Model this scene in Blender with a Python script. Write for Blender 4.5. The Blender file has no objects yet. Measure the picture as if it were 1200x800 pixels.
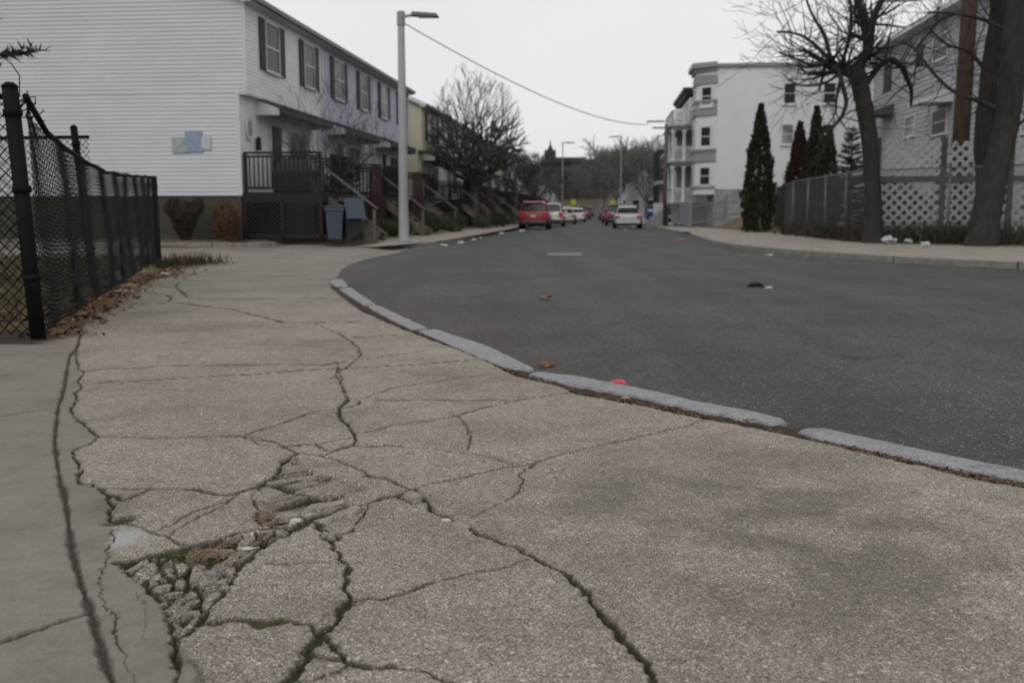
import bpy, bmesh, math, random
import numpy as np
from mathutils import Vector, Matrix, noise as mnoise
random.seed(11)
R = math.radians
scene = bpy.context.scene
COL = scene.collection
# ------------------------------------------------------------------ camera
F = 1167.0
CAMZ = 0.85
TH = math.atan(150.0 / F)
def ray(px, py):
    a = (px - 600) / F; b = (py - 400) / F
    return Vector((a, math.cos(TH) - b * math.sin(TH), -math.sin(TH) - b * math.cos(TH)))
def G(px, py, z=0.0):
    d = ray(px, py); t = (z - CAMZ) / d.z
    return Vector((d.x * t, d.y * t, z))
def P(px, py, Y):
    d = ray(px, py); t = Y / d.y
    return Vector((d.x * t, Y, CAMZ + d.z * t))
cam_d = bpy.data.cameras.new('camera'); cam = bpy.data.objects.new('camera', cam_d); COL.objects.link(cam)
cam.location = (0, 0, CAMZ); cam.rotation_euler = (math.pi / 2 - TH, 0, 0)
cam_d.sensor_width = 36; cam_d.lens = F / 1200 * 36; cam_d.clip_end = 3000; cam_d.clip_start = 0.05
cam_d.dof.use_dof = True; cam_d.dof.focus_distance = 3.1; cam_d.dof.aperture_fstop = 4.0; cam_d.dof.aperture_blades = 8
scene.camera = cam
# ------------------------------------------------------------------ world and light
w = bpy.data.worlds.new('World'); scene.world = w; w.use_nodes = True
nt = w.node_tree; bg = nt.nodes['Background']
sky = nt.nodes.new('ShaderNodeTexSky'); sky.sky_type = 'NISHITA'; sky.sun_disc = False
sky.sun_elevation = R(48); sky.sun_rotation = R(200); sky.air_density = 1; sky.dust_density = 3
hs = nt.nodes.new('ShaderNodeHueSaturation'); hs.inputs['Saturation'].default_value = 0.12
mx = nt.nodes.new('ShaderNodeMix'); mx.data_type = 'RGBA'; mx.inputs[0].default_value = 0.82
nt.links.new(sky.outputs[0], hs.inputs['Color']); nt.links.new(hs.outputs[0], mx.inputs[6])
# cloud sheet: faint unevenness of an overcast sky
tcw = nt.nodes.new('ShaderNodeTexCoord'); nz = nt.nodes.new('ShaderNodeTexNoise'); nz.inputs['Scale'].default_value = 1.6; nz.inputs['Detail'].default_value = 4
mr = nt.nodes.new('ShaderNodeMapRange'); mr.inputs[1].default_value = 0.3; mr.inputs[2].default_value = 0.7; mr.inputs[3].default_value = 5.7; mr.inputs[4].default_value = 7.2
cc = nt.nodes.new('ShaderNodeCombineColor')
m2 = nt.nodes.new('ShaderNodeMath'); m2.operation = 'MULTIPLY'; m2.inputs[1].default_value = 1.045
m3 = nt.nodes.new('ShaderNodeMath'); m3.operation = 'MULTIPLY'; m3.inputs[1].default_value = 1.0
nt.links.new(tcw.outputs['Generated'], nz.inputs['Vector']); nt.links.new(nz.outputs['Fac'], mr.inputs[0])
nt.links.new(mr.outputs[0], cc.inputs[0]); nt.links.new(mr.outputs[0], m3.inputs[0]); nt.links.new(m3.outputs[0], cc.inputs[1])
nt.links.new(mr.outputs[0], m2.inputs[0]); nt.links.new(m2.outputs[0], cc.inputs[2]); nt.links.new(cc.outputs[0], mx.inputs[7])
nt.links.new(mx.outputs[2], bg.inputs['Color']); bg.inputs['Strength'].default_value = 0.1
sd = bpy.data.lights.new('sun', 'SUN'); sd.energy = 0.5; sd.angle = R(25); sd.color = (1, .97, .93)
so = bpy.data.objects.new('sun', sd); COL.objects.link(so)
az, el = R(200), R(48)
sv = Vector((math.sin(az) * math.cos(el), math.cos(az) * math.cos(el), math.sin(el)))
so.rotation_euler = sv.to_track_quat('Z', 'Y').to_euler()
scene.view_settings.view_transform = 'Standard'; scene.view_settings.look = 'None'
scene.view_settings.gamma = 1; scene.view_settings.exposure = 0.38
scene.cycles.max_bounces = 6; scene.cycles.transparent_max_bounces = 8
scene.cycles.use_denoising = True
# ------------------------------------------------------------------ object helpers
class MB:
    def __init__(s): s.v = []; s.f = []; s.m = []
    def add(s, vs, fs):
        n = len(s.v); s.v += [tuple(v) for v in vs]; s.f += [tuple(i + n for i in f) for f in fs]
    def quad(s, a, b, c, d): s.add([a, b, c, d], [(0, 1, 2, 3)])
    def obox(s, c, ux, uy, uz, sx, sy, sz):
        c = Vector(c); ux = Vector(ux) * sx / 2; uy = Vector(uy) * sy / 2; uz = Vector(uz) * sz / 2
        vs = [c + ux * i + uy * j + uz * k for k in (-1, 1) for j in (-1, 1) for i in (-1, 1)]
        s.add(vs, [(0, 2, 3, 1), (4, 5, 7, 6), (0, 1, 5, 4), (2, 6, 7, 3), (0, 4, 6, 2), (1, 3, 7, 5)])
    def box(s, x0, x1, y0, y1, z0, z1):
        s.obox(((x0 + x1) / 2, (y0 + y1) / 2, (z0 + z1) / 2), (1, 0, 0), (0, 1, 0), (0, 0, 1), x1 - x0, y1 - y0, z1 - z0)
    def bar(s, a, b, wd, ht, up=(0, 0, 1)):
        a = Vector(a); b = Vector(b); d = b - a; L = d.length
        if L < 1e-6: return
        d /= L; u = Vector(up); x = d.cross(u)
        if x.length < 1e-4: x = d.cross(Vector((0, 1, 0)))
        x.normalize(); u = x.cross(d)
        s.obox((a + b) / 2, x, d, u, wd, L, ht)
    def tube(s, a, b, r0, r1, n=6, cap=True):
        a = Vector(a); b = Vector(b); d = b - a
        if d.length < 1e-6: return
        d.normalize(); x = d.cross(Vector((0.13, 0.31, 0.94)));
        if x.length < 1e-3: x = d.cross(Vector((1, 0, 0)))
        x.normalize(); y = d.cross(x)
        vs = [a + (x * math.cos(6.28318 * i / n) + y * math.sin(6.28318 * i / n)) * r0 for i in range(n)] + \
             [b + (x * math.cos(6.28318 * i / n) + y * math.sin(6.28318 * i / n)) * r1 for i in range(n)]
        fs = [(i, (i + 1) % n, n + (i + 1) % n, n + i) for i in range(n)]
        if cap: fs += [tuple(range(n))[::-1], tuple(range(n, 2 * n))]
        s.add(vs, fs)
    def path(s, pts, rs, n=8, jit=0.0):
        """a continuous tapered tube along points"""
        pts = [Vector(p) for p in pts]; rings = []; base = len(s.v)
        px_ = None
        for i, p in enumerate(pts):
            d = (pts[min(i + 1, len(pts) - 1)] - pts[max(i - 1, 0)])
            if d.length < 1e-7: d = Vector((0, 0, 1))
            d.normalize()
            if px_ is None:
                x = d.cross(Vector((0.13, 0.31, 0.94)))
                if x.length < 1e-3: x = d.cross(Vector((1, 0, 0)))
            else: x = px_ - d * px_.dot(d)
            if x.length < 1e-5: x = d.orthogonal()
            x.normalize(); px_ = x; y = d.cross(x)
            for k in range(n):
                rr = rs[i] * (1 + (random.uniform(-jit, jit) if jit else 0))
                s.v.append(tuple(p + (x * math.cos(6.28318 * k / n) + y * math.sin(6.28318 * k / n)) * rr))
        for i in range(len(pts) - 1):
            for k in range(n):
                a = base + i * n
                s.f.append((a + k, a + (k + 1) % n, a + n + (k + 1) % n, a + n + k))
        s.f.append(tuple(base + k for k in range(n))[::-1]); s.f.append(tuple(base + (len(pts) - 1) * n + k for k in range(n)))
    def lathe(s, prof, n=16, c=(0, 0, 0)):
        base = len(s.v)
        for r, z in prof:
            for k in range(n):
                s.v.append((c[0] + r * math.cos(6.28318 * k / n), c[1] + r * math.sin(6.28318 * k / n), c[2] + z))
        for i in range(len(prof) - 1):
            for k in range(n):
                a = base + i * n
                s.f.append((a + k, a + (k + 1) % n, a + n + (k + 1) % n, a + n + k))
        s.f.append(tuple(base + k for k in range(n))[::-1]); s.f.append(tuple(base + (len(prof) - 1) * n + k for k in range(n)))
    def build(s, name, mat, parent=None, smooth=False, off=None, bevel=0):
        me = bpy.data.meshes.new(name)
        v = s.v if off is None else [(a[0] - off[0], a[1] - off[1], a[2] - off[2]) for a in s.v]
        me.from_pydata(v, [], s.f); me.materials.append(mat)
        if smooth: me.polygons.foreach_set('use_smooth', [True] * len(me.polygons))
        me.update()
        o = bpy.data.objects.new(name, me); COL.objects.link(o)
        if off is not None: o.location = off
        if parent: o.parent = parent
        if bevel:
            m = o.modifiers.new('bevel', 'BEVEL'); m.width = bevel; m.segments = 2
        return o
def tag(o, label=None, cat=None, group=None, kind=None):
    if label: o['label'] = label
    if cat: o['category'] = cat
    if group: o['group'] = group
    if kind: o['kind'] = kind
    return o
def thing(name, label, cat, loc=(0, 0, 0), rz=0, group=None):
    o = bpy.data.objects.new(name, None); COL.objects.link(o)
    o.location = loc; o.rotation_euler = (0, 0, rz); o.empty_display_size = .2
    return tag(o, label, cat, group)
def dup(root, loc, rz=None, label=None, scale=None):
    r = root.copy(); COL.objects.link(r); r.location = loc
    if rz is not None: r.rotation_euler = (0, 0, rz)
    if label: r['label'] = label
    if scale: r.scale = scale
    for ch in [c for c in bpy.data.objects if c.parent == root]:
        c = ch.copy(); COL.objects.link(c); c.parent = r
        for g in [q for q in bpy.data.objects if q.parent == ch]:
            d = g.copy(); COL.objects.link(d); d.parent = c
    return r
# ------------------------------------------------------------------ materials
def newmat(name):
    m = bpy.data.materials.new(name); m.use_nodes = True
    return m, m.node_tree, m.node_tree.nodes['Principled BSDF']
def mat(name, c, rough=.8, var=.15, scale=4, bump=0.0, bscale=60, metal=0, spec=.3, c2=None, stretch=None):
    m, t, b = newmat(name)
    tc = t.nodes.new('ShaderNodeTexCoord'); n = t.nodes.new('ShaderNodeTexNoise')
    n.inputs['Scale'].default_value = scale; n.inputs['Detail'].default_value = 6; n.inputs['Roughness'].default_value = .65
    src = tc.outputs['Object']
    if stretch:
        mp = t.nodes.new('ShaderNodeMapping'); mp.inputs['Scale'].default_value = stretch
        t.links.new(src, mp.inputs[0]); src = mp.outputs[0]
    t.links.new(src, n.inputs['Vector'])
    r = t.nodes.new('ShaderNodeValToRGB'); t.links.new(n.outputs['Fac'], r.inputs[0])
    r.color_ramp.elements[0].position = .3; r.color_ramp.elements[1].position = .72
    ca = [max(0, x * (1 - var)) for x in c]; cb = [x * (1 + var) for x in (c2 or c)]
    r.color_ramp.elements[0].color = (*ca, 1); r.color_ramp.elements[1].color = (*cb, 1)
    t.links.new(r.outputs[0], b.inputs['Base Color'])
    b.inputs['Roughness'].default_value = rough; b.inputs['Metallic'].default_value = metal
    b.inputs['Specular IOR Level'].default_value = spec
    if bump:
        n2 = t.nodes.new('ShaderNodeTexNoise'); n2.inputs['Scale'].default_value = bscale; n2.inputs['Detail'].default_value = 4
        bp = t.nodes.new('ShaderNodeBump'); bp.inputs['Strength'].default_value = bump; bp.inputs['Distance'].default_value = .01
        t.links.new(src, n2.inputs['Vector']); t.links.new(n2.outputs['Fac'], bp.inputs['Height']); t.links.new(bp.outputs[0], b.inputs['Normal'])
    return m
def node(t, kind, **kw):
    n = t.nodes.new(kind)
    for k, v in kw.items():
        if k in ('operation', 'blend_type', 'data_type', 'attribute_name', 'feature', 'distance'): setattr(n, k, v)
    return n
def mixc(t, fac, a, b, blend='MIX'):
    n = t.nodes.new('ShaderNodeMix'); n.data_type = 'RGBA'; n.blend_type = blend
    for i, x in ((0, fac), (6, a), (7, b)):
        if isinstance(x, (int, float)): n.inputs[i].default_value = x
        elif isinstance(x, tuple): n.inputs[i].default_value = (*x, 1)
        else: t.links.new(x, n.inputs[i])
    return n.outputs[2]
def mathn(t, op, a, b=0.0, clamp=False):
    n = t.nodes.new('ShaderNodeMath'); n.operation = op; n.use_clamp = clamp
    for i, x in enumerate((a, b)):
        if isinstance(x, (int, float)): n.inputs[i].default_value = x
        else: t.links.new(x, n.inputs[i])
    return n.outputs[0]
def noisen(t, vec, scale, detail=5, rough=.6):
    n = t.nodes.new('ShaderNodeTexNoise'); n.inputs['Scale'].default_value = scale; n.inputs['Detail'].default_value = detail; n.inputs['Roughness'].default_value = rough
    t.links.new(vec, n.inputs['Vector']); return n.outputs['Fac']
def ramp(t, fac, stops):
    r = t.nodes.new('ShaderNodeValToRGB'); t.links.new(fac, r.inputs[0]); e = r.color_ramp.elements
    while len(e) < len(stops): e.new(.5)
    for k, (p, c) in enumerate(stops):
        e[k].position = p; e[k].color = (*c, 1) if isinstance(c, tuple) else (c, c, c, 1)
    return r.outputs[0]
def attr(t, name):
    a = t.nodes.new('ShaderNodeAttribute'); a.attribute_name = name; return a.outputs['Fac']
def concrete_mat(name, detailed=True, base=(.268, .237, .192), smoothc=(.222, .205, .172)):
    m, t, b = newmat(name)
    tc = t.nodes.new('ShaderNodeTexCoord'); v = tc.outputs['Object']
    vo = t.nodes.new('ShaderNodeTexVoronoi'); vo.inputs['Scale'].default_value = 330; t.links.new(v, vo.inputs['Vector'])
    sep = t.nodes.new('ShaderNodeSeparateColor'); t.links.new(vo.outputs['Color'], sep.inputs[0])
    peb = ramp(t, sep.outputs[0], [(0, tuple(x * .32 for x in base)), (.24, tuple(x * .70 for x in base)), (.5, base), (.78, tuple(x * 1.3 for x in base)), (.91, (.42, .375, .31)), (1, (.68, .64, .57))])
    vo2 = t.nodes.new('ShaderNodeTexVoronoi'); vo2.inputs['Scale'].default_value = 75; t.links.new(v, vo2.inputs['Vector'])
    sep2 = t.nodes.new('ShaderNodeSeparateColor'); t.links.new(vo2.outputs['Color'], sep2.inputs[0])
    big = ramp(t, sep2.outputs[1], [(0, .72), (.12, .92), (.6, 1.0), (.9, 1.08), (.97, 1.35)])
    peb = mixc(t, .5, peb, big, 'MULTIPLY')
    vo3 = t.nodes.new('ShaderNodeTexVoronoi'); vo3.inputs['Scale'].default_value = 42; t.links.new(v, vo3.inputs['Vector'])
    sep3 = t.nodes.new('ShaderNodeSeparateColor'); t.links.new(vo3.outputs['Color'], sep3.inputs[0])
    spk = mathn(t, 'MULTIPLY', mathn(t, 'GREATER_THAN', sep3.outputs[2], .90), mathn(t, 'LESS_THAN', vo3.outputs['Distance'], .2))
    peb = mixc(t, mathn(t, 'MULTIPLY', spk, .7), peb, (.62, .58, .52))
    fine = ramp(t, noisen(t, v, 260, 3), [(.25, .82), (.75, 1.16)])
    sm = mixc(t, 1.0, smoothc, fine, 'MULTIPLY')
    pits = ramp(t, noisen(t, v, 38, 5, .7), [(.28, .55), (.36, 1.0)])
    sm = mixc(t, .55, sm, pits, 'MULTIPLY')
    smf = attr(t, 'smo') if detailed else .35
    c = mixc(t, smf, peb, sm)
    # blotches and stains
    c = mixc(t, 1.0, c, ramp(t, noisen(t, v, 1.1, 6, .62), [(.3, .72), (.5, .98), (.72, 1.14)]), 'MULTIPLY')
    c = mixc(t, 1.0, c, ramp(t, noisen(t, v, 7, 6, .7), [(.26, .74), (.5, .98), (.75, 1.10)]), 'MULTIPLY')
    c = mixc(t, 1.0, c, ramp(t, noisen(t, v, 30, 4, .7), [(.25, .86), (.7, 1.08)]), 'MULTIPLY')
    if detailed:
        st = attr(t, 'stain'); c = mixc(t, mathn(t, 'MULTIPLY', st, .42, True), c, mixc(t, .45, (.082, .074, .066), c, 'MULTIPLY'))
        pl = attr(t, 'pale'); c = mixc(t, mathn(t, 'MULTIPLY', pl, .7, True), c, (.40, .40, .39))
        dirtc = ramp(t, noisen(t, v, 55, 5, .75), [(.3, (.014, .012, .009)), (.55, (.045, .034, .022)), (.75, (.11, .075, .045))])
        leafc = ramp(t, noisen(t, v, 90, 5, .8), [(.35, (.02, .015, .01)), (.54, (.06, .040, .026)), (.75, (.13, .085, .05))])
        leafy = ramp(t, noisen(t, v, 3.4, 4, .6), [(.45, 0.0), (.56, 1.0)])
        c = mixc(t, attr(t, 'dirt'), c, mixc(t, leafy, dirtc, leafc))
        mossc = ramp(t, noisen(t, v, 120, 4, .8), [(.3, (.012, .014, .005)), (.55, (.046, .050, .017)), (.8, (.09, .092, .034))])
        gum = ramp(t, noisen(t, v, 3.3, 2, .4), [(.20, 1.0), (.225, 0.0)])
        c = mixc(t, mathn(t, 'MULTIPLY', gum, .45), c, (.06, .056, .05))
        c = mixc(t, attr(t, 'crk'), c, (.020, .017, .013))
        mo = mathn(t, 'MULTIPLY', attr(t, 'moss'), ramp(t, noisen(t, v, 14, 4, .7), [(.34, 0.0), (.48, 1.0)]))
        c = mixc(t, mo, c, mossc)
    else:
        c = mixc(t, 1.0, c, (.98, .98, .98), 'MULTIPLY')
    t.links.new(c, b.inputs['Base Color']); b.inputs['Roughness'].default_value = .9; b.inputs['Specular IOR Level'].default_value = .25
    bp = t.nodes.new('ShaderNodeBump'); bp.inputs['Strength'].default_value = .55; bp.inputs['Distance'].default_value = .004
    h = mathn(t, 'ADD', mathn(t, 'MULTIPLY', vo.outputs['Distance'], -.8), noisen(t, v, 90, 5, .7))
    t.links.new(h, bp.inputs['Height']); t.links.new(bp.outputs[0], b.inputs['Normal'])
    return m
def asphalt_mat():
    m, t, b = newmat('asphalt'); tc = t.nodes.new('ShaderNodeTexCoord'); v = tc.outputs['Object']
    vo = t.nodes.new('ShaderNodeTexVoronoi'); vo.inputs['Scale'].default_value = 130; t.links.new(v, vo.inputs['Vector'])
    sep = t.nodes.new('ShaderNodeSeparateColor'); t.links.new(vo.outputs['Color'], sep.inputs[0])
    c = ramp(t, sep.outputs[0], [(0, (.026, .0255, .0235)), (.4, (.049, .048, .045)), (.8, (.067, .066, .062)), (.96, (.095, .093, .088)), (.993, (.30, .29, .27))])
    c = mixc(t, 1.0, c, ramp(t, noisen(t, v, .55, 6, .6), [(.3, .74), (.5, .98), (.72, 1.2)]), 'MULTIPLY')
    c = mixc(t, 1.0, c, ramp(t, noisen(t, v, 4, 7, .72), [(.26, .66), (.46, 1.0), (.75, 1.14)]), 'MULTIPLY')
    # stretched wheel wear along the street
    mp = t.nodes.new('ShaderNodeMapping'); mp.inputs['Rotation'].default_value = (0, 0, R(6)); mp.inputs['Scale'].default_value = (1.3, .07, 1)
    t.links.new(v, mp.inputs[0]); c = mixc(t, 1.0, c, ramp(t, noisen(t, mp.outputs[0], 1.0, 4, .6), [(.3, .80), (.6, 1.12)]), 'MULTIPLY')
    blot = ramp(t, noisen(t, v, 1.7, 3, .5), [(.27, 1.0), (.33, 0.0)])
    c = mixc(t, mathn(t, 'MULTIPLY', blot, .55), c, (.02, .02, .02))
    rustf = mathn(t, 'MULTIPLY', attr(t, 'rust'), ramp(t, noisen(t, v, 9, 5, .75), [(.42, 0.0), (.62, 1.0)]))
    c = mixc(t, mathn(t, 'MULTIPLY', rustf, .75), c, (.10, .055, .038))
    c = mixc(t, attr(t, 'tread'), c, (.145, .145, .145))
    t.links.new(c, b.inputs['Base Color']); b.inputs['Roughness'].default_value = .82; b.inputs['Specular IOR Level'].default_value = .35
    bp = t.nodes.new('ShaderNodeBump'); bp.inputs['Strength'].default_value = .6; bp.inputs['Distance'].default_value = .005
    t.links.new(mathn(t, 'MULTIPLY', vo.outputs['Distance'], -1), bp.inputs['Height']); t.links.new(bp.outputs[0], b.inputs['Normal'])
    return m
def granite_mat():
    m, t, b = newmat('granite'); tc = t.nodes.new('ShaderNodeTexCoord'); v = tc.outputs['Object']
    vo = t.nodes.new('ShaderNodeTexVoronoi'); vo.inputs['Scale'].default_value = 210; t.links.new(v, vo.inputs['Vector'])
    sep = t.nodes.new('ShaderNodeSeparateColor'); t.links.new(vo.outputs['Color'], sep.inputs[0])
    c = ramp(t, sep.outputs[0], [(0, (.12, .12, .122)), (.3, (.22, .222, .228)), (.75, (.29, .292, .298)), (1, (.38, .38, .385))])
    c = mixc(t, 1.0, c, ramp(t, noisen(t, v, 5, 6, .7), [(.28, .72), (.5, .96), (.7, 1.06)]), 'MULTIPLY')
    c = mixc(t, ramp(t, noisen(t, v, 18, 5, .7), [(.50, 0.0), (.72, .75)]), c, (.13, .12, .10))
    t.links.new(c, b.inputs['Base Color']); b.inputs['Roughness'].default_value = .75
    bp = t.nodes.new('ShaderNodeBump'); bp.inputs['Strength'].default_value = .5; bp.inputs['Distance'].default_value = .008
    t.links.new(noisen(t, v, 40, 6, .7), bp.inputs['Height']); t.links.new(bp.outputs[0], b.inputs['Normal'])
    return m
M = {}
M['walk'] = concrete_mat('broken_concrete')
M['walk_far'] = concrete_mat('plain_concrete', False, (.30, .27, .225), (.29, .265, .22))
M['frag'] = concrete_mat('dirty_fragment', False, (.235, .212, .178), (.21, .19, .16))
M['asphalt'] = asphalt_mat(); M['granite'] = granite_mat()
M['kerb_far'] = mat('old_kerb', (.20, .19, .17), .85, .3, 6, .4, 40)
M['soil'] = mat('soil', (.075, .056, .038), .95, .45, 7, .8, 30, c2=(.13, .10, .06))
M['dry_grass'] = mat('dry_grass', (.13, .11, .05), .95, .35, 3, .6, 40, c2=(.21, .17, .09))
M['lawn'] = mat('winter_lawn', (.07, .062, .03), .95, .35, 5, .6, 40, c2=(.12, .10, .05))
M['base'] = mat('base_ground', (.09, .08, .055), .95, .3, .3)
M['chain_black'] = mat('black_vinyl', (.008, .0085, .009), .7, .3, 9, spec=.1)
M['chain_grey'] = mat('galvanised', (.14, .145, .15), .5, .25, 6, metal=.3)
M['slat_grey'] = mat('slat_fence_metal', (.20, .215, .235), .6, .15, 5)
M['siding_white'] = mat('shaded_white_siding', (.52, .53, .555), .55, .08, .6, spec=.35, stretch=(1, 1, 3))  # white siding with the end wall's shade darkened into its colour
M['siding_front'] = mat('front_white_siding', (.74, .74, .73), .55, .07, 1.2, stretch=(1, 1, 3))  # brighter copy of the same white siding, for the street side
M['siding_blue'] = mat('blue_grey_siding', (.42, .455, .51), .55, .07, 1.2)
M['siding_pale'] = mat('pale_blue_siding', (.46, .48, .56), .55, .06, 1.2)
M['siding_cream'] = mat('cream_siding', (.50, .465, .36), .6, .07, 1.2)
M['siding_mint'] = mat('pale_mint_siding', (.50, .54, .52), .6, .07, 1.2)
M['siding_tan'] = mat('tan_siding', (.38, .34, .25), .6, .08, 1.2)
M['siding_sky'] = mat('sky_blue_siding', (.33, .41, .56), .6, .08, 1.2)
M['siding_grey'] = mat('dove_grey_siding', (.36, .37, .39), .6, .10, 1.0)
M['td_white'] = mat('triple_decker_white', (.66, .66, .66), .6, .05, .7)
M['td_grey'] = mat('triple_decker_grey_trim', (.27, .27, .28), .6, .08, 1)
M['trim_white'] = mat('white_trim', (.6, .6, .6), .5, .06, 3)
M['trim_dark'] = mat('dark_trim', (.045, .045, .048), .6, .2, 3)
M['shingle'] = mat('asphalt_shingles', (.085, .085, .088), .9, .3, 12, .5, 40)
M['shutter'] = mat('dark_shutter', (.016, .016, .019), .5, .2, 4)
M['brown_shutter'] = mat('brown_shutter', (.055, .032, .028), .5, .2, 4)
M['gutter'] = mat('gutter_metal', (.16, .165, .17), .5, .12, 3)
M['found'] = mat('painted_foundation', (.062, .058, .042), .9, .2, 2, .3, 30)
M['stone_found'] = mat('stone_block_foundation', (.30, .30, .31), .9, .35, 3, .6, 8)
M['deck'] = mat('dark_stained_wood', (.017, .013, .011), .75, .35, 5, .4, 50, stretch=(1, 1, 6))
M['deck_red'] = mat('reddish_stained_wood', (.052, .026, .020), .75, .3, 5)
M['wood_weath'] = mat('weathered_wood', (.12, .10, .08), .85, .3, 5)
M['rail_grey'] = mat('grey_weathered_rail', (.11, .10, .095), .7, .15, 5)
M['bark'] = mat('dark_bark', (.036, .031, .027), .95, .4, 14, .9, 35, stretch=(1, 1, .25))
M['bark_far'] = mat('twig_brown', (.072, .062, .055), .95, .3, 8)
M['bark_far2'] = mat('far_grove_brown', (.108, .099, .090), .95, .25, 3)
M['pole_wood'] = mat('pole_wood', (.07, .045, .03), .9, .3, 10, .5, 40, stretch=(1, 1, .15))
M['pole_conc'] = mat('lamp_post_grey', (.27, .275, .28), .65, .08, 5)
M['lamp_head'] = mat('lamp_head_dark', (.08, .085, .09), .5, .1, 5)
M['lattice'] = mat('white_lattice', (.44, .435, .42), .7, .2, 6)
M['rail_dark'] = mat('dark_mid_rail', (.09, .085, .08), .8, .2, 5)
M['evergreen'] = mat('arborvitae_green', (.016, .021, .011), .8, .5, 6, c2=(.03, .037, .017))
M['evergreen_red'] = mat('bronzed_arborvitae', (.045, .025, .018), .85, .5, 6)
M['spruce'] = mat('spruce_blue_green', (.024, .040, .034), .8, .45, 6)
M['pine'] = mat('pine_green', (.026, .036, .020), .8, .45, 6)
M['hedge'] = mat('hedge_green', (.026, .036, .014), .85, .5, 8)
M['twig_shrub'] = mat('bare_shrub_brown', (.045, .034, .024), .95, .4, 8)
M['twig_red'] = mat('reddish_shrub', (.10, .052, .030), .95, .4, 8)
M['weed'] = mat('dead_weed', (.060, .048, .030), .95, .45, 9)
M['leaf'] = mat('dead_leaf', (.085, .045, .026), .85, .5, 30, c2=(.16, .09, .05))
M['leaf_pale'] = mat('pale_dead_leaf', (.27, .20, .125), .85, .35, 30)
M['stone'] = mat('broken_concrete_chunk', (.21, .19, .165), .95, .3, 45, .8, 120)
M['stone_pale'] = mat('pale_pebble', (.44, .42, .38), .8, .15, 30)
M['white_litter'] = mat('white_litter', (.40, .41, .43), .6, .1, 10)
M['red_litter'] = mat('red_wrapper', (.50, .05, .04), .4, .1, 10)
M['faded_red'] = mat('faded_red_litter', (.33, .12, .10), .6, .2, 10)
M['black_litter'] = mat('black_cloth', (.012, .012, .014), .8, .2, 10)
M['blue_litter'] = mat('blue_litter', (.16, .26, .48), .6, .2, 10)
M['orange_litter'] = mat('orange_litter', (.55, .23, .05), .6, .2, 10)
M['bin_blue'] = mat('blue_grey_plastic', (.055, .072, .092), .5, .12, 6)
M['bin_dark'] = mat('dark_plastic', (.03, .034, .036), .5, .2, 6)
M['rubber'] = mat('rubber', (.015, .015, .015), .8, .2, 9)
M['rim'] = mat('rim_metal', (.25, .25, .26), .35, .1, 9, metal=.7)
M['plate'] = mat('licence_plate_white', (.55, .56, .58), .5, .08, 9)
M['brick_red'] = mat('dark_red_clapboard', (.085, .028, .022), .8, .25, 3)
M['green_trim'] = mat('dark_green_trim', (.018, .034, .028), .6, .2, 3)
M['mail_blue'] = mat('mailbox_blue', (.025, .05, .15), .4, .1, 4)
M['stone_far'] = mat('far_stone', (.045, .040, .037), .95, .2, .2)
M['hill'] = mat('far_hillside', (.06, .048, .036), .95, .35, .08, c2=(.09, .065, .04))
M['yellow_sign'] = mat('fluorescent_sign', (.40, .44, .05), .5, .05, 4)
M['road_paint'] = mat('worn_road_paint', (.17, .17, .168), .8, .3, 8)
M['sign_green'] = mat('poster_green', (.29, .34, .33), .6, .25, 9)
M['sign_blue'] = mat('poster_blue', (.24, .29, .38), .6, .2, 9)
M['sign_white'] = mat('poster_pale', (.43, .44, .48), .6, .12, 9)
M['cable'] = mat('cable_black', (.10, .10, .105), .7, .1, 9)
def glassm(name, c, rough=.08):
    m, t, b = newmat(name); tc = t.nodes.new('ShaderNodeTexCoord')
    cc_ = ramp(t, noisen(t, tc.outputs['Object'], 1.1, 3, .5), [(.35, tuple(x * .6 for x in c)), (.65, tuple(x * 1.5 for x in c))])
    t.links.new(cc_, b.inputs['Base Color']); b.inputs['Roughness'].default_value = rough; b.inputs['Specular IOR Level'].default_value = .12
    return m
M['pane'] = glassm('window_pane', (.034, .029, .027), .2); M['pane_light'] = glassm('window_pane_with_blind', (.22, .22, .215), .2)
M['pane_pale'] = glassm('window_pane_pale_blind', (.36, .38, .40), .3)
M['car_glass'] = glassm('car_glass', (.012, .013, .015), .05)
def paint(name, c):
    m, t, b = newmat(name); tc = t.nodes.new('ShaderNodeTexCoord')
    t.links.new(ramp(t, noisen(t, tc.outputs['Object'], 2.5, 4, .6), [(.3, tuple(x * .88 for x in c)), (.7, tuple(x * 1.06 for x in c))]), b.inputs['Base Color'])
    b.inputs['Roughness'].default_value = .38; b.inputs['Coat Weight'].default_value = .5; b.inputs['Coat Roughness'].default_value = .12
    return m
M['p_red'] = paint('paint_red', (.33, .022, .022)); M['p_silver'] = paint('paint_silver', (.45, .45, .45)); M['p_white'] = paint('paint_white', (.62, .62, .61))
M['p_dark'] = paint('paint_dark', (.03, .032, .036)); M['p_tan'] = paint('paint_tan', (.42, .40, .34)); M['p_wine'] = paint('paint_wine', (.12, .02, .025))
M['p_black'] = paint('black_trim_plastic', (.03, .03, .03)); M['tail'] = paint('tail_light_red', (.45, .02, .03))
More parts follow.
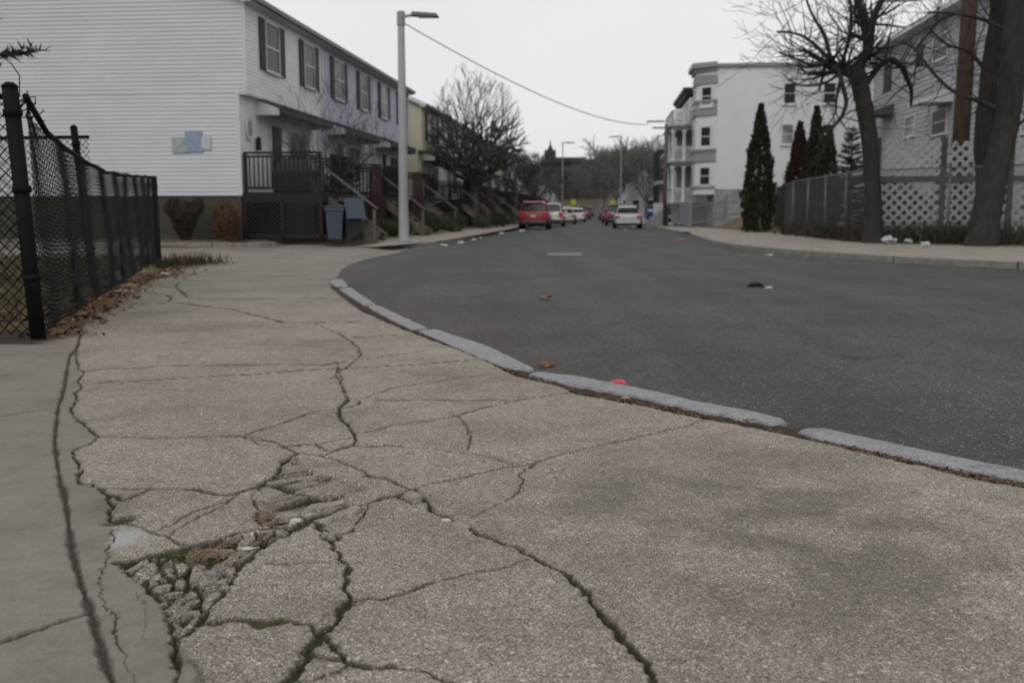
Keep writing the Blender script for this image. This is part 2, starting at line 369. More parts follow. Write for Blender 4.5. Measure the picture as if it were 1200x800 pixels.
# ================================================================== GROUND
rng = np.random.default_rng(5)
def hsh(ix, iy, s):
    h = (ix.astype(np.int64) * 374761393 + iy.astype(np.int64) * 668265263 + s * 974634777) & 0xffffffff
    h = ((h ^ (h >> 13)) * 1274126177) & 0xffffffff
    return ((h ^ (h >> 16)) & 0xffff) / 65535.0
def vnoise(x, y, s=0):
    x0 = np.floor(x); y0 = np.floor(y); fx = x - x0; fy = y - y0
    fx = fx * fx * (3 - 2 * fx); fy = fy * fy * (3 - 2 * fy)
    a = hsh(x0, y0, s); b = hsh(x0 + 1, y0, s); c = hsh(x0, y0 + 1, s); d = hsh(x0 + 1, y0 + 1, s)
    return (a + (b - a) * fx) * (1 - fy) + (c + (d - c) * fx) * fy
def fbm(x, y, f, o=4, s=0):
    r = 0; a = 1; t = 0
    for i in range(o):
        r = r + a * (vnoise(x * f, y * f, s + i) - .5); t += a; a *= .55; f *= 2.05
    return r / t
def zs_base(Y):
    return -.112 * np.clip((Y - 12.2) / 4.0, 0, 1) ** 1.0 * 1.0
def grise(Y): return .000125 * max(0.0, Y - 80) ** 2
# sidewalk edge towards the kerb, and the kerb line
def wl(pts, z=0.0): return [G(a, b, z) for a, b in pts]
E1 = wl([(1200, 571), (1136, 560), (1067, 543), (968, 520), (880, 501), (815, 488), (760, 476), (675, 460), (640, 448), (607, 441), (564, 420), (510, 399), (462, 382), (421, 363), (402, 349), (388, 337)])
E1 = [Vector((40, -2.5, 0)), Vector((12, .2, 0)), Vector((5.2, 1.95, 0)), Vector((3.1, 3.02, 0))] + E1
E1b = E1 + wl([(386, 329), (396, 321)], -.06) + wl([(401, 315), (411, 309.5), (428, 304), (463, 297)], -.112) + wl([(476, 293.2), (520, 288.5), (605, 268)], -.12)
K_IN = wl([(1200, 561), (1107, 544), (1029, 527), (960, 513), (936, 503), (900, 494), (815, 479), (740, 461), (675, 451), (622, 439), (592, 430), (545, 411), (482, 386), (429, 358), (397, 338), (383, 328)])
K_OUT = wl([(1200, 548), (1120, 533), (1045, 517), (973, 501), (940, 496), (921, 490), (825, 470), (740, 451), (675, 439), (628, 431), (610, 421), (570, 404), (501, 383), (443, 357), (412, 337), (401, 325)])
pre_in = [Vector((40, -2.35, 0)), Vector((12, .34, 0)), Vector((5.3, 2.07, 0)), Vector((3.15, 3.12, 0))]
pre_out = [Vector((40, -2.15, 0)), Vector((12, .54, 0)), Vector((5.4, 2.27, 0)), Vector((3.25, 3.28, 0))]
K_IN = pre_in + K_IN; K_OUT = pre_out + K_OUT
ey = np.array([p.y for p in E1b]); ex = np.array([p.x for p in E1b])
ky = np.array([(a.y + b.y) / 2 for a, b in zip(K_IN, K_OUT)] + [p.y for p in E1b[-8:]]); kx = np.array([(a.x + b.x) / 2 for a, b in zip(K_IN, K_OUT)] + [p.x for p in E1b[-8:]])
o_ = np.argsort(ey); ey, ex = ey[o_], ex[o_]; o_ = np.argsort(ky); ky, kx = ky[o_], kx[o_]
# fence line on the left
FA = G(47, 397, 0); FB = G(186, 306, 0); fdir = (FB - FA).normalized(); FC = FA + fdir * ((FB - FA).length)
# ---- crack network, traced on the pavement: (points, half width in mm, depth mm, dark 0..1, moss 0..1)
CR = []
def cr(w_, dp, dk, ms, *pts): CR.append((wl(pts), w_ / 1000, dp / 1000, dk, ms))
cr(12, 11, .72, 0, (97, 378), (94, 394), (90, 406), (81, 418), (78, 436), (75, 456), (69, 474), (66, 496), (64, 520), (69, 554), (75, 576), (80, 608), (84, 644), (93, 676), (105, 710), (113, 744), (124, 776), (133, 802), (150, 850), (175, 920))
cr(12, 20, 1, 0, (-60, 770), (0, 753), (60, 734), (101, 718))
cr(8, 9, .6, 0, (-60, 494), (0, 487), (66, 478))
cr(7, 12, .9, .1, (97, 378), (90, 412), (89, 424), (92, 430), (97, 438), (90, 448), (95, 456), (86, 461), (90, 468), (84, 479), (90, 492), (103, 502), (114, 511))
cr(9, 16, 1, .2, (114, 511), (150, 511), (170, 513), (200, 513), (240, 512), (270, 511), (283, 512))
cr(9, 16, 1, 0, (114, 512), (100, 522), (86, 528), (90, 538), (96, 552), (94, 562), (98, 567), (107, 567))
cr(8, 12, .9, .2, (107, 567), (116, 573), (122, 578), (132, 582), (143, 587), (158, 581), (172, 574))
cr(7, 10, .7, .1, (116, 572), (124, 573), (150, 574), (172, 573), (210, 573))
cr(14, 18, 1, .5, (210, 573), (228, 574), (250, 578), (268, 579), (280, 575), (300, 571), (318, 560))
cr(12, 16, 1, .2, (318, 560), (326, 550), (332, 540), (346, 531))
cr(30, 22, .85, .6, (133, 611), (143, 608), (152, 607))
cr(10, 18, 1, .2, (122, 578), (132, 596), (131, 606), (146, 612), (160, 617), (170, 623), (184, 627), (200, 629), (210, 638))
cr(6, 9, .75, 0, (184, 622), (204, 612), (216, 605), (240, 594), (262, 588), (280, 578))
cr(5, 8, .5, .2, (200, 627), (212, 618), (232, 606), (255, 594), (275, 583))
cr(12, 22, 1, .5, (210, 640), (232, 639), (256, 634), (272, 628), (300, 620), (318, 617), (340, 617), (350, 611), (360, 607), (384, 600), (408, 594), (428, 589), (446, 584), (468, 580), (482, 575))
cr(15, 24, 1, .9, (139, 661), (158, 658), (180, 652), (200, 648), (228, 641), (240, 640))
cr(12, 20, 1, .3, (139, 661), (155, 676), (170, 685), (176, 696), (190, 708), (198, 726), (203, 740), (212, 748), (214, 756), (208, 770), (205, 778))
cr(11, 20, 1, .5, (205, 752), (222, 742), (232, 732), (246, 714), (262, 694), (278, 672), (288, 660), (298, 650), (308, 642), (322, 634), (340, 622), (362, 610))
cr(7, 14, .8, .8, (232, 733), (250, 732), (264, 731), (278, 728))
cr(13, 12, .6, .9, (280, 728), (300, 730), (312, 732), (328, 729))
cr(6, 10, .8, .3, (328, 728), (344, 731), (362, 733), (378, 742))
cr(13, 24, 1, .9, (338, 800), (343, 795), (356, 780), (366, 762), (380, 744), (396, 726), (404, 712), (411, 704))
cr(11, 16, .6, 1, (411, 704), (404, 692), (405, 676), (406, 666), (396, 656), (396, 648), (391, 640), (388, 634))
cr(10, 18, 1, .7, (388, 635), (380, 626), (371, 614), (364, 608))
cr(9, 16, .9, .7, (380, 746), (388, 756), (396, 764), (404, 770), (412, 776), (432, 777))
cr(13, 18, .8, 1, (418, 778), (432, 779), (448, 781), (460, 781))
cr(8, 14, .9, .3, (460, 781), (480, 786), (500, 788), (530, 803), (560, 830))
cr(6, 12, .9, 0, (412, 778), (398, 787), (372, 794), (350, 798))
cr(5, 9, .7, .3, (368, 770), (384, 772), (400, 773), (412, 777))
cr(4, 7, .7, 0, (316, 662), (346, 662), (358, 660), (374, 661), (396, 660))
cr(6, 10, .7, .4, (411, 710), (414, 708), (430, 704), (446, 705), (468, 697), (486, 690), (505, 685))
cr(4, 8, .75, .1, (505, 685), (537, 677), (580, 669), (600, 661), (615, 655))
cr(15, 24, 1, .15, (482, 575), (495, 584), (510, 599), (530, 609), (547, 615))
cr(12, 22, 1, .3, (547, 615), (565, 626), (587, 636), (607, 642), (620, 651))
cr(10, 22, 1, .9, (620, 651), (640, 662), (665, 675), (680, 690), (692, 705), (705, 719), (722, 737), (745, 765), (762, 795), (775, 825), (790, 870))
cr(9, 16, 1, 0, (368, 532), (380, 536), (396, 540), (418, 549), (432, 557))
cr(18, 18, .9, 0, (430, 558), (440, 560), (450, 561)); cr(12, 18, 1, 0, (450, 561), (468, 567), (482, 575))
cr(8, 14, .8, .1, (480, 574), (498, 570), (512, 566))
cr(11, 18, 1, 0, (512, 566), (530, 562), (554, 556), (580, 550), (599, 545), (625, 541))
cr(8, 14, 1, 0, (625, 541), (662, 532), (701, 522), (744, 513), (758, 509), (803, 499), (826, 492), (850, 487))
cr(22, 4, .2, 0, (738, 514), (750, 511), (760, 509))
cr(5, 9, .85, 0, (625, 541), (611, 555), (612, 564), (606, 576), (591, 587)); cr(3, 6, .7, 0, (591, 587), (577, 593), (557, 603), (548, 607))
cr(8, 14, 1, 0, (428, 523), (440, 523), (452, 522), (468, 523)); cr(4, 8, .6, 0, (404, 522), (428, 523)); cr(4, 8, .8, 0, (468, 523), (478, 524), (490, 525), (500, 525), (526, 529), (545, 530), (577, 535), (599, 543))
cr(7, 9, .6, 0, (530, 486), (537, 488), (544, 496), (551, 511), (551, 518), (546, 528))
cr(11, 16, 1, 0, (418, 508), (438, 505)); cr(6, 8, .65, 0, (438, 505), (460, 498)); cr(9, 12, .85, 0, (460, 498), (480, 496), (512, 490), (535, 487)); cr(9, 9, .55, 0, (535, 487), (548, 482), (577, 474), (613, 467), (645, 462), (673, 458))
cr(8, 12, .9, 0, (368, 378), (386, 386), (400, 392), (409, 397)); cr(11, 14, 1, 0, (409, 397), (420, 408), (423, 415), (418, 420), (412, 426), (404, 431), (396, 436))
cr(10, 14, 1, 0, (386, 424), (394, 424), (397, 430), (393, 440), (398, 446), (403, 458)); cr(14, 16, 1, 0, (403, 458), (407, 468), (402, 474), (396, 478), (398, 486), (406, 496), (417, 508))
cr(6, 8, .7, 0, (398, 425), (404, 423)); cr(6, 9, .7, 0, (393, 440), (388, 443)); cr(5, 8, .7, 0, (400, 447), (399, 440), (395, 434))
cr(13, 16, 1, .1, (418, 508), (416, 516), (414, 521), (400, 525), (388, 530), (380, 533), (368, 532))
cr(10, 14, 1, 0, (283, 511), (300, 505), (320, 500), (350, 488), (376, 481), (396, 479)); cr(12, 9, .7, 0, (398, 478), (412, 476), (420, 474), (420, 470))
cr(6, 9, .8, 0, (283, 512), (308, 521), (334, 524)); cr(6, 9, .8, 0, (280, 511), (296, 513), (318, 516), (336, 523)); cr(8, 10, .85, 0, (334, 523), (356, 521), (372, 520), (390, 517), (412, 513))
cr(8, 12, .9, 0, (334, 523), (344, 529), (350, 531), (368, 532)); cr(12, 14, 1, 0, (370, 520), (376, 524), (384, 530))
cr(13, 8, .6, 0, (98, 434), (136, 430), (150, 431), (164, 430)); cr(13, 9, .62, 0, (164, 430), (180, 428), (236, 427), (300, 427), (330, 427)); cr(12, 10, .8, 0, (330, 427), (354, 427), (380, 428), (392, 425))
cr(14, 9, .8, 0, (119, 448), (128, 448)); cr(7, 8, .62, 0, (119, 448), (160, 446), (240, 441), (300, 438), (350, 434), (392, 432)); cr(7, 8, .62, 0, (406, 432), (460, 428), (520, 424), (557, 421))
cr(8, 6, .5, 0, (412, 395), (480, 392)); cr(7, 6, .45, 0, (422, 420), (470, 415), (498, 411)); cr(9, 6, .5, 0, (300, 378), (368, 378), (444, 376)); cr(9, 5, .25, 0, (160, 380), (300, 378))
cr(16, 10, .8, 0, (208, 338), (220, 348)); cr(14, 8, .5, 0, (212, 330), (206, 335), (208, 338)); cr(14, 6, .42, 0, (220, 348), (240, 350), (300, 350), (395, 349))
cr(18, 9, .75, 0, (196, 346), (201, 350), (198, 353)); cr(14, 6, .5, 0, (174, 343), (190, 345)); cr(16, 6, .4, 0, (182, 356), (210, 355), (234, 358)); cr(14, 8, .6, 0, (234, 358), (270, 362), (300, 370), (330, 377), (338, 378)); cr(24, 5, .55, 0, (230, 358), (240, 358)); cr(20, 5, .5, 0, (154, 356), (166, 356))
cr(14, 2, .28, 0, (428, 466), (460, 455), (500, 448), (540, 442), (575, 438)); cr(11, 2, .22, 0, (470, 435), (520, 440), (560, 443)); cr(12, 4, .38, 0, (440, 469), (480, 468), (540, 468), (600, 468))
cr(3, 6, .8, 0, (128, 622), (130, 632), (124, 652), (125, 664), (120, 674), (118, 696), (122, 712), (130, 720), (136, 740), (139, 758), (144, 764)); cr(2, 4, .4, 0, (144, 764), (154, 780), (165, 800))
cr(2.5, 4, .5, 0, (158, 694), (162, 702), (169, 711)); cr(2, 3, .22, 0, (169, 711), (168, 732), (170, 752))
cr(5, 9, .8, 0, (324, 568), (344, 562)); cr(4, 8, .6, .1, (302, 588), (322, 589), (354, 579)); cr(4, 7, .5, 0, (330, 573), (350, 572), (372, 570), (388, 566)); cr(6, 14, .9, .2, (350, 601), (356, 606)); cr(5, 9, .6, 0, (350, 600), (364, 594), (384, 590), (408, 586)); cr(5, 9, .7, 0, (410, 587), (412, 593))
cr(6, 14, .9, .7, (372, 614), (386, 630), (394, 634), (404, 626), (412, 620)); cr(5, 12, .85, .2, (386, 622), (398, 616), (412, 614), (426, 602), (429, 590)); cr(5, 12, .8, .6, (380, 622), (388, 624))
cr(6, 14, 1, .1, (470, 582), (486, 590), (496, 588), (492, 580))
cr(10, 16, .85, 1, (184, 652), (188, 664), (190, 674), (198, 678)); cr(6, 14, .9, .6, (198, 650), (200, 666), (203, 677)); cr(9, 14, 1, .4, (176, 690), (186, 678), (200, 676), (215, 676), (222, 664), (236, 662))
cr(10, 14, .9, .3, (300, 600), (306, 612)); cr(9, 14, .9, .3, (296, 583), (304, 596))
cr(5, 9, .7, 0, (205, 777), (212, 790), (206, 805)); cr(9, 5, .35, .1, (224, 772), (232, 785), (236, 800))
PIT = wl([(141, 661), (156, 675), (172, 685), (178, 698), (191, 709), (199, 727), (204, 741), (213, 749), (223, 741), (232, 730), (246, 713), (262, 693), (278, 671), (290, 657), (308, 641), (336, 624), (362, 608), (400, 596), (428, 589), (405, 600), (372, 608), (340, 616), (316, 618), (300, 622), (272, 632), (240, 640), (214, 646), (172, 655)])
RUB = wl([(292, 580), (318, 560), (345, 536), (362, 552), (385, 560), (420, 566), (440, 580), (400, 598), (360, 608), (335, 614), (305, 616), (304, 598)])
# ---- the height field
U = np.concatenate([np.linspace(-3.2, -.80, 26)[:-1], np.linspace(-.80, -.60, 50)[:-1], np.linspace(-.60, .60, 1060)[:-1], np.linspace(.60, .80, 50)[:-1], np.linspace(.80, 2.6, 20)])
Ys = [1.42]
while Ys[-1] < 9: Ys.append(Ys[-1] + max(.0034, Ys[-1] ** 2 / 846 * .82))
while Ys[-1] < 29.5: Ys.append(Ys[-1] + .13 if Ys[-1] > 12 else Ys[-1] + .07)
Ys = np.array(list(np.linspace(-4, 1.38, 26)) + Ys)
YY, UU = np.meshgrid(Ys, U, indexing='ij'); XX = UU * np.maximum(YY, 1.42)
nr, ncol = YY.shape
x = XX.ravel(); y = YY.ravel()
wx = x + fbm(x, y, 9, 4, 1) * .030 + fbm(x, y, 30, 3, 5) * .020 + fbm(x, y, 80, 3, 7) * .011
wy = y + fbm(x, y, 9, 4, 21) * .030 + fbm(x, y, 30, 3, 25) * .020 + fbm(x, y, 80, 3, 27) * .011
h = zs_base(y) + fbm(x, y, .9, 3, 40) * .012 + fbm(x, y, 120, 2, 44) * .0012
crk = np.zeros_like(x); moss = np.zeros_like(x); cut = np.zeros_like(x); shoulder = np.zeros_like(x)
for pts, wd, dp, dk, ms in CR:
    P2 = np.array([(p.x, p.y) for p in pts])
    mg = max(.05, wd * 4)
    sel = np.nonzero((x > P2[:, 0].min() - mg) & (x < P2[:, 0].max() + mg) & (y > P2[:, 1].min() - mg) & (y < P2[:, 1].max() + mg))[0]
    if not len(sel): continue
    # sealed joints and saw cuts stay smooth, real cracks wander
    jn = .25 if (dk in (.72, .62) or wd == .008 and dk == .6) else 1.0
    qx = x[sel] + (wx[sel] - x[sel]) * jn; qy = y[sel] + (wy[sel] - y[sel]) * jn
    best = np.full(len(sel), 9.0)
    for a, b in zip(P2[:-1], P2[1:]):
        d = b - a; L2 = max((d * d).sum(), 1e-9)
        t = np.clip(((qx - a[0]) * d[0] + (qy - a[1]) * d[1]) / L2, 0, 1)
        best = np.minimum(best, np.hypot(qx - a[0] - t * d[0], qy - a[1] - t * d[1]))
    near = np.clip((3.4 - P2[:, 1].mean()) / 1.2, 0, 1); vert = abs(P2[-1, 1] - P2[0, 1]) > abs(P2[-1, 0] - P2[0, 0]) * .8
    thin = 1.3 if wd <= .007 else 1.0
    ww = wd * thin * (.72 if (vert and jn == 1) else .95) * float(np.interp(P2[:, 1].mean(), [4, 6, 8, 12], [1, 1.0, 1.3, 1.6] if abs(P2[-1, 0] - P2[0, 0]) < .45 * abs(P2[-1, 1] - P2[0, 1]) else [1, 1.5, 2.1, 2.3])) * (.40 + 1.1 * vnoise(x[sel] * 14, y[sel] * 14, 61)) * (.75 + .5 * vnoise(x[sel] * 50, y[sel] * 50, 63))
    m_ = np.clip(1.25 - best / ww, 0, 1); m_ = m_ * m_ * (3 - 2 * m_)
    dp = min(dp, .020) * .72; dk_far = 1.22 if dk == .72 else 1.8 if P2[:, 1].mean() > 4.2 else 1.1; dk = min(1, dk * dk_far)
    cut[sel] = np.maximum(cut[sel], m_ * dp); crk[sel] = np.maximum(crk[sel], m_ * dk)
    moss[sel] = np.maximum(moss[sel], np.clip(1.7 - best / ww, 0, 1) * ms)
    shoulder[sel] = np.maximum(shoulder[sel], np.clip(1 - best / (wd * 2.2 + .012), 0, 1) ** 2 * .5 * dk)
def inpoly(px_, py_, poly):
    c = np.zeros(len(px_), bool); n = len(poly)
    for i in range(n):
        a = poly[i]; b = poly[i - 1]
        t = ((a.y > py_) != (b.y > py_)) & (px_ < (b.x - a.x) * (py_ - a.y) / (b.y - a.y + 1e-12) + a.x)
        c ^= t
    return c
def cells(poly, n, ang, sq, dmin, dmax, gap, mossv, seed, dark=1.0, tl=.10):
    xs = [p.x for p in poly]; ys = [p.y for p in poly]
    sel = np.nonzero((x > min(xs) - .02) & (x < max(xs) + .02) & (y > min(ys) - .02) & (y < max(ys) + .02))[0]
    sel = sel[inpoly(wx[sel], wy[sel], poly)]
    r2 = np.random.default_rng(seed)
    S = r2.random((n, 2)) * [max(xs) - min(xs), max(ys) - min(ys)] + [min(xs), min(ys)]
    ca, sa = math.cos(ang), math.sin(ang)
    wxx, wyy = x[sel] + (wx[sel] - x[sel]) * .22, y[sel] + (wy[sel] - y[sel]) * .22
    def tr(a, b): return (a * ca + b * sa) * sq, (-a * sa + b * ca)
    sx, sy = tr(S[:, 0], S[:, 1]); qx, qy = tr(wxx, wyy)
    f1 = np.full(len(sel), 9.0); f2 = np.full(len(sel), 9.0); idx = np.zeros(len(sel), int)
    for k in range(n):
        d = np.hypot(qx - sx[k], qy - sy[k]); c = d < f1
        f2 = np.where(c, f1, np.minimum(f2, d)); idx = np.where(c, k, idx); f1 = np.where(c, d, f1)
    hs_ = r2.uniform(dmin, dmax, n); tx = r2.normal(0, tl, n); ty = r2.normal(0, tl, n)
    e = np.clip((f2 - f1) / gap - .25, 0, 1)
    hh = hs_[idx] + tx[idx] * (wx[sel] - S[idx, 0]) + ty[idx] * (wy[sel] - S[idx, 1])
    cut[sel] = np.maximum(cut[sel], np.clip(hh * e + (dmax + .008) * (1 - e), 0, .06)); crk[sel] = np.maximum(crk[sel], (1 - e) * dark)
    mm = (r2.random(n) < .22)[idx]
    moss[sel] = np.maximum(moss[sel], (1 - e) * mossv + mm * .45 * mossv * e)
    return sel
psel = cells(PIT, 150, math.atan2(G(400, 596).y - G(205, 742).y, G(400, 596).x - G(205, 742).x), .50, .002, .018, .0060, 1.4, 3, .95, .20)
rsel = cells(RUB, 24, .75, .5, .000, .012, .0065, .5, 9, .95, .2)
hole = (np.exp(-(((x - G(205, 692).x) / .035) ** 2 + ((y - G(205, 692).y) / .045) ** 2)) + .8 * np.exp(-(((x - G(134, 611).x) / .03) ** 2 + ((y - G(134, 611).y) / .03) ** 2)) + .7 * np.exp(-(((x - G(312, 606).x) / .03) ** 2 + ((y - G(312, 606).y) / .05) ** 2))) * np.clip(.8 + fbm(x, y, 30, 3, 99) * 2, 0, 1)
cut = np.maximum(cut, hole * .022); crk = np.maximum(crk, np.clip(hole * 1.4 - .25, 0, .9))
h -= cut
# slab corners that have sunk or lifted a little
h += .010 * fbm(x, y, 2.2, 2, 71) * (y < 9)
# regions: smooth strip on the left, aggregate elsewhere
JP = CR[0][0]; jy = np.array([p.y for p in JP][::-1]); jx = np.array([p.x for p in JP][::-1])
sm_edge = wl([(235, 830), (232, 785), (224, 768), (214, 756), (212, 748), (203, 740), (190, 708), (172, 684), (139, 661), (126, 640), (131, 606), (122, 578), (100, 567), (94, 550), (86, 528), (112, 511), (86, 479), (92, 440), (97, 378)])
sy_ = np.array([p.y for p in sm_edge]); sx_ = np.array([p.x for p in sm_edge]); o_ = np.argsort(sy_)
xe = np.interp(y, sy_[o_], sx_[o_]); smo = np.clip((xe - wx) / .02 + .5, 0, 1) * (y < 9.5)
smo = np.maximum(smo, np.clip((y - 8.2) / 3.5, 0, 1) * .75)
smo = np.where(crk > .5, 0, smo)
# stains
def blob(px, py, rx, ry, z=0):
    c = G(px, py); return np.exp(-(((x - c.x) / rx) ** 2 + ((y - c.y) / ry) ** 2))
st = (blob(800, 590, .55, .6) * .7 + blob(930, 590, .35, .7) * .6 + blob(1010, 700, .3, .25) * .7 + blob(1130, 640, .5, .6) * .7 + blob(1090, 560, .4, .5) * .5 + blob(860, 660, .35, .18) * .4 + blob(680, 600, .25, .4) * .3)
st = st * np.clip(.60 + fbm(x, y, 3.5, 5, 80) * 4.2, 0, 1.5) * .8
st += blob(135, 590, .10, .14) * 1.0 + blob(160, 372, .35, .9) * .35 + blob(220, 388, .3, .22) * .5 + (blob(150, 350, .5, 1.0)) * .35
st += (np.clip(.5 - np.abs(x - np.interp(y, jy, jx)), 0, .5) * .25)
st += shoulder * .75 + np.clip(fbm(x, y, 3, 5, 90) - .13, 0, 1) * 1.1
st[psel] = np.maximum(st[psel], .35); st += blob(330, 590, .16, .12) * .5
pale = blob(143, 632, .05, .075) * 1.3 * (smo < .5) + blob(365, 604, .03, .03)
# edge towards the kerb: dirt gully, then the drop under the stones
dxe = (x + (wx - x) * 1.3) - np.interp(y, ey, ex); slope = .62
dirt = np.clip(dxe * slope / .02 + .5, 0, 1) * (y < 13.6)
h = np.where(dxe > 0, h - np.clip(dxe * slope / .012, 0, 1) * .016 * (y < 13.6) + (dxe > .03) * (fbm(x, y, 30, 3, 95) * .016) * (y < 13.6), h)
dxk = x - np.interp(y, ky, kx)
drop = np.clip(dxk / .03, 0, 1); h = h - drop * .45
# soil creeping over the strip beside the fence
fpx = (y - FA.y) / fdir.y * fdir.x + FA.x
dirt = np.where((y > FA.y - .3) & (y < 19.4), np.maximum(dirt, np.clip(1.1 - (x - fpx - .05 + fbm(x, y, 3, 4, 97) * .5) / .22, 0, 1)), dirt)
pd = np.zeros_like(x); pd[psel] = 1
verts = np.stack([x, y, h], 1).astype(np.float32)
ii, jj = np.meshgrid(np.arange(nr - 1), np.arange(ncol - 1), indexing='ij'); a = (ii * ncol + jj).ravel()
quads = np.stack([a, a + 1, a + ncol + 1, a + ncol], 1).astype(np.int32)
# leave out the faces lying wholly far beyond the kerb
far_ = (dxk > .35); keep = ~(far_[quads].all(1)); quads = quads[keep]
me = bpy.data.meshes.new('sidewalk'); me.vertices.add(len(verts)); me.vertices.foreach_set('co', verts.ravel())
me.loops.add(quads.size); me.loops.foreach_set('vertex_index', quads.ravel())
me.polygons.add(len(quads)); me.polygons.foreach_set('loop_start', np.arange(0, quads.size, 4, dtype=np.int32)); me.polygons.foreach_set('loop_total', np.full(len(quads), 4, np.int32))
me.update(calc_edges=True); me.polygons.foreach_set('use_smooth', np.ones(len(quads), bool))
for nm, ar in (('crk', np.clip(crk, 0, 1)), ('moss', np.clip(moss, 0, 1)), ('smo', smo), ('dirt', np.clip(dirt, 0, 1)), ('stain', np.clip(st, 0, 1)), ('pale', np.clip(pale, 0, 1))):
    at = me.attributes.new(nm, 'FLOAT', 'POINT'); at.data.foreach_set('value', ar.astype(np.float32))
me.materials.append(M['walk']); so_ = bpy.data.objects.new('sidewalk', me); COL.objects.link(so_); tag(so_, kind='structure')
def struct(name, mb, m, smooth=False):
    o = mb.build(name, m, None, smooth); o['kind'] = 'structure'; return o
# ---- granite kerb stones beside the sidewalk
def lerp(a, b, t): return a + (b - a) * t
def cum(pl):
    c = [0]
    for a_, b_ in zip(pl[:-1], pl[1:]): c.append(c[-1] + (b_ - a_).length)
    return c
kb = MB()
def kerb_stone(ins, outs, seed):
    ci = cum(ins); co = cum(outs); n = max(6, int(ci[-1] / .03)); rows = []
    def at(pl, c, t):
        s_ = t * c[-1]
        for k in range(len(pl) - 1):
            if s_ <= c[k + 1] + 1e-9: return pl[k].lerp(pl[k + 1], (s_ - c[k]) / max(1e-6, c[k + 1] - c[k]))
        return pl[-1].copy()
    base = len(kb.v)
    for i in range(n + 1):
        t = i / n; a_ = at(ins, ci, t); b_ = at(outs, co, t); zb = float(zs_base(a_.y))
        e = min(t, 1 - t) * ci[-1]
        endc = max(0, 1 - e / .012)
        for k, (f, zz) in enumerate(((0, -.3), (0, -.012), (.015, -.005), (.07, -.002), (.4, .0), (.7, .0), (.93, -.003), (.985, -.007), (1.0, -.016), (1.0, -.3))):
            q = a_.lerp(b_, f)
            nn = mnoise.noise(Vector((q.x * 9 + seed, q.y * 9, k * .5))) ; n2 = mnoise.noise(Vector((q.x * 38 + seed, q.y * 38, k)))
            out = (b_ - a_).normalized()
            sh = (nn * .005 + n2 * .0045) * (1 if k in (0, 1, 2, 7, 8, 9) else .1)
            kb.v.append((q.x + out.x * sh, q.y + out.y * sh, q.z * 0 + zb + zz + (nn * .004 + n2 * .0016) * (k not in (0, 9)) - endc * .012 * (k not in (0, 9))))
    m_ = 10
    for i in range(n):
        for k in range(m_ - 1):
            a0 = base + i * m_ + k; kb.f.append((a0, a0 + m_, a0 + m_ + 1, a0 + 1))
    kb.f.append(tuple(base + k for k in range(m_))); kb.f.append(tuple(base + n * m_ + k for k in range(m_))[::-1])
q = lambda L, i, j: [p.copy() for p in L[i:j]]
# stone joints as in the photograph
kerb_stone(wl([(1260, 572), (1200, 561), (1107, 544), (1029, 527), (960, 513), (935, 503)]), wl([(1260, 559), (1200, 548), (1120, 533), (1045, 517), (973, 501), (939, 499.5)]), 1)
kerb_stone(wl([(906, 495), (860, 487), (815, 479), (740, 461), (675, 451), (619, 437)]), wl([(922, 490), (887, 481), (825, 470), (740, 451), (675, 439), (625, 433.5)]), 2)
kerb_stone(wl([(592, 430), (545, 411), (490, 387)]), wl([(627, 430.5), (575, 405), (510, 384.3)]), 3)
kerb_stone(wl([(483, 385.5), (455, 372), (430, 358)]), wl([(501, 383), (474, 371), (444, 357)]), 4)
kerb_stone(wl([(426, 356.5), (410, 346.5), (397, 337.5)]), wl([(441, 356), (427, 346.5), (412, 336.6)]), 5)
kerb_stone(wl([(393, 336), (387, 331.5), (382, 327.5)], -.01), wl([(408, 335.3), (404, 330), (401, 325)], -.01), 6)
kerb_stone([Vector((4.9, 2.26, 0)), Vector((3.9, 2.68, 0)), Vector((2.78, 3.48, 0))], [Vector((5.0, 2.42, 0)), Vector((4.0, 2.84, 0)), Vector((2.86, 3.62, 0))], 7)
kerb_stone([Vector((12, .34, 0)), Vector((8, 1.3, 0)), Vector((4.94, 2.25, 0))], [Vector((12.05, .5, 0)), Vector((8.05, 1.46, 0)), Vector((5.04, 2.41, 0))], 8)
struct('granite_kerb', kb, M['granite'], True)
# ---- road
def grid_sheet(name, xs, ys, zf, m, keepf=None, smooth=True):
    mb = MB(); idx = {}
    for j, yy in enumerate(ys):
        for i, xx in enumerate(xs):
            idx[i, j] = len(mb.v); mb.v.append((xx, yy, zf(xx, yy)))
    for j in range(len(ys) - 1):
        for i in range(len(xs) - 1):
            if keepf and not keepf((xs[i] + xs[i + 1]) / 2, (ys[j] + ys[j + 1]) / 2): continue
            mb.f.append((idx[i, j], idx[i + 1, j], idx[i + 1, j + 1], idx[i, j + 1]))
    o = mb.build(name, m, None, smooth); return o
fr = lambda a, b, n: [a + (b - a) * i / n for i in range(n + 1)]
xs = fr(-14, 12, 104) + fr(13, 50, 20); ys = fr(-14, 0, 7) + fr(.4, 20, 66) + fr(21, 80, 30)
road = grid_sheet('road', xs, ys, lambda a, b: -.12 + .006 * mnoise.noise(Vector((a * .3, b * .3, 0))), M['asphalt']); tag(road, kind='structure')
rv = np.array([v.co[:] for v in road.data.vertices]); rust = np.zeros(len(rv))
for px, py, rx, ry in ((540, 385, .5, 1.1), (480, 368, .35, 1.2), (590, 400, .4, .5), (420, 320, .3, 1.5), (640, 425, .3, .4)):
    c = G(px, py, -.12); rust = np.maximum(rust, np.exp(-(((rv[:, 0] - c.x) / rx) ** 2 + ((rv[:, 1] - c.y) / ry) ** 2)))
at = road.data.attributes.new('rust', 'FLOAT', 'POINT'); at.data.foreach_set('value', rust.astype(np.float32))
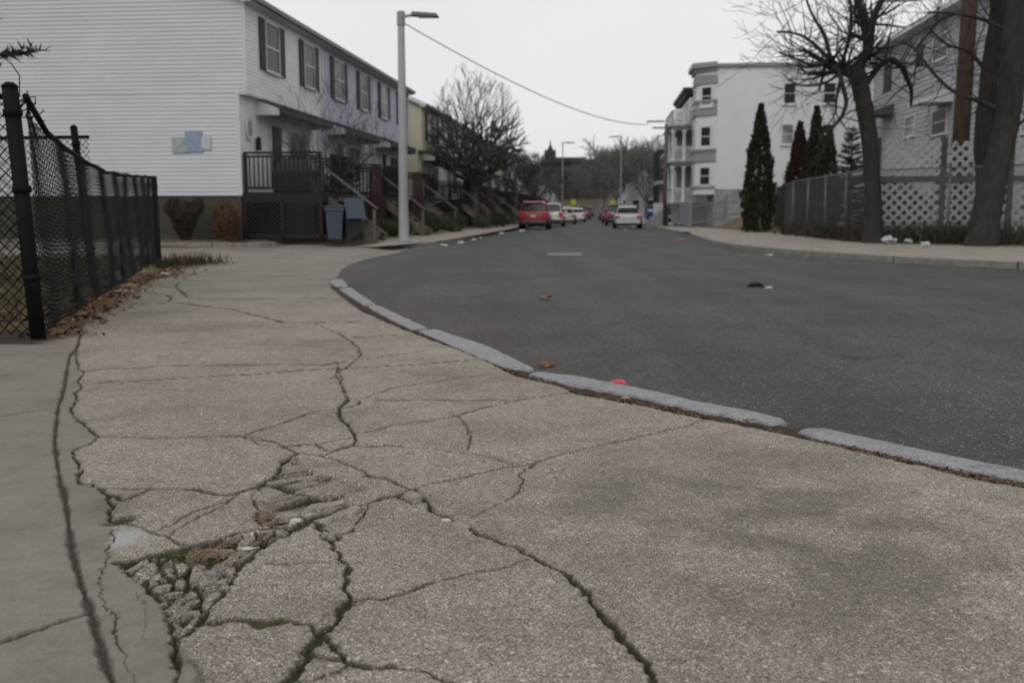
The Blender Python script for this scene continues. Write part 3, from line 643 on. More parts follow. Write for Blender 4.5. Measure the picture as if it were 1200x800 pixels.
# the street climbing gently away
mb = MB(); prev = None
for k in range(0, 46):
    Y = 80 + k * 5; xl = 1.9 + (Y - 80) * .0857 ; xr = 10.9 + (Y - 80) * .0857; z = -.12 + grise(Y)
    cur = (Vector((xl, Y, z)), Vector((xr, Y, z)))
    if prev: mb.quad(prev[0], prev[1], cur[1], cur[0])
    prev = cur
struct('street_far', mb, M['asphalt'])
# worn paint mark
mb = MB(); a_, b_, c_, d_ = G(641, 299.4, -.113), G(681, 299.4, -.113), G(683, 296.2, -.113), G(643, 296.2, -.113); mb.quad(a_, b_, c_, d_)
struct('worn_road_marking', mb, M['road_paint'])
# ---- strips: far pavements, kerbs
def ribbon(name, A, B, m):
    mb = MB(); n = len(A)
    for i in range(n - 1): mb.quad(A[i], A[i + 1], B[i + 1], B[i])
    return struct(name, mb, m)
def resample(pl, n):
    c = cum(pl); out = []
    for i in range(n + 1):
        s_ = c[-1] * i / n
        for k in range(len(pl) - 1):
            if s_ <= c[k + 1] + 1e-9: out.append(pl[k].lerp(pl[k + 1], (s_ - c[k]) / max(1e-6, c[k + 1] - c[k]))); break
    return out
def smoothpl(pl, it=2):
    for _ in range(it):
        pl = [pl[0]] + [pl[i - 1] * .25 + pl[i] * .5 + pl[i + 1] * .25 for i in range(1, len(pl) - 1)] + [pl[-1]]
    return pl
def kerb_run(name, line, wd, ht, side, m, joint=1.9):
    """line: road-side foot of the kerb; side=+1 the pavement lies on the right of the walking direction"""
    pts = smoothpl(resample(line, 160), 3); mb = MB(); n = len(pts); rows = []
    s_ = 0
    for i, p in enumerate(pts):
        d = pts[min(i + 1, n - 1)] - pts[max(0, i - 1)]; d.z = 0; d.normalize(); nr_ = Vector((d.y, -d.x, 0)) * side
        if i: s_ += (p - pts[i - 1]).length
        wob = mnoise.noise(Vector((p.x * 1.5, p.y * 1.5, 3))) * .012
        hh = ht(p) if callable(ht) else ht
        rows.append([p + Vector((0, 0, -.1)), p + nr_ * .01 + Vector((0, 0, hh - .015 + wob)), p + nr_ * .03 + Vector((0, 0, hh + wob)), p + nr_ * wd + Vector((0, 0, hh + wob)), p + nr_ * (wd + .002) + Vector((0, 0, -.1))])
    cs = 0
    for i in range(n - 1):
        cs += (pts[i + 1] - pts[i]).length
        a_, b_ = rows[i], rows[i + 1]
        if cs > joint:  # an open joint between two stones
            cs = 0; dd = (pts[i + 1] - pts[i]).normalized() * -.025
            b_ = [r_ + dd for r_ in b_]
        for k in range(4): mb.quad(a_[k], b_[k], b_[k + 1], a_[k + 1])
    return struct(name, mb, m)
def zr(v, z): return Vector((v.x, v.y, z))
RK = [Vector((44, 8, -.12)), Vector((24, 11.2, -.12)), Vector((13.2, 14.4, -.12))] + wl([(1200, 317), (1105, 312.5), (1000, 304), (900, 297.5), (838, 288.5), (806, 276.5), (757, 265)], -.12)
last = RK[-1]; RK += [Vector((last.x + .0857 * t_, last.y + t_, -.12 + grise(last.y + t_))) for t_ in (15, 35, 60, 90, 130)]
kerb_run('kerb_right', RK, .16, .135, 1, M['kerb_far'], 2.4)
RB = [Vector((46, 19, .02)), Vector((28, 21, .02)), Vector((16.5, 23.6, .02))] + wl([(1200, 289), (1150, 288), (1100, 287), (1016, 284), (960, 279), (921, 274)], .02) + [Vector((11.4, 50, .02)), Vector((12.3, 60, .05)), Vector((13.8, 80, .05))]
RB += [Vector((RB[-1].x + .0857 * t_, 80 + t_, .05 + grise(80 + t_))) for t_ in (20, 50, 80, 125)]
A_ = resample(smoothpl(resample(RK, 120), 2), 120); A_ = [Vector((p.x + .1, p.y + .03, p.z + .13)) for p in A_]
B_ = resample(RB, 120); A2 = []
mbp = MB()
for i in range(120): mbp.quad(A_[i], A_[i + 1], B_[i + 1], B_[i])
struct('pavement_right', mbp, M['walk_far'])
# far left pavement with its dropped kerb
LF = wl([(325, 290), (385, 289.8), (418, 289.5)], -.108) + wl([(440, 289.0)], -.05) + wl([(460, 287.5), (520, 282), (605, 267)], .025)
l2 = LF[-1]; LF += [Vector((l2.x + .0857 * t_, l2.y + t_, .025 + grise(l2.y + t_))) for t_ in (12, 30, 60, 100, 150)]
LB = wl([(325, 281), (385, 281), (418, 279)], .05) + wl([(436, 277.4), (450, 276), (495, 270.5), (575, 263.8)], .05)
l3 = LB[-1]; LB += [Vector((l3.x + .0857 * t_, l3.y + t_, .05 + grise(l3.y + t_))) for t_ in (12, 30, 60, 100, 150)]
mbp = MB(); 
for i in range(len(LF) - 1):
    for k in range(4):
        a0 = LF[i].lerp(LF[i + 1], k / 4); a1 = LF[i].lerp(LF[i + 1], (k + 1) / 4); b0 = LB[i].lerp(LB[i + 1], k / 4); b1 = LB[i].lerp(LB[i + 1], (k + 1) / 4)
        mbp.quad(a0, a1, b1, b0)
struct('pavement_far_left', mbp, M['walk_far'])
LKp = wl([(424, 290.5), (446, 292.5), (460, 293.2), (476, 292.8), (520, 288.0), (605, 268.4)], -.125)
l4 = LKp[-1]; LKp += [Vector((l4.x + .0857 * t_, l4.y + t_, -.125 + grise(l4.y + t_))) for t_ in (12, 30, 60, 100)]
kerb_run('kerb_far_left', LKp, .16, lambda p: .145 if p.x > G(455, 293, -.12).x else .145 * max(.02, (p.x - G(424, 290.5, -.125).x) / (G(455, 293, -.12).x - G(424, 290.5, -.125).x)), -1, M['kerb_far'])
kl = [Vector((-26, 25.6, -.115)), Vector((-16, 26.6, -.115))] + wl([(190, 291), (300, 291), (340, 289.5), (362, 287)], -.115)
kerb_run('kerb_alley', kl, .2, lambda p: .155 if p.x < G(330, 289, -.11).x else .05, -1, M['kerb_far'], 2.2)
# ---- yards
def yard(a, b): return .10 + .03 * mnoise.noise(Vector((a * .4, b * .4, 0)))
yle = lambda b: float(np.interp(b, [27.3, 28.9, 29.5, 31, 40, 62, 150], [LB[0].x - 2, LB[0].x, -5.3, -4.25, -3.0, -1.1, 6.4]))
yl = grid_sheet('yard_left_houses', fr(-34, -5.2, 60) + fr(-5, 12, 40), fr(27.3, 130, 120), lambda a, b: yard(a, b) + grise(b) - .3 * min(1, max(0, (a - yle(b)) / .35)) - .3 * max(0, min(1, (27.75 - b) / .4)), M['soil'],
    lambda a, b: a < yle(b) + 1.2); tag(yl, kind='structure')
lote = lambda b: FA.x + (b - FA.y) * fdir.x / fdir.y - .1
lot = grid_sheet('lot_behind_fence', fr(-26, -2.5, 60), fr(6.95, 19.6, 40), lambda a, b: .03 + .04 * mnoise.noise(Vector((a, b, 0))) + .02 - .3 * min(1, max(0, (a - lote(b)) / .3)) - .3 * min(1, max(0, (7.1 - b) / .15)) - .4 * min(1, max(0, (b - 18.8) / .6)), M['lawn'],
    lambda a, b: a < lote(b) + .9); tag(lot, kind='structure')
def rgt(a, b):
    t = min(1, max(0, (b - 44) / 14)); s2 = t * t * (3 - 2 * t)
    u = min(1, max(0, (a - np.interp(b, [0, 45, 60, 80, 150], [10, 11, 12.4, 14, 20])) / 2.0)) * (1 if b < 76 else max(0, 1 - (b - 76) / 6))
    return .03 + .95 * s2 * u + .03 * mnoise.noise(Vector((a * .5, b * .5, 0))) + grise(b)
rte = lambda b: float(np.interp(b, [19, 21, 23.6, 24.8, 26.2, 28.5, 34, 40.4, 50, 60, 80, 150], [46, 28, 16.5, 12.8, 11.2, 10.3, 10.6, 11.1, 11.4, 12.3, 13.8, 19.8]))
ry = grid_sheet('yard_right', fr(9.6, 50, 70), fr(19, 150, 130), lambda a, b: rgt(a, b) - .25 * min(1, max(0, (rte(b) - a) / .35)), M['dry_grass'],
    lambda a, b: a > rte(b) - 1.4); tag(ry, kind='structure')
sr = grid_sheet('soil_right', fr(9.6, 30, 50), fr(19, 42, 50), lambda a, b: rgt(a, b) + .006 - .25 * min(1, max(0, (rte(b) - a) / .35)), M['soil'], lambda a, b: a > rte(b) - 1.4); tag(sr, kind='structure')
base = grid_sheet('ground', fr(-900, 900, 60), fr(-60, 1400, 60), lambda a, b: -.42 + (grise(min(b, 260)) * .9 if b > 120 else 0), M['base']); tag(base, kind='structure')
# ================================================================== BUILDING HELPERS
UP = Vector((0, 0, 1))
def siding(mb, p0, p1, nrm, z0, z1, course=.105, lim=None, lip=.012):
    """lapped boards from p0 to p1 (xy), outward normal nrm"""
    p0 = Vector((p0[0], p0[1], 0)); p1 = Vector((p1[0], p1[1], 0)); n = Vector((nrm[0], nrm[1], 0)); d = p1 - p0
    z = z0
    while z < z1 - 1e-4:
        zt = min(z + course, z1)
        a, b = lim(z) if lim else (0, 1); a2, b2 = lim(zt) if lim else (0, 1)
        if b <= a: break
        A = p0 + d * a + n * lip + UP * z; B = p0 + d * b + n * lip + UP * z
        C = p0 + d * max(a, b2 if b2 < a else b2) + n * .001 + UP * zt; D = p0 + d * a2 + n * .001 + UP * zt
        mb.quad(A, B, C, D)
        mb.quad(p0 + d * a + UP * z, p0 + d * b + UP * z, B, A)
        z = zt
def window(parent, c, u, n, wd, ht, pane='pane', frame='trim_white', sash=True, depth=.05, name='window', fw=.07, rows=1, split=True):
    """c: centre on the wall face, u: horizontal unit, n: outward normal; frame ring proud of the wall, pane set back inside it"""
    c = Vector(c); u = Vector(u); n = Vector(n); f = MB(); o = c + n * depth / 2
    for s_ in (-1, 1): f.obox(o + u * s_ * (wd / 2 + fw / 2), u, n, UP, fw, depth, ht + 2 * fw)
    for s_ in (-1, 1): f.obox(o + UP * s_ * (ht / 2 + fw / 2), u, n, UP, wd, depth, fw)
    f.obox(c + n * (depth / 2 + .02) - UP * (ht / 2 + fw + .02), u, n, UP, wd + 2 * fw + .08, depth + .05, .04)
    if split: f.obox(c + n * (depth * .45), u, n, UP, wd, depth * .7, .05)
    if rows > 1:
        for k in range(1, rows): f.obox(c + n * (depth * .40) + u * (k / rows - .5) * wd, u, n, UP, .03, depth * .5, ht)
    fo = f.build(name, M[frame], parent)
    g = MB(); g.obox(c + n * .012, u, n, UP, wd, .012, ht); g.build('pane', M[pane], fo)
    return fo
def shutter(parent, c, u, n, wd, ht, m='shutter'):
    f = MB(); c = Vector(c); u = Vector(u); n = Vector(n)
    f.obox(c + n * .02, u, n, UP, wd, .03, ht)
    for s_ in (-1, 1): f.obox(c + n * .042 + u * s_ * (wd / 2 - .025), u, n, UP, .05, .015, ht)
    k = -ht / 2 + .06
    while k < ht / 2: f.obox(c + n * .042 + UP * k, u, (n + UP * .6).normalized(), UP, wd - .1, .02, .03); k += .08
    return f.build('shutter', M[m], parent)
def railing(mb, a, b, ht, post=.09, bal=.13, bw=.035, top=.06):
    a = Vector(a); b = Vector(b); L = (b - a).length; d = (b - a) / L
    n = max(1, round(L / 1.5))
    for i in range(n + 1):
        p = a + (b - a) * i / n; mb.obox(p + UP * ht / 2, (1, 0, 0), (0, 1, 0), UP, post, post, ht)
    mb.bar(a + UP * (ht - .02), b + UP * (ht - .02), .12, top); mb.bar(a + UP * .12, b + UP * .12, .05, .07); mb.bar(a + UP * (ht - .12), b + UP * (ht - .12), .04, .06)
    k = bal
    while k < L:
        p = a + d * k; mb.bar(p + UP * .14, p + UP * (ht - .12), bw, bw, up=d); k += bal
def lattice(mb, a, b, z0, z1, pitch, wd, th=.012):
    """diagonal strips clipped to the rectangle a-b, z0-z1"""
    a = Vector(a); b = Vector(b); L = (b - a).length; d = (b - a) / L; H = z1 - z0
    n = d.cross(UP)
    for sg in (1, -1):
        k = -H if sg == 1 else 0
        while k < (L if sg == 1 else L + H):
            # line: x = k + sg*z
            za, zb = 0, H; xa, xb = k, k + sg * H
            pts = []
            def clip(x0, z0_, x1, z1_):
                t0, t1 = 0, 1; dx = x1 - x0
                if abs(dx) < 1e-9: return None
                ta = (0 - x0) / dx; tb = (L - x0) / dx
                if ta > tb: ta, tb = tb, ta
                t0 = max(t0, ta); t1 = min(t1, tb)
                if t1 - t0 < .02: return None
                return (x0 + dx * t0, z0_ + (z1_ - z0_) * t0, x0 + dx * t1, z0_ + (z1_ - z0_) * t1)
            c = clip(xa, za, xb, zb)
            if c:
                off = n * (.004 + th / 2) * sg
                p = a + d * c[0] + UP * (z0 + c[1]) + off; q_ = a + d * c[2] + UP * (z0 + c[3]) + off
                mb.bar(p, q_, th, wd, up=n.cross((q_ - p).normalized()))
            k += pitch
def row_house(loc, ang, L, name_label, units, eave, zf, zfound, depth=9.2, decks=True, decktop=1.35, seed=0, detail=True, group='row houses down the left side of the street', shut='shutter'):
    rnd = random.Random(seed); D = depth; rise = 2.1
    T = thing('row_house', name_label, 'house', loc, ang, group)
    OH = .25; zmid = zf + 2.9
    # walls: end gable facing the camera, one siding mesh per unit colour on the street side
    n_u = len(units); uw = L / n_u
    mb = MB()
    def lim_g(z):
        if z <= eave: return (0, 1)
        t = min(1, (z - eave) / rise); return (t * .5, 1 - t * .5)
    siding(mb, (-D, 0), (0, 0), (0, -1), zf, zmid, .115, None, .020)
    siding(mb, (-D, 0), (OH, 0), (0, -1), zmid, eave + rise, .115, lim_g, .020)
    # corner boards
    mb.box(-.09, .015, -.022, -.001, zf, zmid); mb.box(OH - .09, OH + .017, -.023, .0, zmid, eave)
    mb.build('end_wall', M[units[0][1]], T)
    core = MB(); core.box(-D + .05, -.012, .012, L - .012, zf - .02, eave + .02); core.box(-.012, OH - .012, .012, L - .012, zmid, eave)
    vs = [(-D, L - .01, eave), (OH, L - .01, eave), ((OH - D) / 2, L - .01, eave + rise), (-D, .012, eave), (OH - .01, .012, eave), ((OH - D) / 2, .012, eave + rise - .05)]
    core.add(vs, [(0, 2, 1), (3, 4, 5), (0, 3, 5, 2), (1, 2, 5, 4), (0, 1, 4, 3)])
    core.build('inner_wall', M['td_grey'], T)
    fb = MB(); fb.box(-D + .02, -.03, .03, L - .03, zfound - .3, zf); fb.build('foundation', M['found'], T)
    for k, (c1, c2) in enumerate(units):
        y0, y1 = k * uw, (k + 1) * uw; s = MB()
        siding(s, (0, y0), (0, y1), (1, 0), zf, zmid, .105)
        siding(s, (OH, y0), (OH, y1), (1, 0), zmid, eave, .105)
        s.box(-.01, OH + .004, y0 + .002, y1 - .002, zmid - .05, zmid - .002)
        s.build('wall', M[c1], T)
        d_ = MB(); d_.box(OH + .013, OH + .06, y1 - .06, y1 + .02, zmid, eave - .05); d_.build('downpipe', M['trim_white'], T)
        # upper windows with shutters
        for f_ in (.295, .795):
            yc = y0 + uw * f_
            ww = 1.15 if f_ < .5 else 1.05
            pane = ['pane', 'pane_light', 'pane'][rnd.randrange(3)]
            window(T, (OH + .012, yc, eave - 1.05), (0, 1, 0), (1, 0, 0), ww, 1.36, pane, fw=.05)
            for s_ in (-1, 1): shutter(T, (OH + .012, yc + s_ * (ww / 2 + .07 + .24), eave - 1.05), (0, 1, 0), (1, 0, 0), .42, 1.5, shut)
        # ground floor: door, big window, oval light
        dr = MB(); dy = y0 + 2.95
        dr.obox((.03, dy, zf + 1.12), (0, 1, 0), (1, 0, 0), UP, .92, .05, 2.1); dr.obox((.05, dy, zf + 1.5), (0, 1, 0), (1, 0, 0), UP, .5, .03, .8)
        do = dr.build('door', M['brown_shutter'] if k % 2 else M['shutter'], T)
        fr_ = MB()
        for s_ in (-1, 1): fr_.obox((.035, dy + s_ * .52, zf + 1.15), (0, 1, 0), (1, 0, 0), UP, .1, .07, 2.25)
        fr_.obox((.035, dy, zf + 2.24), (0, 1, 0), (1, 0, 0), UP, 1.14, .07, .12); fr_.build('door_frame', M['trim_white'], do)
        hb = MB(); hb.lathe([(.01, 0), (.03, .01), (.03, .04), (.01, .06)], 8, (.075, dy + .36, zf + 1.0)); hb.build('handle', M['rim'], do)
        window(T, (.012, y0 + 5.1, zf + 1.45), (0, 1, 0), (1, 0, 0), 1.75, 1.35, 'pane', rows=2, split=False)
        if k == 0:
            ov = MB(); ov.lathe([(.24, 0), (.24, .05), (.17, .05)], 20); v = [(z_, x_ * 1.0, y_ * 1.45) for x_, y_, z_ in ov.v]; ov.v = [(.02 + a_, .62 + b_, zf + 1.95 + c_) for a_, b_, c_ in v]
            oo = ov.build('oval_window', M['trim_white'], T)
            ov = MB(); ov.lathe([(.16, 0), (.16, .03)], 20); ov.v = [(.05 + z_, .62 + x_, zf + 1.95 + y_ * 1.5) for x_, y_, z_ in ov.v]; ov.build('pane', M['pane_light'], oo)
            la = MB(); la.obox((.09, 1.25, zf + 1.5), (1, 0, 0), (0, 1, 0), UP, .12, .13, .30); la.lathe([(.02, 0), (.10, .02), (.03, .1)], 8, (.09, 1.25, zf + 1.65)); la.build('wall_lantern', M['shutter'], T)
        # pent roof over the entrance
        pr = MB(); ya, yb = y0 + 1.35, y1 - .5; zt = zmid - .03
        pr.add([(0, ya, zt), (0, yb, zt), (.95, yb, zt - .28), (.95, ya, zt - .28), (0, ya, zt + .08), (0, yb, zt + .08), (.98, yb, zt - .2), (.98, ya, zt - .2)], [(0, 1, 2, 3), (4, 7, 6, 5), (0, 3, 7, 4), (1, 5, 6, 2), (3, 2, 6, 7)])
        pr.v = [(a_ * .8, b_, c_) for a_, b_, c_ in pr.v]
        po = pr.build('porch_roof', M['shingle'], T)
        for yy in (ya - .035, yb + .005):
            ch = MB(); ch.add([(.013, yy, zt - .03), (.72, yy, zt - .29), (.72, yy, zt - .48), (.013, yy, zt - .48), (.013, yy + .03, zt - .03), (.72, yy + .03, zt - .29), (.72, yy + .03, zt - .48), (.013, yy + .03, zt - .48)], [(0, 1, 2, 3), (4, 7, 6, 5), (0, 4, 5, 1), (1, 5, 6, 2), (2, 6, 7, 3)]); ch.build('porch_cheek', M['trim_white'], po)
        ch = MB(); ch.obox((.745, (ya + yb) / 2, zt - .35), (1, 0, 0), (0, 1, 0), UP, .04, yb - ya, .13); ch.build('porch_fascia', M['trim_dark'], po)
        if decks:
            zd = decktop + .08; dl = 3.4 if k == 0 else 3.2; dw = 2.35; ys_ = y0 + .04
            dk = MB(); dk.box(.02, dw, ys_, ys_ + dl, zd - .07, zd)
            for q_ in range(int(dl / .14)): dk.box(.021, dw + .02, ys_ + q_ * .14 + .005, ys_ + q_ * .14 + .13, zd + .002, zd + .02)
            dk.box(.02, dw + .01, ys_ - .03, ys_ - .003, zd - .28, zd); dk.box(dw + .003, dw + .03, ys_, ys_ + dl, zd - .28, zd)
            for px_ in (.1, dw / 2, dw - .06):
                for py_ in (ys_ + .06, ys_ + dl - .06): dk.box(px_ - .05, px_ + .05, py_ - .05, py_ + .05, zfound - .1, zd - .075)
            dko = dk.build('deck', M['deck'], T)
            rl = MB(); railing(rl, (.1, ys_ + .03, zd + .02), (dw - .05, ys_ + .03, zd + .02), 1.14)
            railing(rl, (dw - .05, ys_ + 1.25, zd + .02), (dw - .05, ys_ + dl - .03, zd + .02), 1.14)
            railing(rl, (.1, ys_ + dl - .03, zd + .02), (dw - .05, ys_ + dl - .03, zd + .02), 1.14); rl.build('railing', M['deck'], dko)
            lt = MB(); lattice(lt, (.1, ys_ - .006, 0), (dw - .05, ys_ - .006, 0), zfound + .12, zd - .3, .13, .035); lattice(lt, (dw + .0, ys_, 0), (dw + .0, ys_ + dl, 0), zfound + .12, zd - .3, .13, .035)
            for xx in (.02, dw / 2 - .05, dw - .08): lt.box(xx, xx + .1, ys_ - .05, ys_ - .031, zfound + .02, zd - .28)
            lt.box(.12, dw, ys_ - .05, ys_ - .031, zfound + .02, zfound + .14)
            lt.build('lattice_skirt', M['deck_red'] if k else M['wood_dark'], dko)
            st_ = MB(); ns = 6; run = .23
            for q_ in range(ns): st_.box(dw + q_ * run + .01, dw + (q_ + 1) * run + .05, ys_ + .55, ys_ + 1.5, zd - (q_ + 1) * (zd - zfound) / (ns + 1) - .04, zd - (q_ + 1) * (zd - zfound) / (ns + 1))
            for yy in (ys_ + .52, ys_ + 1.53): st_.bar((dw, yy, zd - .2), (dw + ns * run + .1, yy, zfound), .05, .26)
            st_.build('stairs', M['wood_weath'], dko)
            hr = MB()
            for yy in (ys_ + .48,):
                hr.bar((dw - .03, yy, zd + .72), (dw + ns * run + .12, yy, zfound + .86), .09, .05); hr.bar((dw + ns * run + .02, yy, zfound - .05), (dw + ns * run + .02, yy, zfound + .84), .08, .08, up=(1, 0, 0))
            hr.build('handrail', M['rail_grey'], dko)
            if k: # tall screen board between neighbouring decks
                sc = MB()
                for q_ in range(3): sc.box(dw - .36 + q_ * .13, dw - .24 + q_ * .13, ys_ - .075, ys_ - .055, zd - .28, zd + 1.1)
                sc.build('privacy_board', M['deck_red'], dko)
    rf = MB(); ov_ = .28; yo = .22
    zE = eave + .0; R0 = ((OH - D) / 2, eave + rise + .14)
    for xa in (OH + ov_, -D - ov_):
        ze = eave - .05
        a_ = [(xa, -yo, ze), (xa, L + yo, ze), (R0[0], L + yo, R0[1]), (R0[0], -yo, R0[1])]
        rf.add(a_ + [(p[0], p[1], p[2] + .12) for p in a_], [(0, 1, 2, 3), (4, 7, 6, 5), (0, 4, 5, 1), (1, 5, 6, 2), (2, 6, 7, 3), (3, 7, 4, 0)])
    ro = rf.build('roof', M['shingle'], T)
    rk = MB()
    for xa in (OH + ov_, -D - ov_): rk.bar((xa, -yo - .012, eave - .04), (R0[0], -yo - .012, R0[1] - .02), .02, .2)
    rk.box(OH - .02, OH + ov_ - .01, -yo + .01, L + yo - .01, eave - .13, eave - .07); rk.build('fascia', M['trim_white'], ro)
    gt = MB(); gt.box(OH + ov_ - .005, OH + ov_ + .11, -yo - .02, L + yo, eave - .09, eave + .04); gt.build('gutter', M['gutter'], ro)
    for k in range(1, n_u):
        vp = MB(); vp.lathe([(.06, 0), (.06, .5)], 8, (-2.4, k * uw, eave + .85)); vp.build('vent_pipe', M['gutter'], ro)
    return T
M['wood_dark'] = M['deck']
HA = -R(6)
hd = Vector((math.sin(R(6)), math.cos(R(6)), 0))
h1 = Vector((-7.78, 29.0, 0))
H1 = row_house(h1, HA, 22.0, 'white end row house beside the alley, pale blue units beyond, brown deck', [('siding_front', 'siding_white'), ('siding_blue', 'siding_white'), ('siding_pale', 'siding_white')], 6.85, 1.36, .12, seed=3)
# three small weathered panels on the end wall
T = H1
for x0, x1, z0, z1, m_ in ((203.5, 219.5, 161, 179.5, 'sign_green'), (220, 237.5, 154, 179, 'sign_blue'), (238, 248.5, 160, 176, 'sign_white')):
    a_ = P(x0, z1, 29.25); b_ = P(x1, z0, 29.15); mb = MB()
    li = T.matrix_world.inverted() if False else None
    ca, sa = math.cos(-HA), math.sin(-HA)
    def loc_(p): q_ = p - h1; return Vector((q_.x * ca - q_.y * sa, q_.x * sa + q_.y * ca, q_.z))
    la_, lb_ = loc_(a_), loc_(b_)
    mb.box(la_.x, lb_.x, -.055, -.02, la_.z, lb_.z); mb.box(la_.x + .03, lb_.x - .03, -.06, -.0552, la_.z + .04, lb_.z - .05)
    mb.build('wall_panel', M[m_], T)
y0 = 25.6
row_house(h1 + hd * y0, HA, 21.5, 'cream and mint row house with dark shutters, behind the big bare tree', [('siding_cream', 'siding_cream'), ('siding_mint', 'siding_cream'), ('siding_pale', 'siding_cream')], 6.6, 1.35, .12, seed=5)
row_house(h1 + hd * (y0 + 25.5), HA, 21.0, 'tan and sky blue row house, third row from the alley', [('siding_tan', 'siding_tan'), ('siding_cream', 'siding_tan'), ('siding_sky', 'siding_tan')], 6.5, 1.35, .12, seed=6, shut='brown_shutter')
row_house(h1 + hd * (y0 + 50.5), HA - R(-1), 21.0, 'farthest row house, grey and weathered, partly hidden by the red car', [('siding_grey', 'siding_tan'), ('siding_white', 'siding_tan'), ('siding_grey', 'siding_tan')], 6.6, 1.5, .2, seed=8)
# things on the first deck
ca, sa = math.cos(HA), math.sin(HA)
def H(x_, y_, z_): return Vector((h1.x + x_ * ca - y_ * sa, h1.y + x_ * sa + y_ * ca, z_))
zd = 1.35 + .08 + .02
gr = thing('covered_grill', 'barbecue under a black cover on the first deck', 'grill', H(1.3, 1.0, zd), HA)
mb = MB(); mb.add([(-.62, -.3, .0), (.62, -.3, 0), (.62, .3, 0), (-.62, .3, 0), (-.66, -.32, .62), (.66, -.32, .62), (.66, .32, .62), (-.66, .32, .62), (-.38, -.25, .98), (.38, -.25, .98), (.38, .22, .98), (-.38, .22, .98)], [(0, 3, 2, 1), (0, 1, 5, 4), (1, 2, 6, 5), (2, 3, 7, 6), (3, 0, 4, 7), (4, 5, 9, 8), (5, 6, 10, 9), (6, 7, 11, 10), (7, 4, 8, 11), (8, 9, 10, 11)])
mb.build('cover', M['bin_dark'], gr, bevel=.04)
mb = MB(); [mb.box(x_ - .03, x_ + .03, -.26, -.2, -.0, .04) for x_ in (-.5, .5)]; mb.build('leg', M['chain_grey'], gr)
pb = thing('storage_tub', 'small blue tub beside the covered grill on the deck', 'tub', H(2.0, .55, zd), HA)
mb = MB(); mb.lathe([(.16, 0), (.2, .34), (.22, .34), (.22, .38), (.18, .38), (.17, .03)], 14); mb.build('tub_body', M['bin_blue'], pb)
mb = MB(); mb.tube((-.2, 0, .38), (.0, 0, .5), .012, .012, 6); mb.tube((.2, 0, .38), (.0, 0, .5), .012, .012, 6); mb.build('handle', M['chain_grey'], pb)
# bins beside the steps
def wheelie(label, loc, rz, m_, openlid):
    t = thing('trash_bin', label, 'trash bin', loc, rz); t.scale = (.86, .86, .95)
    b = MB(); b.add([(-.22, -.24, .08), (.22, -.24, .08), (.22, .24, .08), (-.22, .24, .08), (-.29, -.32, 1.0), (.29, -.32, 1.0), (.29, .34, 1.0), (-.29, .34, 1.0)], [(0, 3, 2, 1), (0, 1, 5, 4), (1, 2, 6, 5), (2, 3, 7, 6), (3, 0, 4, 7), (4, 5, 6, 7)])
    b.box(-.32, .32, -.35, -.3, .93, 1.02); b.box(-.32, .32, .33, .38, .93, 1.02); b.build('bin_body', M[m_], t, bevel=.015)
    l = MB()
    if openlid: l.obox((.42, 0, .98), (.35, 0, -.94), (0, 1, 0), (.94, 0, .35), .66, .68, .05)
    else: l.obox((0, 0, 1.05), (1, 0, 0), (0, 1, 0), UP, .66, .74, .05)
    l.build('lid', M['bin_blue'], t, bevel=.015)
    for s_ in (-1, 1):
        w_ = MB(); w_.tube((s_ * .26, .27, .11), (s_ * .32, .27, .11), .11, .11, 12); w_.build('wheel', M['rubber'], t)
    h_ = MB(); h_.bar((-.25, .42, .98), (.25, .42, .98), .03, .03); h_.build('handle', M['bin_dark'], t)
a_ = P(392, 270, 28.6); wheelie('blue-grey trash bin with flat lid, nearest the deck corner', (a_.x, a_.y, .04), R(12), 'bin_blue', False)
a_ = P(411, 270, 29.0); wheelie('dark trash bin with pale blue lid hanging open, by the steps', (a_.x, a_.y, .06), R(-60), 'bin_dark', True)
# ================================================================== STREET LAMP AND CABLE
def lamp(loc, hgt, label, m1='pole_conc', arm=.95, rz=0, group=None, k=1.0):
    t = thing('street_lamp', label, 'street lamp', loc, rz, group)
    p = MB(); p.lathe([(.165 * k, 0), (.165 * k, .03), (.15 * k, .05), (.135 * k, 1.2), (.095 * k, hgt)], 14); p.build('pole', M[m1], t, True)
    bp = MB(); bp.lathe([(.20, 0), (.20, .05), (.17, .08)], 14); bp.build('base_plate', M[m1], t)
    a = MB(); a.bar((0, 0, hgt - .12), (arm * .42, 0, hgt - .06), .07, .07); a.lathe([(.115 * k, hgt - .35), (.115 * k, hgt + .02), (.04, hgt + .05)], 12); a.build('bracket', M[m1], t)
    hd_ = MB(); L_ = arm
    hd_.add([(.30, -.13, hgt - .10), (L_ + .12, -.16, hgt - .13), (L_ + .12, .16, hgt - .13), (.30, .13, hgt - .10), (.30, -.09, hgt + .02), (L_ + .05, -.12, hgt - .03), (L_ + .05, .12, hgt - .03), (.30, .09, hgt + .02)], [(0, 3, 2, 1), (4, 5, 6, 7), (0, 1, 5, 4), (1, 2, 6, 5), (2, 3, 7, 6), (3, 0, 4, 7)])
    ho = hd_.build('lamp_head', M['lamp_head'], t, bevel=.01)
    gl = MB(); gl.box(.5, L_ + .02, -.1, .1, hgt - .14, hgt - .122); gl.build('lens', M['pane_pale'], ho)
    return t
lb = G(473.5, 283.5, .03); lamp_h = P(466, 15, lb.y).z - .03
lamp((lb.x, lb.y, .03), lamp_h, 'tall grey street lamp on the left pavement by the alley')
ca0 = Vector((lb.x + .12, lb.y, lamp_h - .28)); ca1 = P(760, 146, 78)
mb = MB(); pts = []
for i in range(41):
    t_ = i / 40; p_ = ca0.lerp(ca1, t_); p_.z -= 4 * .75 * t_ * (1 - t_); pts.append(p_)
mb.path(pts, [.014 + .016 * i / 40 for i in range(41)], 6)
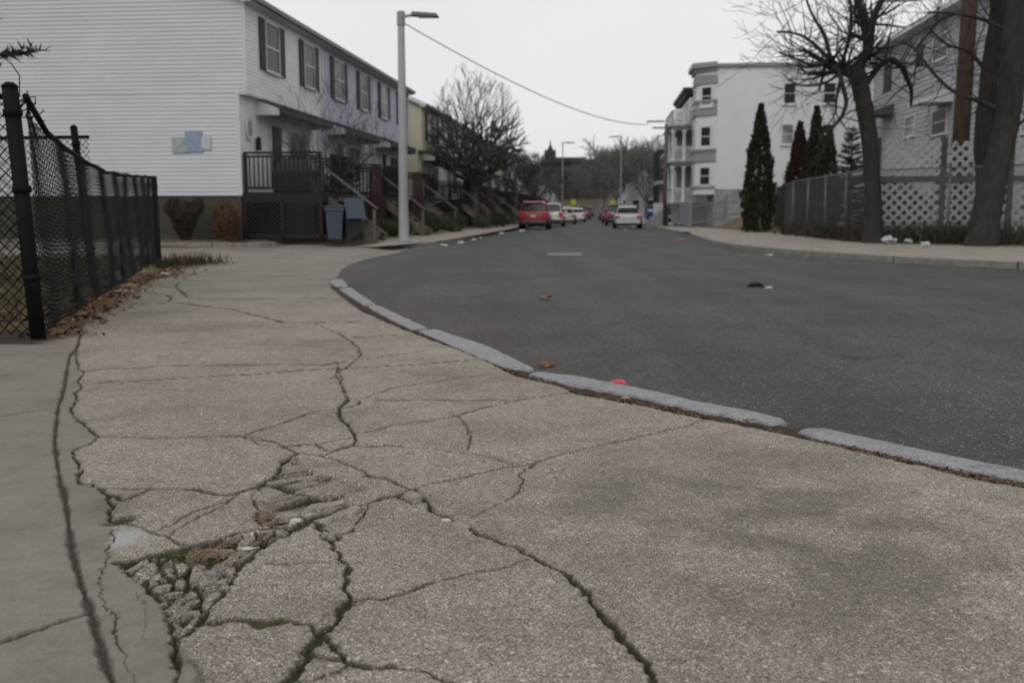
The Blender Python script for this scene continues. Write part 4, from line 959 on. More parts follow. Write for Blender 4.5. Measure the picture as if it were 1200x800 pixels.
tag(mb.build('overhead_cable', M['cable'], None, off=tuple(ca0)), 'thin cable strung from the street lamp across to the balcony building', 'cable')
# ================================================================== CHAIN LINK
def chainlink(mb, a, b, z0, z1, pitch=.08, r=.0028, topf=None, seg=5, n=3):
    a = Vector(a); b = Vector(b); L = (b - a).length; d = (b - a) / L; H_ = z1 - z0; nn = d.cross(UP)
    for sg in (1, -1):
        k = -H_ if sg == 1 else 0
        while k < (L if sg == 1 else L + H_):
            t0, t1 = 0.0, 1.0; x0 = k; dx = sg * H_
            ta, tb = sorted(((0 - x0) / dx, (L - x0) / dx)); t0 = max(t0, ta); t1 = min(t1, tb)
            if t1 - t0 > .02:
                prev = None
                for i in range(seg + 1):
                    t = t0 + (t1 - t0) * i / seg; x_ = x0 + dx * t; hh = H_ * t
                    w_ = topf(x_, t) if topf else (0, 0)
                    p = a + d * x_ + UP * (z0 + hh + w_[1]) + nn * (w_[0] + sg * r * .6)
                    if prev is not None: mb.tube(prev, p, r, r, n, False)
                    prev = p
            k += pitch
def fence_thing(label, a, b, hgt, posts, m_, pitch=.08, r=.0028, pr=.035, topf=None, lean=None, rail=True, group=None, z0=.03, toprail_sag=0, name='chain_link_fence'):
    a = Vector(a); b = Vector(b); L = (b - a).length; d = (b - a) / L
    t = thing(name, label, 'fence', a, 0, group)
    zero = Vector((0, 0, 0)); bb = b - a
    mb = MB(); chainlink(mb, zero, Vector((bb.x, bb.y, 0)), z0, z0 + hgt, pitch, r, topf); mb.build('mesh', M[m_], t)
    for i, s_ in enumerate(posts):
        p = d * (s_ * L); p.z = 0; le = lean[i] if lean else (0, 0)
        q_ = MB(); hh = hgt + .1 + (le[2] if len(le) > 2 else 0); tp = Vector((p.x + le[0], p.y + le[1], hh))
        q_.tube((p.x, p.y, -.2), tp, pr, pr, 10); q_.tube(tp, tp + Vector((0, 0, .03)), pr * 1.15, pr * .5, 10)
        for kz in (.25, .6, .9): q_.tube(Vector((p.x, p.y, 0)).lerp(tp, kz - .012), Vector((p.x, p.y, 0)).lerp(tp, kz + .012), pr * 1.2, pr * 1.2, 10)
        q_.build('post', M[m_], t, True)
    if rail:
        q_ = MB(); pts = [d * (L * i / 16) + UP * (z0 + hgt + .01 - 4 * toprail_sag * (i / 16) * (1 - i / 16)) for i in range(17)]
        for p_ in pts: p_.z += (topf(L * pts.index(p_) / 16, 1)[1] if topf else 0)
        q_.path([Vector((p_.x, p_.y, p_.z)) for p_ in pts], [.021] * 17, 8); q_.build('top_rail', M[m_], t, True)
    return t
LF_ = (FB - FA).length; mid = .37
Hh = P(10, 108, FA.y - .05).z
def sagf(x_, t):
    s_ = x_ / LF_; Yy = FA.y + (FB.y - FA.y) * s_; tgt = float(np.interp(Yy, [6.8, 7.05, 7.74, 9.07, 10.9, 14, 17, 18.2], [Hh, 1.50, 1.43, 1.35, 1.31, 1.38, 1.48, 1.50]))
    return (.03 * math.sin(x_ * 1.7) * math.sin(t * math.pi) + .014 * math.sin(x_ * 5 + t * 3), (tgt - Hh + .008 * math.sin(x_ * 4.1)) * t)
fence_thing('sagging black chain-link fence running along the sidewalk edge', FA, FB, Hh - .06, [0, 1], 'chain_black', .068, .0033, .052, sagf, [(-.10, 0, 0), (-.02, 0, -.2)], toprail_sag=0)
# torn wire curling off the corner post
mb = MB(); cpt = FA + Vector((-.06, 0, Hh - .05))
for k in range(3):
    pts = [cpt + Vector((.02 + .10 * i / 12 + .05 * math.sin(i * 1.1 + k), .02 * k, .05 * math.sin(i * .9 + k * 1.7) + .02 * k - .012 * i)) for i in range(13)]
    mb.path(pts, [.004] * 13, 5)
pts = [cpt + Vector((.02, 0, .02)), cpt + Vector((.03, 0, .16)), cpt + Vector((-.02, 0, .24)), cpt + Vector((-.14, 0, .33)), cpt + Vector((-.24, 0, .37))]
mb.path(pts, [.004] * 5, 5)
tag(mb.build('loose_wire', M['chain_black'], None, off=tuple(cpt)), 'tangle of torn wire ends curling at the top of the corner post', 'wire')
RA = FA + Vector((-5.2, -.32, 0))
fence_thing('black chain-link side panel turning left from the corner post', FA + Vector((-.05, 0, 0)), RA, Hh - .06, [.5, 1], 'chain_black', .075, .0042, .04, lambda x_, t: (.02 * math.sin(x_ * 3), -.02 * math.sin(x_ * 2) * t))
# black panel behind, with its own taller post
pm = FA + (FB - FA) * mid
a_ = G(112, 330, 0); a_ = Vector((-4.72, 11.3, 0)); ph = P(95, 152, 11.3)
fence_thing('black chain-link cross panel inside the lot, with the tallest post', a_, a_ + Vector((-7.5, 1.1, 0)), ph.z - .12, [0, .35, .7, 1], 'chain_black', .075, .004, .04, None, [(-.16, 0, .04), (0, 0, 0), (0, 0, 0), (0, 0, 0)])
# ================================================================== RIGHT SIDE FENCES
f0 = Vector((10.35, 29.0, 0)); f1 = Vector((13.2, 25.2, 0)); f2 = Vector((11.35, 40.6, 0)); f3 = Vector((18.5, 23.6, 0))
fence_thing('grey chain-link fence in front of the white lattice, by the leaning tree', f0, f1, 2.0, [0, .5, 1], 'chain_grey', .085, .0034, .035, group='grey chain-link fence runs', z0=.06)
fence_thing('grey chain-link fence to the right, running out of the picture', f1 + Vector((.05, -.02, 0)), f3, 1.95, [.5, 1], 'chain_grey', .085, .0034, .035, group='grey chain-link fence runs', z0=.06)
fence_thing('long grey chain-link fence between the gate and the bare tree', f2, f0 + Vector((0, .06, 0)), 2.05, [0, .25, .5, .75], 'chain_grey', .085, .0036, .035, group='grey chain-link fence runs', z0=.06)
g0 = G(908, 269.5, .05); g1 = G(893.5, 270, .05)
gt_ = thing('metal_gate', 'narrow grey chain-link gate between two pale posts', 'gate', g1)
gl_ = (Vector((g0.x, g0.y, 0)) - Vector((g1.x, g1.y, 0)))
for q_ in (Vector((0, 0, 0)), gl_):
    mb = MB(); mb.tube(q_ + UP * -.1, q_ + UP * 2.25, .05, .05, 10); mb.build('post', M['rail_grey'], gt_, True)
mb = MB()
for z_ in (.2, 1.15, 2.05): mb.tube(gl_ * .1 + UP * z_, gl_ * .9 + UP * z_, .02, .02, 6)
for s_ in (.1, .9): mb.tube(gl_ * s_ + UP * .2, gl_ * s_ + UP * 2.05, .02, .02, 6)
mb.build('gate_frame', M['chain_grey'], gt_)
mb = MB(); chainlink(mb, gl_ * .1, gl_ * .9, .2, 2.05, .085, .004); mb.build('mesh', M['chain_grey'], gt_)
fence_thing('short grey fence stretch between the gate and the long fence', Vector((g0.x + .06, g0.y, 0)), f2 + Vector((-.04, 0, 0)), 2.05, [], 'chain_grey', .085, .0036, .035, group='grey chain-link fence runs')
# slatted grey fence turning back behind the tall evergreen
sf = G(889, 270.5, .05); t = thing('slat_fence', 'blue-grey slatted fence panel beside the tall evergreen', 'fence', sf)
d_ = (P(874, 271, 45.5) - P(889, 271, sf.y)); d_.z = 0; mb = MB(); nL = 26
for i in range(nL):
    p_ = d_ * (i + .5) / nL; mb.obox((p_.x, p_.y, 1.05 - .010 * i), d_.normalized(), d_.normalized().cross(UP), UP, d_.length / nL * .86, .02, 2.1 - .02 * i)
mb.build('slats', M['slat_grey'], t)
mb = MB()
for z_ in (.3, 1.1, 1.9): mb.bar((0, 0, z_), (d_.x, d_.y, z_ - .15), .05, .06)
mb.build('rail', M['chain_grey'], t)
# grey picket fence in front of the porch building
t = thing('picket_fence', 'low blue-grey metal picket fence before the porch building', 'fence', (10.05, 56.5, .1))
mb = MB(); d_ = Vector((1.6, 1.0, 0)); a0 = Vector((0, 0, 0)); L1 = Vector((1.05, 11.5, 0))
def pick(a_, b_, z0a, z0b, mb):
    n_ = int((b_ - a_).length / .11)
    for i in range(n_ + 1):
        p_ = a_.lerp(b_, i / n_); zz = z0a + (z0b - z0a) * i / n_; mb.tube((p_.x, p_.y, zz - .1), (p_.x, p_.y, zz + 1.25), .026, .02, 4)
    for hz in (.15, 1.05): mb.bar(a_ + UP * (z0a + hz), b_ + UP * (z0b + hz), .04, .05)
pick(a0, L1, .0, .3, mb); pick(a0, Vector((2.1, .4, 0)), 0, .45, mb); mb.build('pickets', M['slat_grey'], t)
mb = MB()
for p_ in (a0, L1, Vector((2.1, .4, .4))): mb.box(p_.x - .06, p_.x + .06, p_.y - .06, p_.y + .06, p_.z - .1, p_.z + 1.4)
mb.build('post', M['slat_grey'], t)
# white lattice fence
l0 = Vector((10.75, 29.7, 0)); l1 = Vector((19.5, 27.6, 0)); ld = (l1 - l0); LL = ld.length; ldn = ld / LL
t = thing('lattice_fence', 'tall white lattice fence in two tiers behind the bare trees', 'fence', l0)
ztop = P(1100, 161, 28.8).z; zm = P(1100, 209, 28.8).z
for k in range(5):
    a_ = ldn * (LL * k / 5 + .06); b_ = ldn * (LL * (k + 1) / 5 - .06)
    mb = MB(); lattice(mb, a_, b_, .3, zm - .12, .29, .085, .016); mb.build('lower_panel', M['lattice'], t)
    mb = MB(); lattice(mb, a_, b_, zm + .08, ztop - (.1 if k % 2 else 0), .26 if k == 0 else .29, .085, .016); mb.build('upper_panel', M['lattice'], t)
for k in range(6):
    mb = MB(); c_ = ldn * (LL * k / 5); mb.box(c_.x - .07, c_.x + .07, c_.y - .07, c_.y + .07, -.1, ztop + .05); mb.build('post', M['rail_dark'], t)
mb = MB(); mb.bar(UP * zm + Vector((0, -.04, 0)), ldn * LL + UP * (zm - .02) + Vector((0, -.04, 0)), .05, .17); mb.bar(UP * .26, ldn * LL + UP * .26, .05, .08); mb.build('rail', M['rail_dark'], t)
# ================================================================== UTILITY POLE
up_b = P(1121.5, 240, 31.0); t = thing('utility_pole', 'brown wooden utility pole rising behind the lattice fence', 'utility pole', (up_b.x, 31.0, 0))
mb = MB(); mb.path([(0, 0, -.1), (0, 0, 3), (.03, 0, 6), (.06, 0, 11.5)], [.27, .25, .235, .20], 12); mb.build('pole', M['pole_wood'], t, True)
mb = MB(); mb.box(-1.2, 1.2, -.06, .06, 10.4, 10.55); mb.build('crossarm', M['pole_wood'], t)
mb = MB()
for x_ in (-1, -.4, .5, 1.05): mb.lathe([(.04, 0), (.06, .05), (.03, .12)], 8, (x_, 0, 10.56))
mb.build('insulators', M['lamp_head'], t)
# ================================================================== RIGHT GREY HOUSE
gang = -R(4.9); gl0 = Vector((16.55, 24.0, .2)); GL = 30.0
T = thing('grey_house', 'large blue-grey clapboard house behind the lattice fence on the right', 'house', gl0, gang)
EZ = P(1016, 62, 53.7).z - .2; D = 10
mb = MB(); siding(mb, (0, GL), (0, 0), (-1, 0), .9, EZ, .2, None, .026); mb.build('wall', M['siding_grey'], T)
mb = MB()
def lg(z): 
    t_ = max(0, min(1, (z - EZ) / 2.6)); return (t_ * .5, 1 - t_ * .5)
siding(mb, (0, 0), (D, 0), (0, -1), .9, EZ + 2.6, .135, lg); siding(mb, (D, GL), (0, GL), (0, 1), .9, EZ + 2.6, .135, lg); mb.build('end_wall', M['siding_grey'], T)
mb = MB(); mb.box(.015, D - .015, .015, GL - .015, -.3, EZ + .02); mb.build('inner_wall', M['td_grey'], T)
mb = MB()
for xa, xb in ((-.55, D / 2), (D + .55, D / 2)):
    a_ = [(xa, -.4, EZ - .12), (xa, GL + .4, EZ - .12), (xb, GL + .4, EZ + 2.75), (xb, -.4, EZ + 2.75)]
    mb.add(a_ + [(p[0], p[1], p[2] + .14) for p in a_], [(0, 1, 2, 3), (4, 7, 6, 5), (0, 4, 5, 1), (1, 5, 6, 2), (2, 6, 7, 3), (3, 7, 4, 0)])
ro = mb.build('roof', M['shingle'], T)
mb = MB(); mb.box(-.62, -.5, -.42, GL + .42, EZ - .18, EZ + .04); mb.box(-.5, 0, -.3, GL + .3, EZ - .2, EZ - .16); mb.build('eave_board', M['trim_white'], ro)
def gy(px):  # local y where the wall is seen at column px
    k_ = (px - 600) / F; dx, dy = math.sin(R(4.9)), math.cos(R(4.9)); s_ = (k_ * gl0.y - gl0.x) / (dx - k_ * dy); return s_
def gz(px, py): s_ = gy(px); Y = gl0.y + s_ * math.cos(R(4.9)); return P(px, py, Y).z - .2
for (xa, xb, ya, yb, pn) in ((1047, 1059, 72, 97, 'pane_light'), (1080, 1098, 40, 70, 'pane'), (1052, 1064, 136, 160, 'pane_light'), (1140, 1163, 10, 62, 'pane_light'), (1083, 1101, 128, 158, 'pane'), (1186, 1209, 98, 156, 'pane_pale')):
    s1, s0 = gy(xa), gy(xb); zt, zb = gz((xa + xb) / 2, ya), gz((xa + xb) / 2, yb)
    window(T, (-.013, (s0 + s1) / 2, (zt + zb) / 2), (0, 1, 0), (-1, 0, 0), abs(s1 - s0) * .88, abs(zt - zb) * .9, pn)
for (xa, xb, ya, yb) in ((1026, 1034, 68, 108), (1062, 1069, 55, 78)):
    s1, s0 = gy(xa), gy(xb); zt, zb = gz((xa + xb) / 2, ya), gz((xa + xb) / 2, yb)
    shutter(T, (-.013, (s0 + s1) / 2, (zt + zb) / 2), (0, 1, 0), (-1, 0, 0), abs(s1 - s0), abs(zt - zb))
for (px, py, wd_) in ((1097, 119, 1.9), (1032, 134, 2.0)):
    s_ = gy(px); zz = gz(px, py); mb = MB()
    mb.add([(-.01, s_ - wd_ / 2, zz + .45), (-.01, s_ + wd_ / 2, zz + .45), (-1.25, s_ + wd_ / 2, zz), (-1.25, s_ - wd_ / 2, zz), (-.01, s_ - wd_ / 2, zz - .1), (-.01, s_ + wd_ / 2, zz - .1), (-1.25, s_ + wd_ / 2, zz - .12), (-1.25, s_ - wd_ / 2, zz - .12)], [(0, 1, 2, 3), (4, 7, 6, 5), (0, 3, 7, 4), (1, 5, 6, 2), (2, 6, 7, 3)])
    mb.build('porch_hood', M['trim_white'] if px > 1050 else M['shingle'], T)
mb = MB(); s_ = gy(1096); mb.obox((-.03, s_, 2.0), (0, 1, 0), (1, 0, 0), UP, .95, .05, 2.1); mb.build('door', M['brown_shutter'], T)
# small brick chimney
mb = MB(); mb.box(D / 2 - .4, D / 2 + .4, GL * .55, GL * .55 + .7, EZ + 2.2, EZ + 4.0); mb.build('chimney', M['brick_red'], ro)
# ================================================================== WHITE TRIPLE DECKER
TA = -R(4.9); td = Vector((12.1, 60.0, 0)); T = thing('triple_decker', 'white three-storey house with grey trim, corner bay and stacked porches', 'house', td, TA)
zF, zS, zT = .85, 2.28, P(860, 76, 60).z
W_, DD = 24, 15
mb = MB(); siding(mb, (0, 0), (W_, 0), (0, -1), zS, zT - .12, .115); mb.build('side_wall', M['td_white'], T)
mb = MB(); siding(mb, (0, 4.6), (0, 0.0), (-1, 0), zS, zT - .12, .16); siding(mb, (0, DD), (0, 4.6), (-1, 0), zS, zT - 1.5, .16); mb.build('front_wall', M['td_white'], T)
mb = MB(); mb.box(.015, W_, .015, DD, zF - 1, zT - .14); mb.build('inner_wall', M['td_grey'], T)
mb = MB()
zz = zF
bz = .34
r_ = 0
while zz < zS - .02:
    x_ = -.06 - (r_ % 2) * .35
    while x_ < W_:
        x0_ = max(-.06, x_); mb.box(x0_ + .012, min(W_, x_ + .68), -.07 - .012 * random.random(), .0, zz + .01, min(zS, zz + bz - .015)); x_ += .7
    zz += bz; r_ += 1
mb.box(-.02, W_, -.035, .01, zF - 1, zS); mb.box(-.05, .01, 0, DD, zF - 1, zS); mb.build('foundation', M['stone_found'], T)
mb = MB(); mb.box(-.16, W_, -.16, -.005, zT - .12, zT + .02); mb.box(-.3, .012, 4.2, DD, zT - 1.5, zT - 1.3); ro = mb.build('cornice', M['td_grey'], T)
mb = MB(); mb.box(-.05, W_, -.05, 4.6, zT + .021, zT + .07); mb.box(-.05, W_, 4.6, DD, zT - .1, zT + .06); mb.build('roof', M['shingle'], T)
bay = [(0.0, -.02), (-1.12, .85), (-1.12, 3.1), (0, 3.95)]
mb = MB()
for a_, b_ in zip(bay[:-1], bay[1:]):
    n_ = Vector((b_[1] - a_[1], -(b_[0] - a_[0]), 0)).normalized(); n_ = -n_ if n_.x > 0 else n_
    siding(mb, a_, b_, n_, zS - .3, zT - .1, .16)
mb.add([(*p, zS - .3) for p in bay] + [(*p, zT - .1) for p in bay], [(0, 1, 2, 3), (4, 7, 6, 5)]); bo = mb.build('bay', M['td_white'], T)
def ring(mb, z0, z1, off):
    c_ = (0.0, 2.0); pts = [(-off * .2 if i in (0, 3) else p[0] - off, p[1] + (off * (-1 if p[1] < 2 else 1)) * .8) for i, p in enumerate(bay)]
    mb.add([(*p, z0) for p in pts] + [(*p, z1) for p in pts], [(0, 1, 2, 3), (4, 7, 6, 5), (0, 4, 5, 1), (1, 5, 6, 2), (2, 6, 7, 3)])
def tz(py): return P(822, py, 60.5).z
mb = MB()
for a_, b_ in ((134, 118), (188, 175.5)): ring(mb, tz(a_), tz(b_), .04)
for yy in (134, 118.5, 188, 176, 97.5, 219): ring(mb, tz(yy) - .07, tz(yy) + .07, .1)
ring(mb, tz(97), tz(88.5), .04); ring(mb, tz(84), tz(80), .15); ring(mb, tz(80) + .002, tz(74), .32); mb.build('bay_trim', M['td_grey'], bo)
n1 = Vector((-.85, -1.1, 0)).normalized(); n1 = Vector(((bay[1][1] - bay[0][1]) * -1, (bay[1][0] - bay[0][0]), 0)).normalized()
u1 = Vector((bay[0][0] - bay[1][0], bay[0][1] - bay[1][1], 0)).normalized(); c1 = Vector(((bay[0][0] + bay[1][0]) / 2, (bay[0][1] + bay[1][1]) / 2, 0))
for a_, b_ in ((101, 125), (147.5, 173), (195, 218)):
    z_ = (tz(a_) + tz(b_)) / 2; hh = tz(a_) - tz(b_) - .1
    window(bo, c1 + n1 * .015 + UP * z_, u1, n1, .62, hh - .1, 'pane', fw=.15)
    window(bo, Vector((-1.135, 1.98, z_)), (0, 1, 0), (-1, 0, 0), .95, hh - .1, 'pane', fw=.12)
    c2 = Vector((-.56, 3.52, 0)); n2 = Vector((-n1.x, 0, 0)); 
# side windows
def tx(px, Y=60.3): return ((px - 600) / F * Y - td.x) / math.cos(TA)
for (xa, xb, ya, yb, pn) in ((908.5, 920.5, 99, 122, 'pane'), (952, 964.5, 99, 122, 'pane'), (907.5, 919.5, 147, 169, 'pane_light'), (913, 921, 195, 215, 'pane_light'), (952, 964, 147, 169, 'pane'), (990, 1002, 99, 122, 'pane_light')):
    xx0, xx1 = tx(xa), tx(xb); z1_, z0_ = P(900, ya, 60).z, P(900, yb, 60).z
    window(T, ((xx0 + xx1) / 2, -.013, (z0_ + z1_) / 2), (1, 0, 0), (0, -1, 0), abs(xx1 - xx0) * .98, abs(z1_ - z0_) * .98, pn, fw=.10)
mb = MB(); mb.box(tx(938), tx(950), -.06, -.014, P(900, 87, 60).z, P(900, 84.5, 60).z); mb.build('wall_vent', M['trim_dark'], T)
# stacked porches on the street side
px0, py0, py1 = -2.25, 4.5, 10.8
def qz(py): return P(800, py, 64).z
levels = [(qz(238), 'f'), (qz(189), 'f'), (qz(146), 'f')]
po = None
for k, (zl, _) in enumerate(levels):
    mb = MB(); mb.box(px0 - .1, -.005, py0 - .1, py1 + .1, zl - .28, zl); mb.box(px0 - .22, -.005, py0 - .22, py1 + .22, zl - .08, zl - .02)
    fo = mb.build('porch_floor', M['td_grey'], T)
    mb = MB(); rh = .95
    for a_, b_ in (((px0, py0, zl), (-.1, py0, zl)), ((px0, py0, zl), (px0, py1, zl)), ((px0, py1, zl), (-.1, py1, zl))): railing(mb, a_, b_, rh, .12, .13, .045, .07)
    mb.build('porch_rail', M['trim_white'], fo)
    if k < 2:
        for (cx_, cy_) in ((px0 + .05, py0 + .05), (px0 + .05, (py0 + py1) / 2), (px0 + .05, py1 - .05), (px0 + .75, py0 + .05)):
            mb = MB(); zt_ = levels[k + 1][0] - .3; mb.lathe([(.17, zl + .002), (.17, zl + .12), (.12, zl + .2), (.11, zt_ - .2), (.17, zt_ - .1), (.17, zt_)], 10, (cx_, cy_, 0)); mb.build('porch_column', M['trim_white'], T, True)
    for yy, pn in ((5.7, 'pane'), (8.4, 'pane_light')):
        window(T, (-.013, yy, zl + 1.45), (0, 1, 0), (-1, 0, 0), .8, 1.4, pn)
    # near side wall return behind the porch, seen past the columns
mb = MB(); mb.box(-1.5, -.01, 10.81, 13.4, zF - .5, zT - 1.6); mb.build('wall', M['td_white'], T)
mb = MB(); mb.box(-1.6, .05, 4.55, 13.6, P(800, 110, 66).z, P(800, 105.5, 66).z); mb.box(-1.45, 0, 4.6, 13.5, P(800, 112, 66).z - .1, P(800, 110, 66).z - .002); mb.build('green_cornice', M['green_trim'], T)
mb = MB(); mb.box(-1.2, -.016, 4.62, 10.8, qz(140), qz(113)); mb.build('wall', M['td_white'], T)
window(T, (-1.215, 6.6, qz(128)), (0, 1, 0), (-1, 0, 0), .8, 1.1, 'pane')
mb = MB()
for k in range(5): mb.box(px0 - .3 - .3 * k, px0 - .02 - .3 * k, 6.4, 8.2, -.2, levels[0][0] - .05 - .21 * (k + 1))
mb.build('front_steps', M['td_grey'], T)
mb = MB(); lattice(mb, (px0, py0 - .0, 0), (-.1, py0, 0), .2, levels[0][0] - .3, .16, .04); mb.box(px0 + .02, -.1, py0 + .03, py0 + .05, .2, levels[0][0] - .3); mb.build('porch_skirt', M['td_grey'], T)
mb = MB(); mb.bar((px0 - .05, py1 + 1.2, P(770, 142, 72).z), (px0 - 1.3, py1 + 1.4, P(770, 142, 72).z), .12, .12); mb.build('bracket_arm', M['td_grey'], T)
# dark red house beyond
T = thing('dark_red_house', 'dark red three-storey house with green posts past the white one', 'house', (14.1, 88, .1), TA)
zt_ = P(765, 181, 88).z
mb = MB(); siding(mb, (0, 0), (12, 0), (0, -1), .1, zt_, .16); siding(mb, (0, 14), (0, 0), (-1, 0), .1, zt_, .16); mb.build('wall', M['brick_red'], T)
mb = MB(); mb.box(.015, 12, .015, 14, -.2, zt_ + .2); mb.build('inner_wall', M['brick_red'], T)
mb = MB(); mb.box(-.3, 12.2, -.3, 14.2, zt_ + .21, zt_ + .5); mb.build('cornice', M['td_grey'], T)
for k in range(3):
    zl = .6 + k * 3.0; mb = MB(); mb.box(-1.4, -.01, .6, 6.5, zl - .3, zl); fo = mb.build('porch_floor', M['td_grey'], T)
    mb = MB(); railing(mb, (-1.35, .65, zl), (-.1, .65, zl), .95, .12, .16, .05); railing(mb, (-1.35, .65, zl), (-1.35, 6.4, zl), .95, .12, .16, .05); mb.build('porch_rail', M['trim_white'] if k == 2 else M['deck_red'], fo)
    for yy in (.7, 3.5, 6.3):
        if k < 2: mb = MB(); mb.lathe([(.13, zl), (.11, zl + 2.65)], 8, (-1.3, yy, 0)); mb.build('porch_post', M['green_trim'], T)
    for yy in (2, 5): window(T, (-.013, yy, zl + 1.4), (0, 1, 0), (-1, 0, 0), .8, 1.4, 'pane')
# mailbox and utility cabinet
mbx = P(762.5, 250, 74); t = thing('mailbox', 'blue street mailbox with rounded top on the right kerb', 'mailbox', (mbx.x, 74, .04), TA)
mb = MB(); pr_ = [(-.30, .2), (.30, .2), (.30, .95), (.24, 1.12), (.12, 1.24), (0, 1.28), (-.12, 1.24), (-.24, 1.12), (-.30, .95)]
mb.add([(a_, -.3, b_) for a_, b_ in pr_] + [(a_, .3, b_) for a_, b_ in pr_], [tuple(range(9))[::-1], tuple(range(9, 18))] + [(i, (i + 1) % 9, 9 + (i + 1) % 9, 9 + i) for i in range(9)]); mb.build('box_body', M['mail_blue'], t)
mb = MB(); [mb.box(x_ - .03, x_ + .03, y_ - .03, y_ + .03, 0, .22) for x_ in (-.25, .25) for y_ in (-.25, .25)]; mb.build('leg', M['mail_blue'], t)
mb = MB(); mb.obox((0, -.32, 1.02), (1, 0, 0), (0, 1, 0), UP, .42, .03, .14); mb.build('mail_slot', M['trim_white'], t)
cb = P(771.5, 250, 70); t = thing('utility_cabinet', 'pale grey utility cabinet beside the blue mailbox', 'cabinet', (cb.x, 70, .04), TA)
mb = MB(); mb.box(-.35, .35, -.25, .25, .06, 1.5); mb.build('box_body', M['siding_white'], t, bevel=.02)
mb = MB(); mb.box(-.31, -.01, -.27, -.252, .14, 1.42); mb.box(.01, .31, -.27, -.252, .14, 1.42); mb.build('door', M['siding_white'], t)
mb = MB(); mb.box(-.4, .4, -.3, .3, 0, .058); mb.build('plinth', M['found'], t)
sp = P(779, 250, 66); t = thing('porch_pole', 'grey wooden pole at the front of the stacked porches', 'pole', (sp.x, 66, 0))
mb = MB(); mb.path([(0, 0, -.1), (0, 0, P(779, 146, 66).z)], [.14, .11], 10); mb.build('pole', M['rail_grey'], t, True)
mb = MB(); mb.bar((-.9, 0, P(779, 150, 66).z), (.5, 0, P(779, 150, 66).z), .08, .1); mb.build('crossarm', M['rail_grey'], t)
# ================================================================== TREES AND SHRUBS
def grow(mb, p, d, L, r, depth, rnd, spread=.55, up=.12, nseg=4, n=5, kids=(2, 3), shrink=.72, minr=.004, side=1, rdec=.62):
    pts = [p.copy()]; rs = [r]; q_ = p.copy(); dd = d.copy()
    for i in range(nseg):
        dd = (dd + Vector((rnd.gauss(0, .085), rnd.gauss(0, .085), rnd.gauss(0, .06) + up * .3))).normalized()
        q_ = q_ + dd * L / nseg; pts.append(q_.copy()); rs.append(max(minr, r * (1 - .38 * (i + 1) / nseg)))
    mb.path(pts, rs, n)
    if depth <= 0: return
    for k in range(rnd.randint(*kids)):
        ax = Vector((rnd.gauss(0, 1), rnd.gauss(0, 1), rnd.gauss(0, 1))); ax = ax - dd * ax.dot(dd); ax.normalize()
        nd = (dd + ax * spread * rnd.uniform(.7, 1.4) + UP * up).normalized()
        grow(mb, pts[-1], nd, L * shrink * rnd.uniform(.75, 1.2), max(minr, rs[-1] * rnd.uniform(.6, .8)), depth - 1, rnd, spread, up, max(2, nseg - 1), max(3, n - 1), kids, shrink, minr, side, rdec)
    for k in range(side):  # side shoots along the limb
        i = rnd.randint(1, nseg - 1) if nseg > 1 else 1
        ax = Vector((rnd.gauss(0, 1), rnd.gauss(0, 1), rnd.gauss(0, 1))); ax = ax - dd * ax.dot(dd); ax.normalize()
        nd = (dd * .5 + ax * .9 + UP * up).normalized()
        grow(mb, pts[i], nd, L * shrink * rnd.uniform(.5, .9), max(minr, rs[i] * .4), max(0, depth - 2), rnd, spread, up, 2, 3, kids, shrink, minr, max(0, side - 1), rdec)
def tree(label, loc, hgt, seed, trunk_h, r, depth=5, lean=(0, 0), m_='bark', limbs=3, spread=.55, up=.12, group=None, minr=.006, name='bare_tree', side=1, kids=(2, 3), shrink=.74, L0=None, tilt=.6):
    rnd = random.Random(seed); t = thing(name, label, 'tree', loc, 0, group)
    mb = MB(); top = Vector((lean[0], lean[1], trunk_h))
    if trunk_h > .3:
        mb.path([(0, 0, -.2), (0, 0, .08), top * .3, top * .65, top], [r * 1.7, r * 1.25, r, r * .92, r * .9], 10, .06); mb.build('trunk', M[m_], t, True)
    else: top = Vector((0, 0, 0))
    cr_ = MB(); L = L0 or (hgt - trunk_h) * .36
    for k in range(limbs):
        a_ = 6.283 * k / limbs + rnd.uniform(-.4, .4); d_ = Vector((math.cos(a_) * tilt, math.sin(a_) * tilt, 1)).normalized()
        grow(cr_, top - UP * (.05 if trunk_h > .3 else 0), d_, L * rnd.uniform(.85, 1.15), r * (.62 if limbs > 1 else .85), depth, rnd, spread, up, 4, 6, kids, shrink, minr, side)
    cr_.build('crown', M[m_], t)
    return t
def gpos(px, Y, z=.1): p = P(px, 250, Y); return (p.x, Y, z + grise(Y))
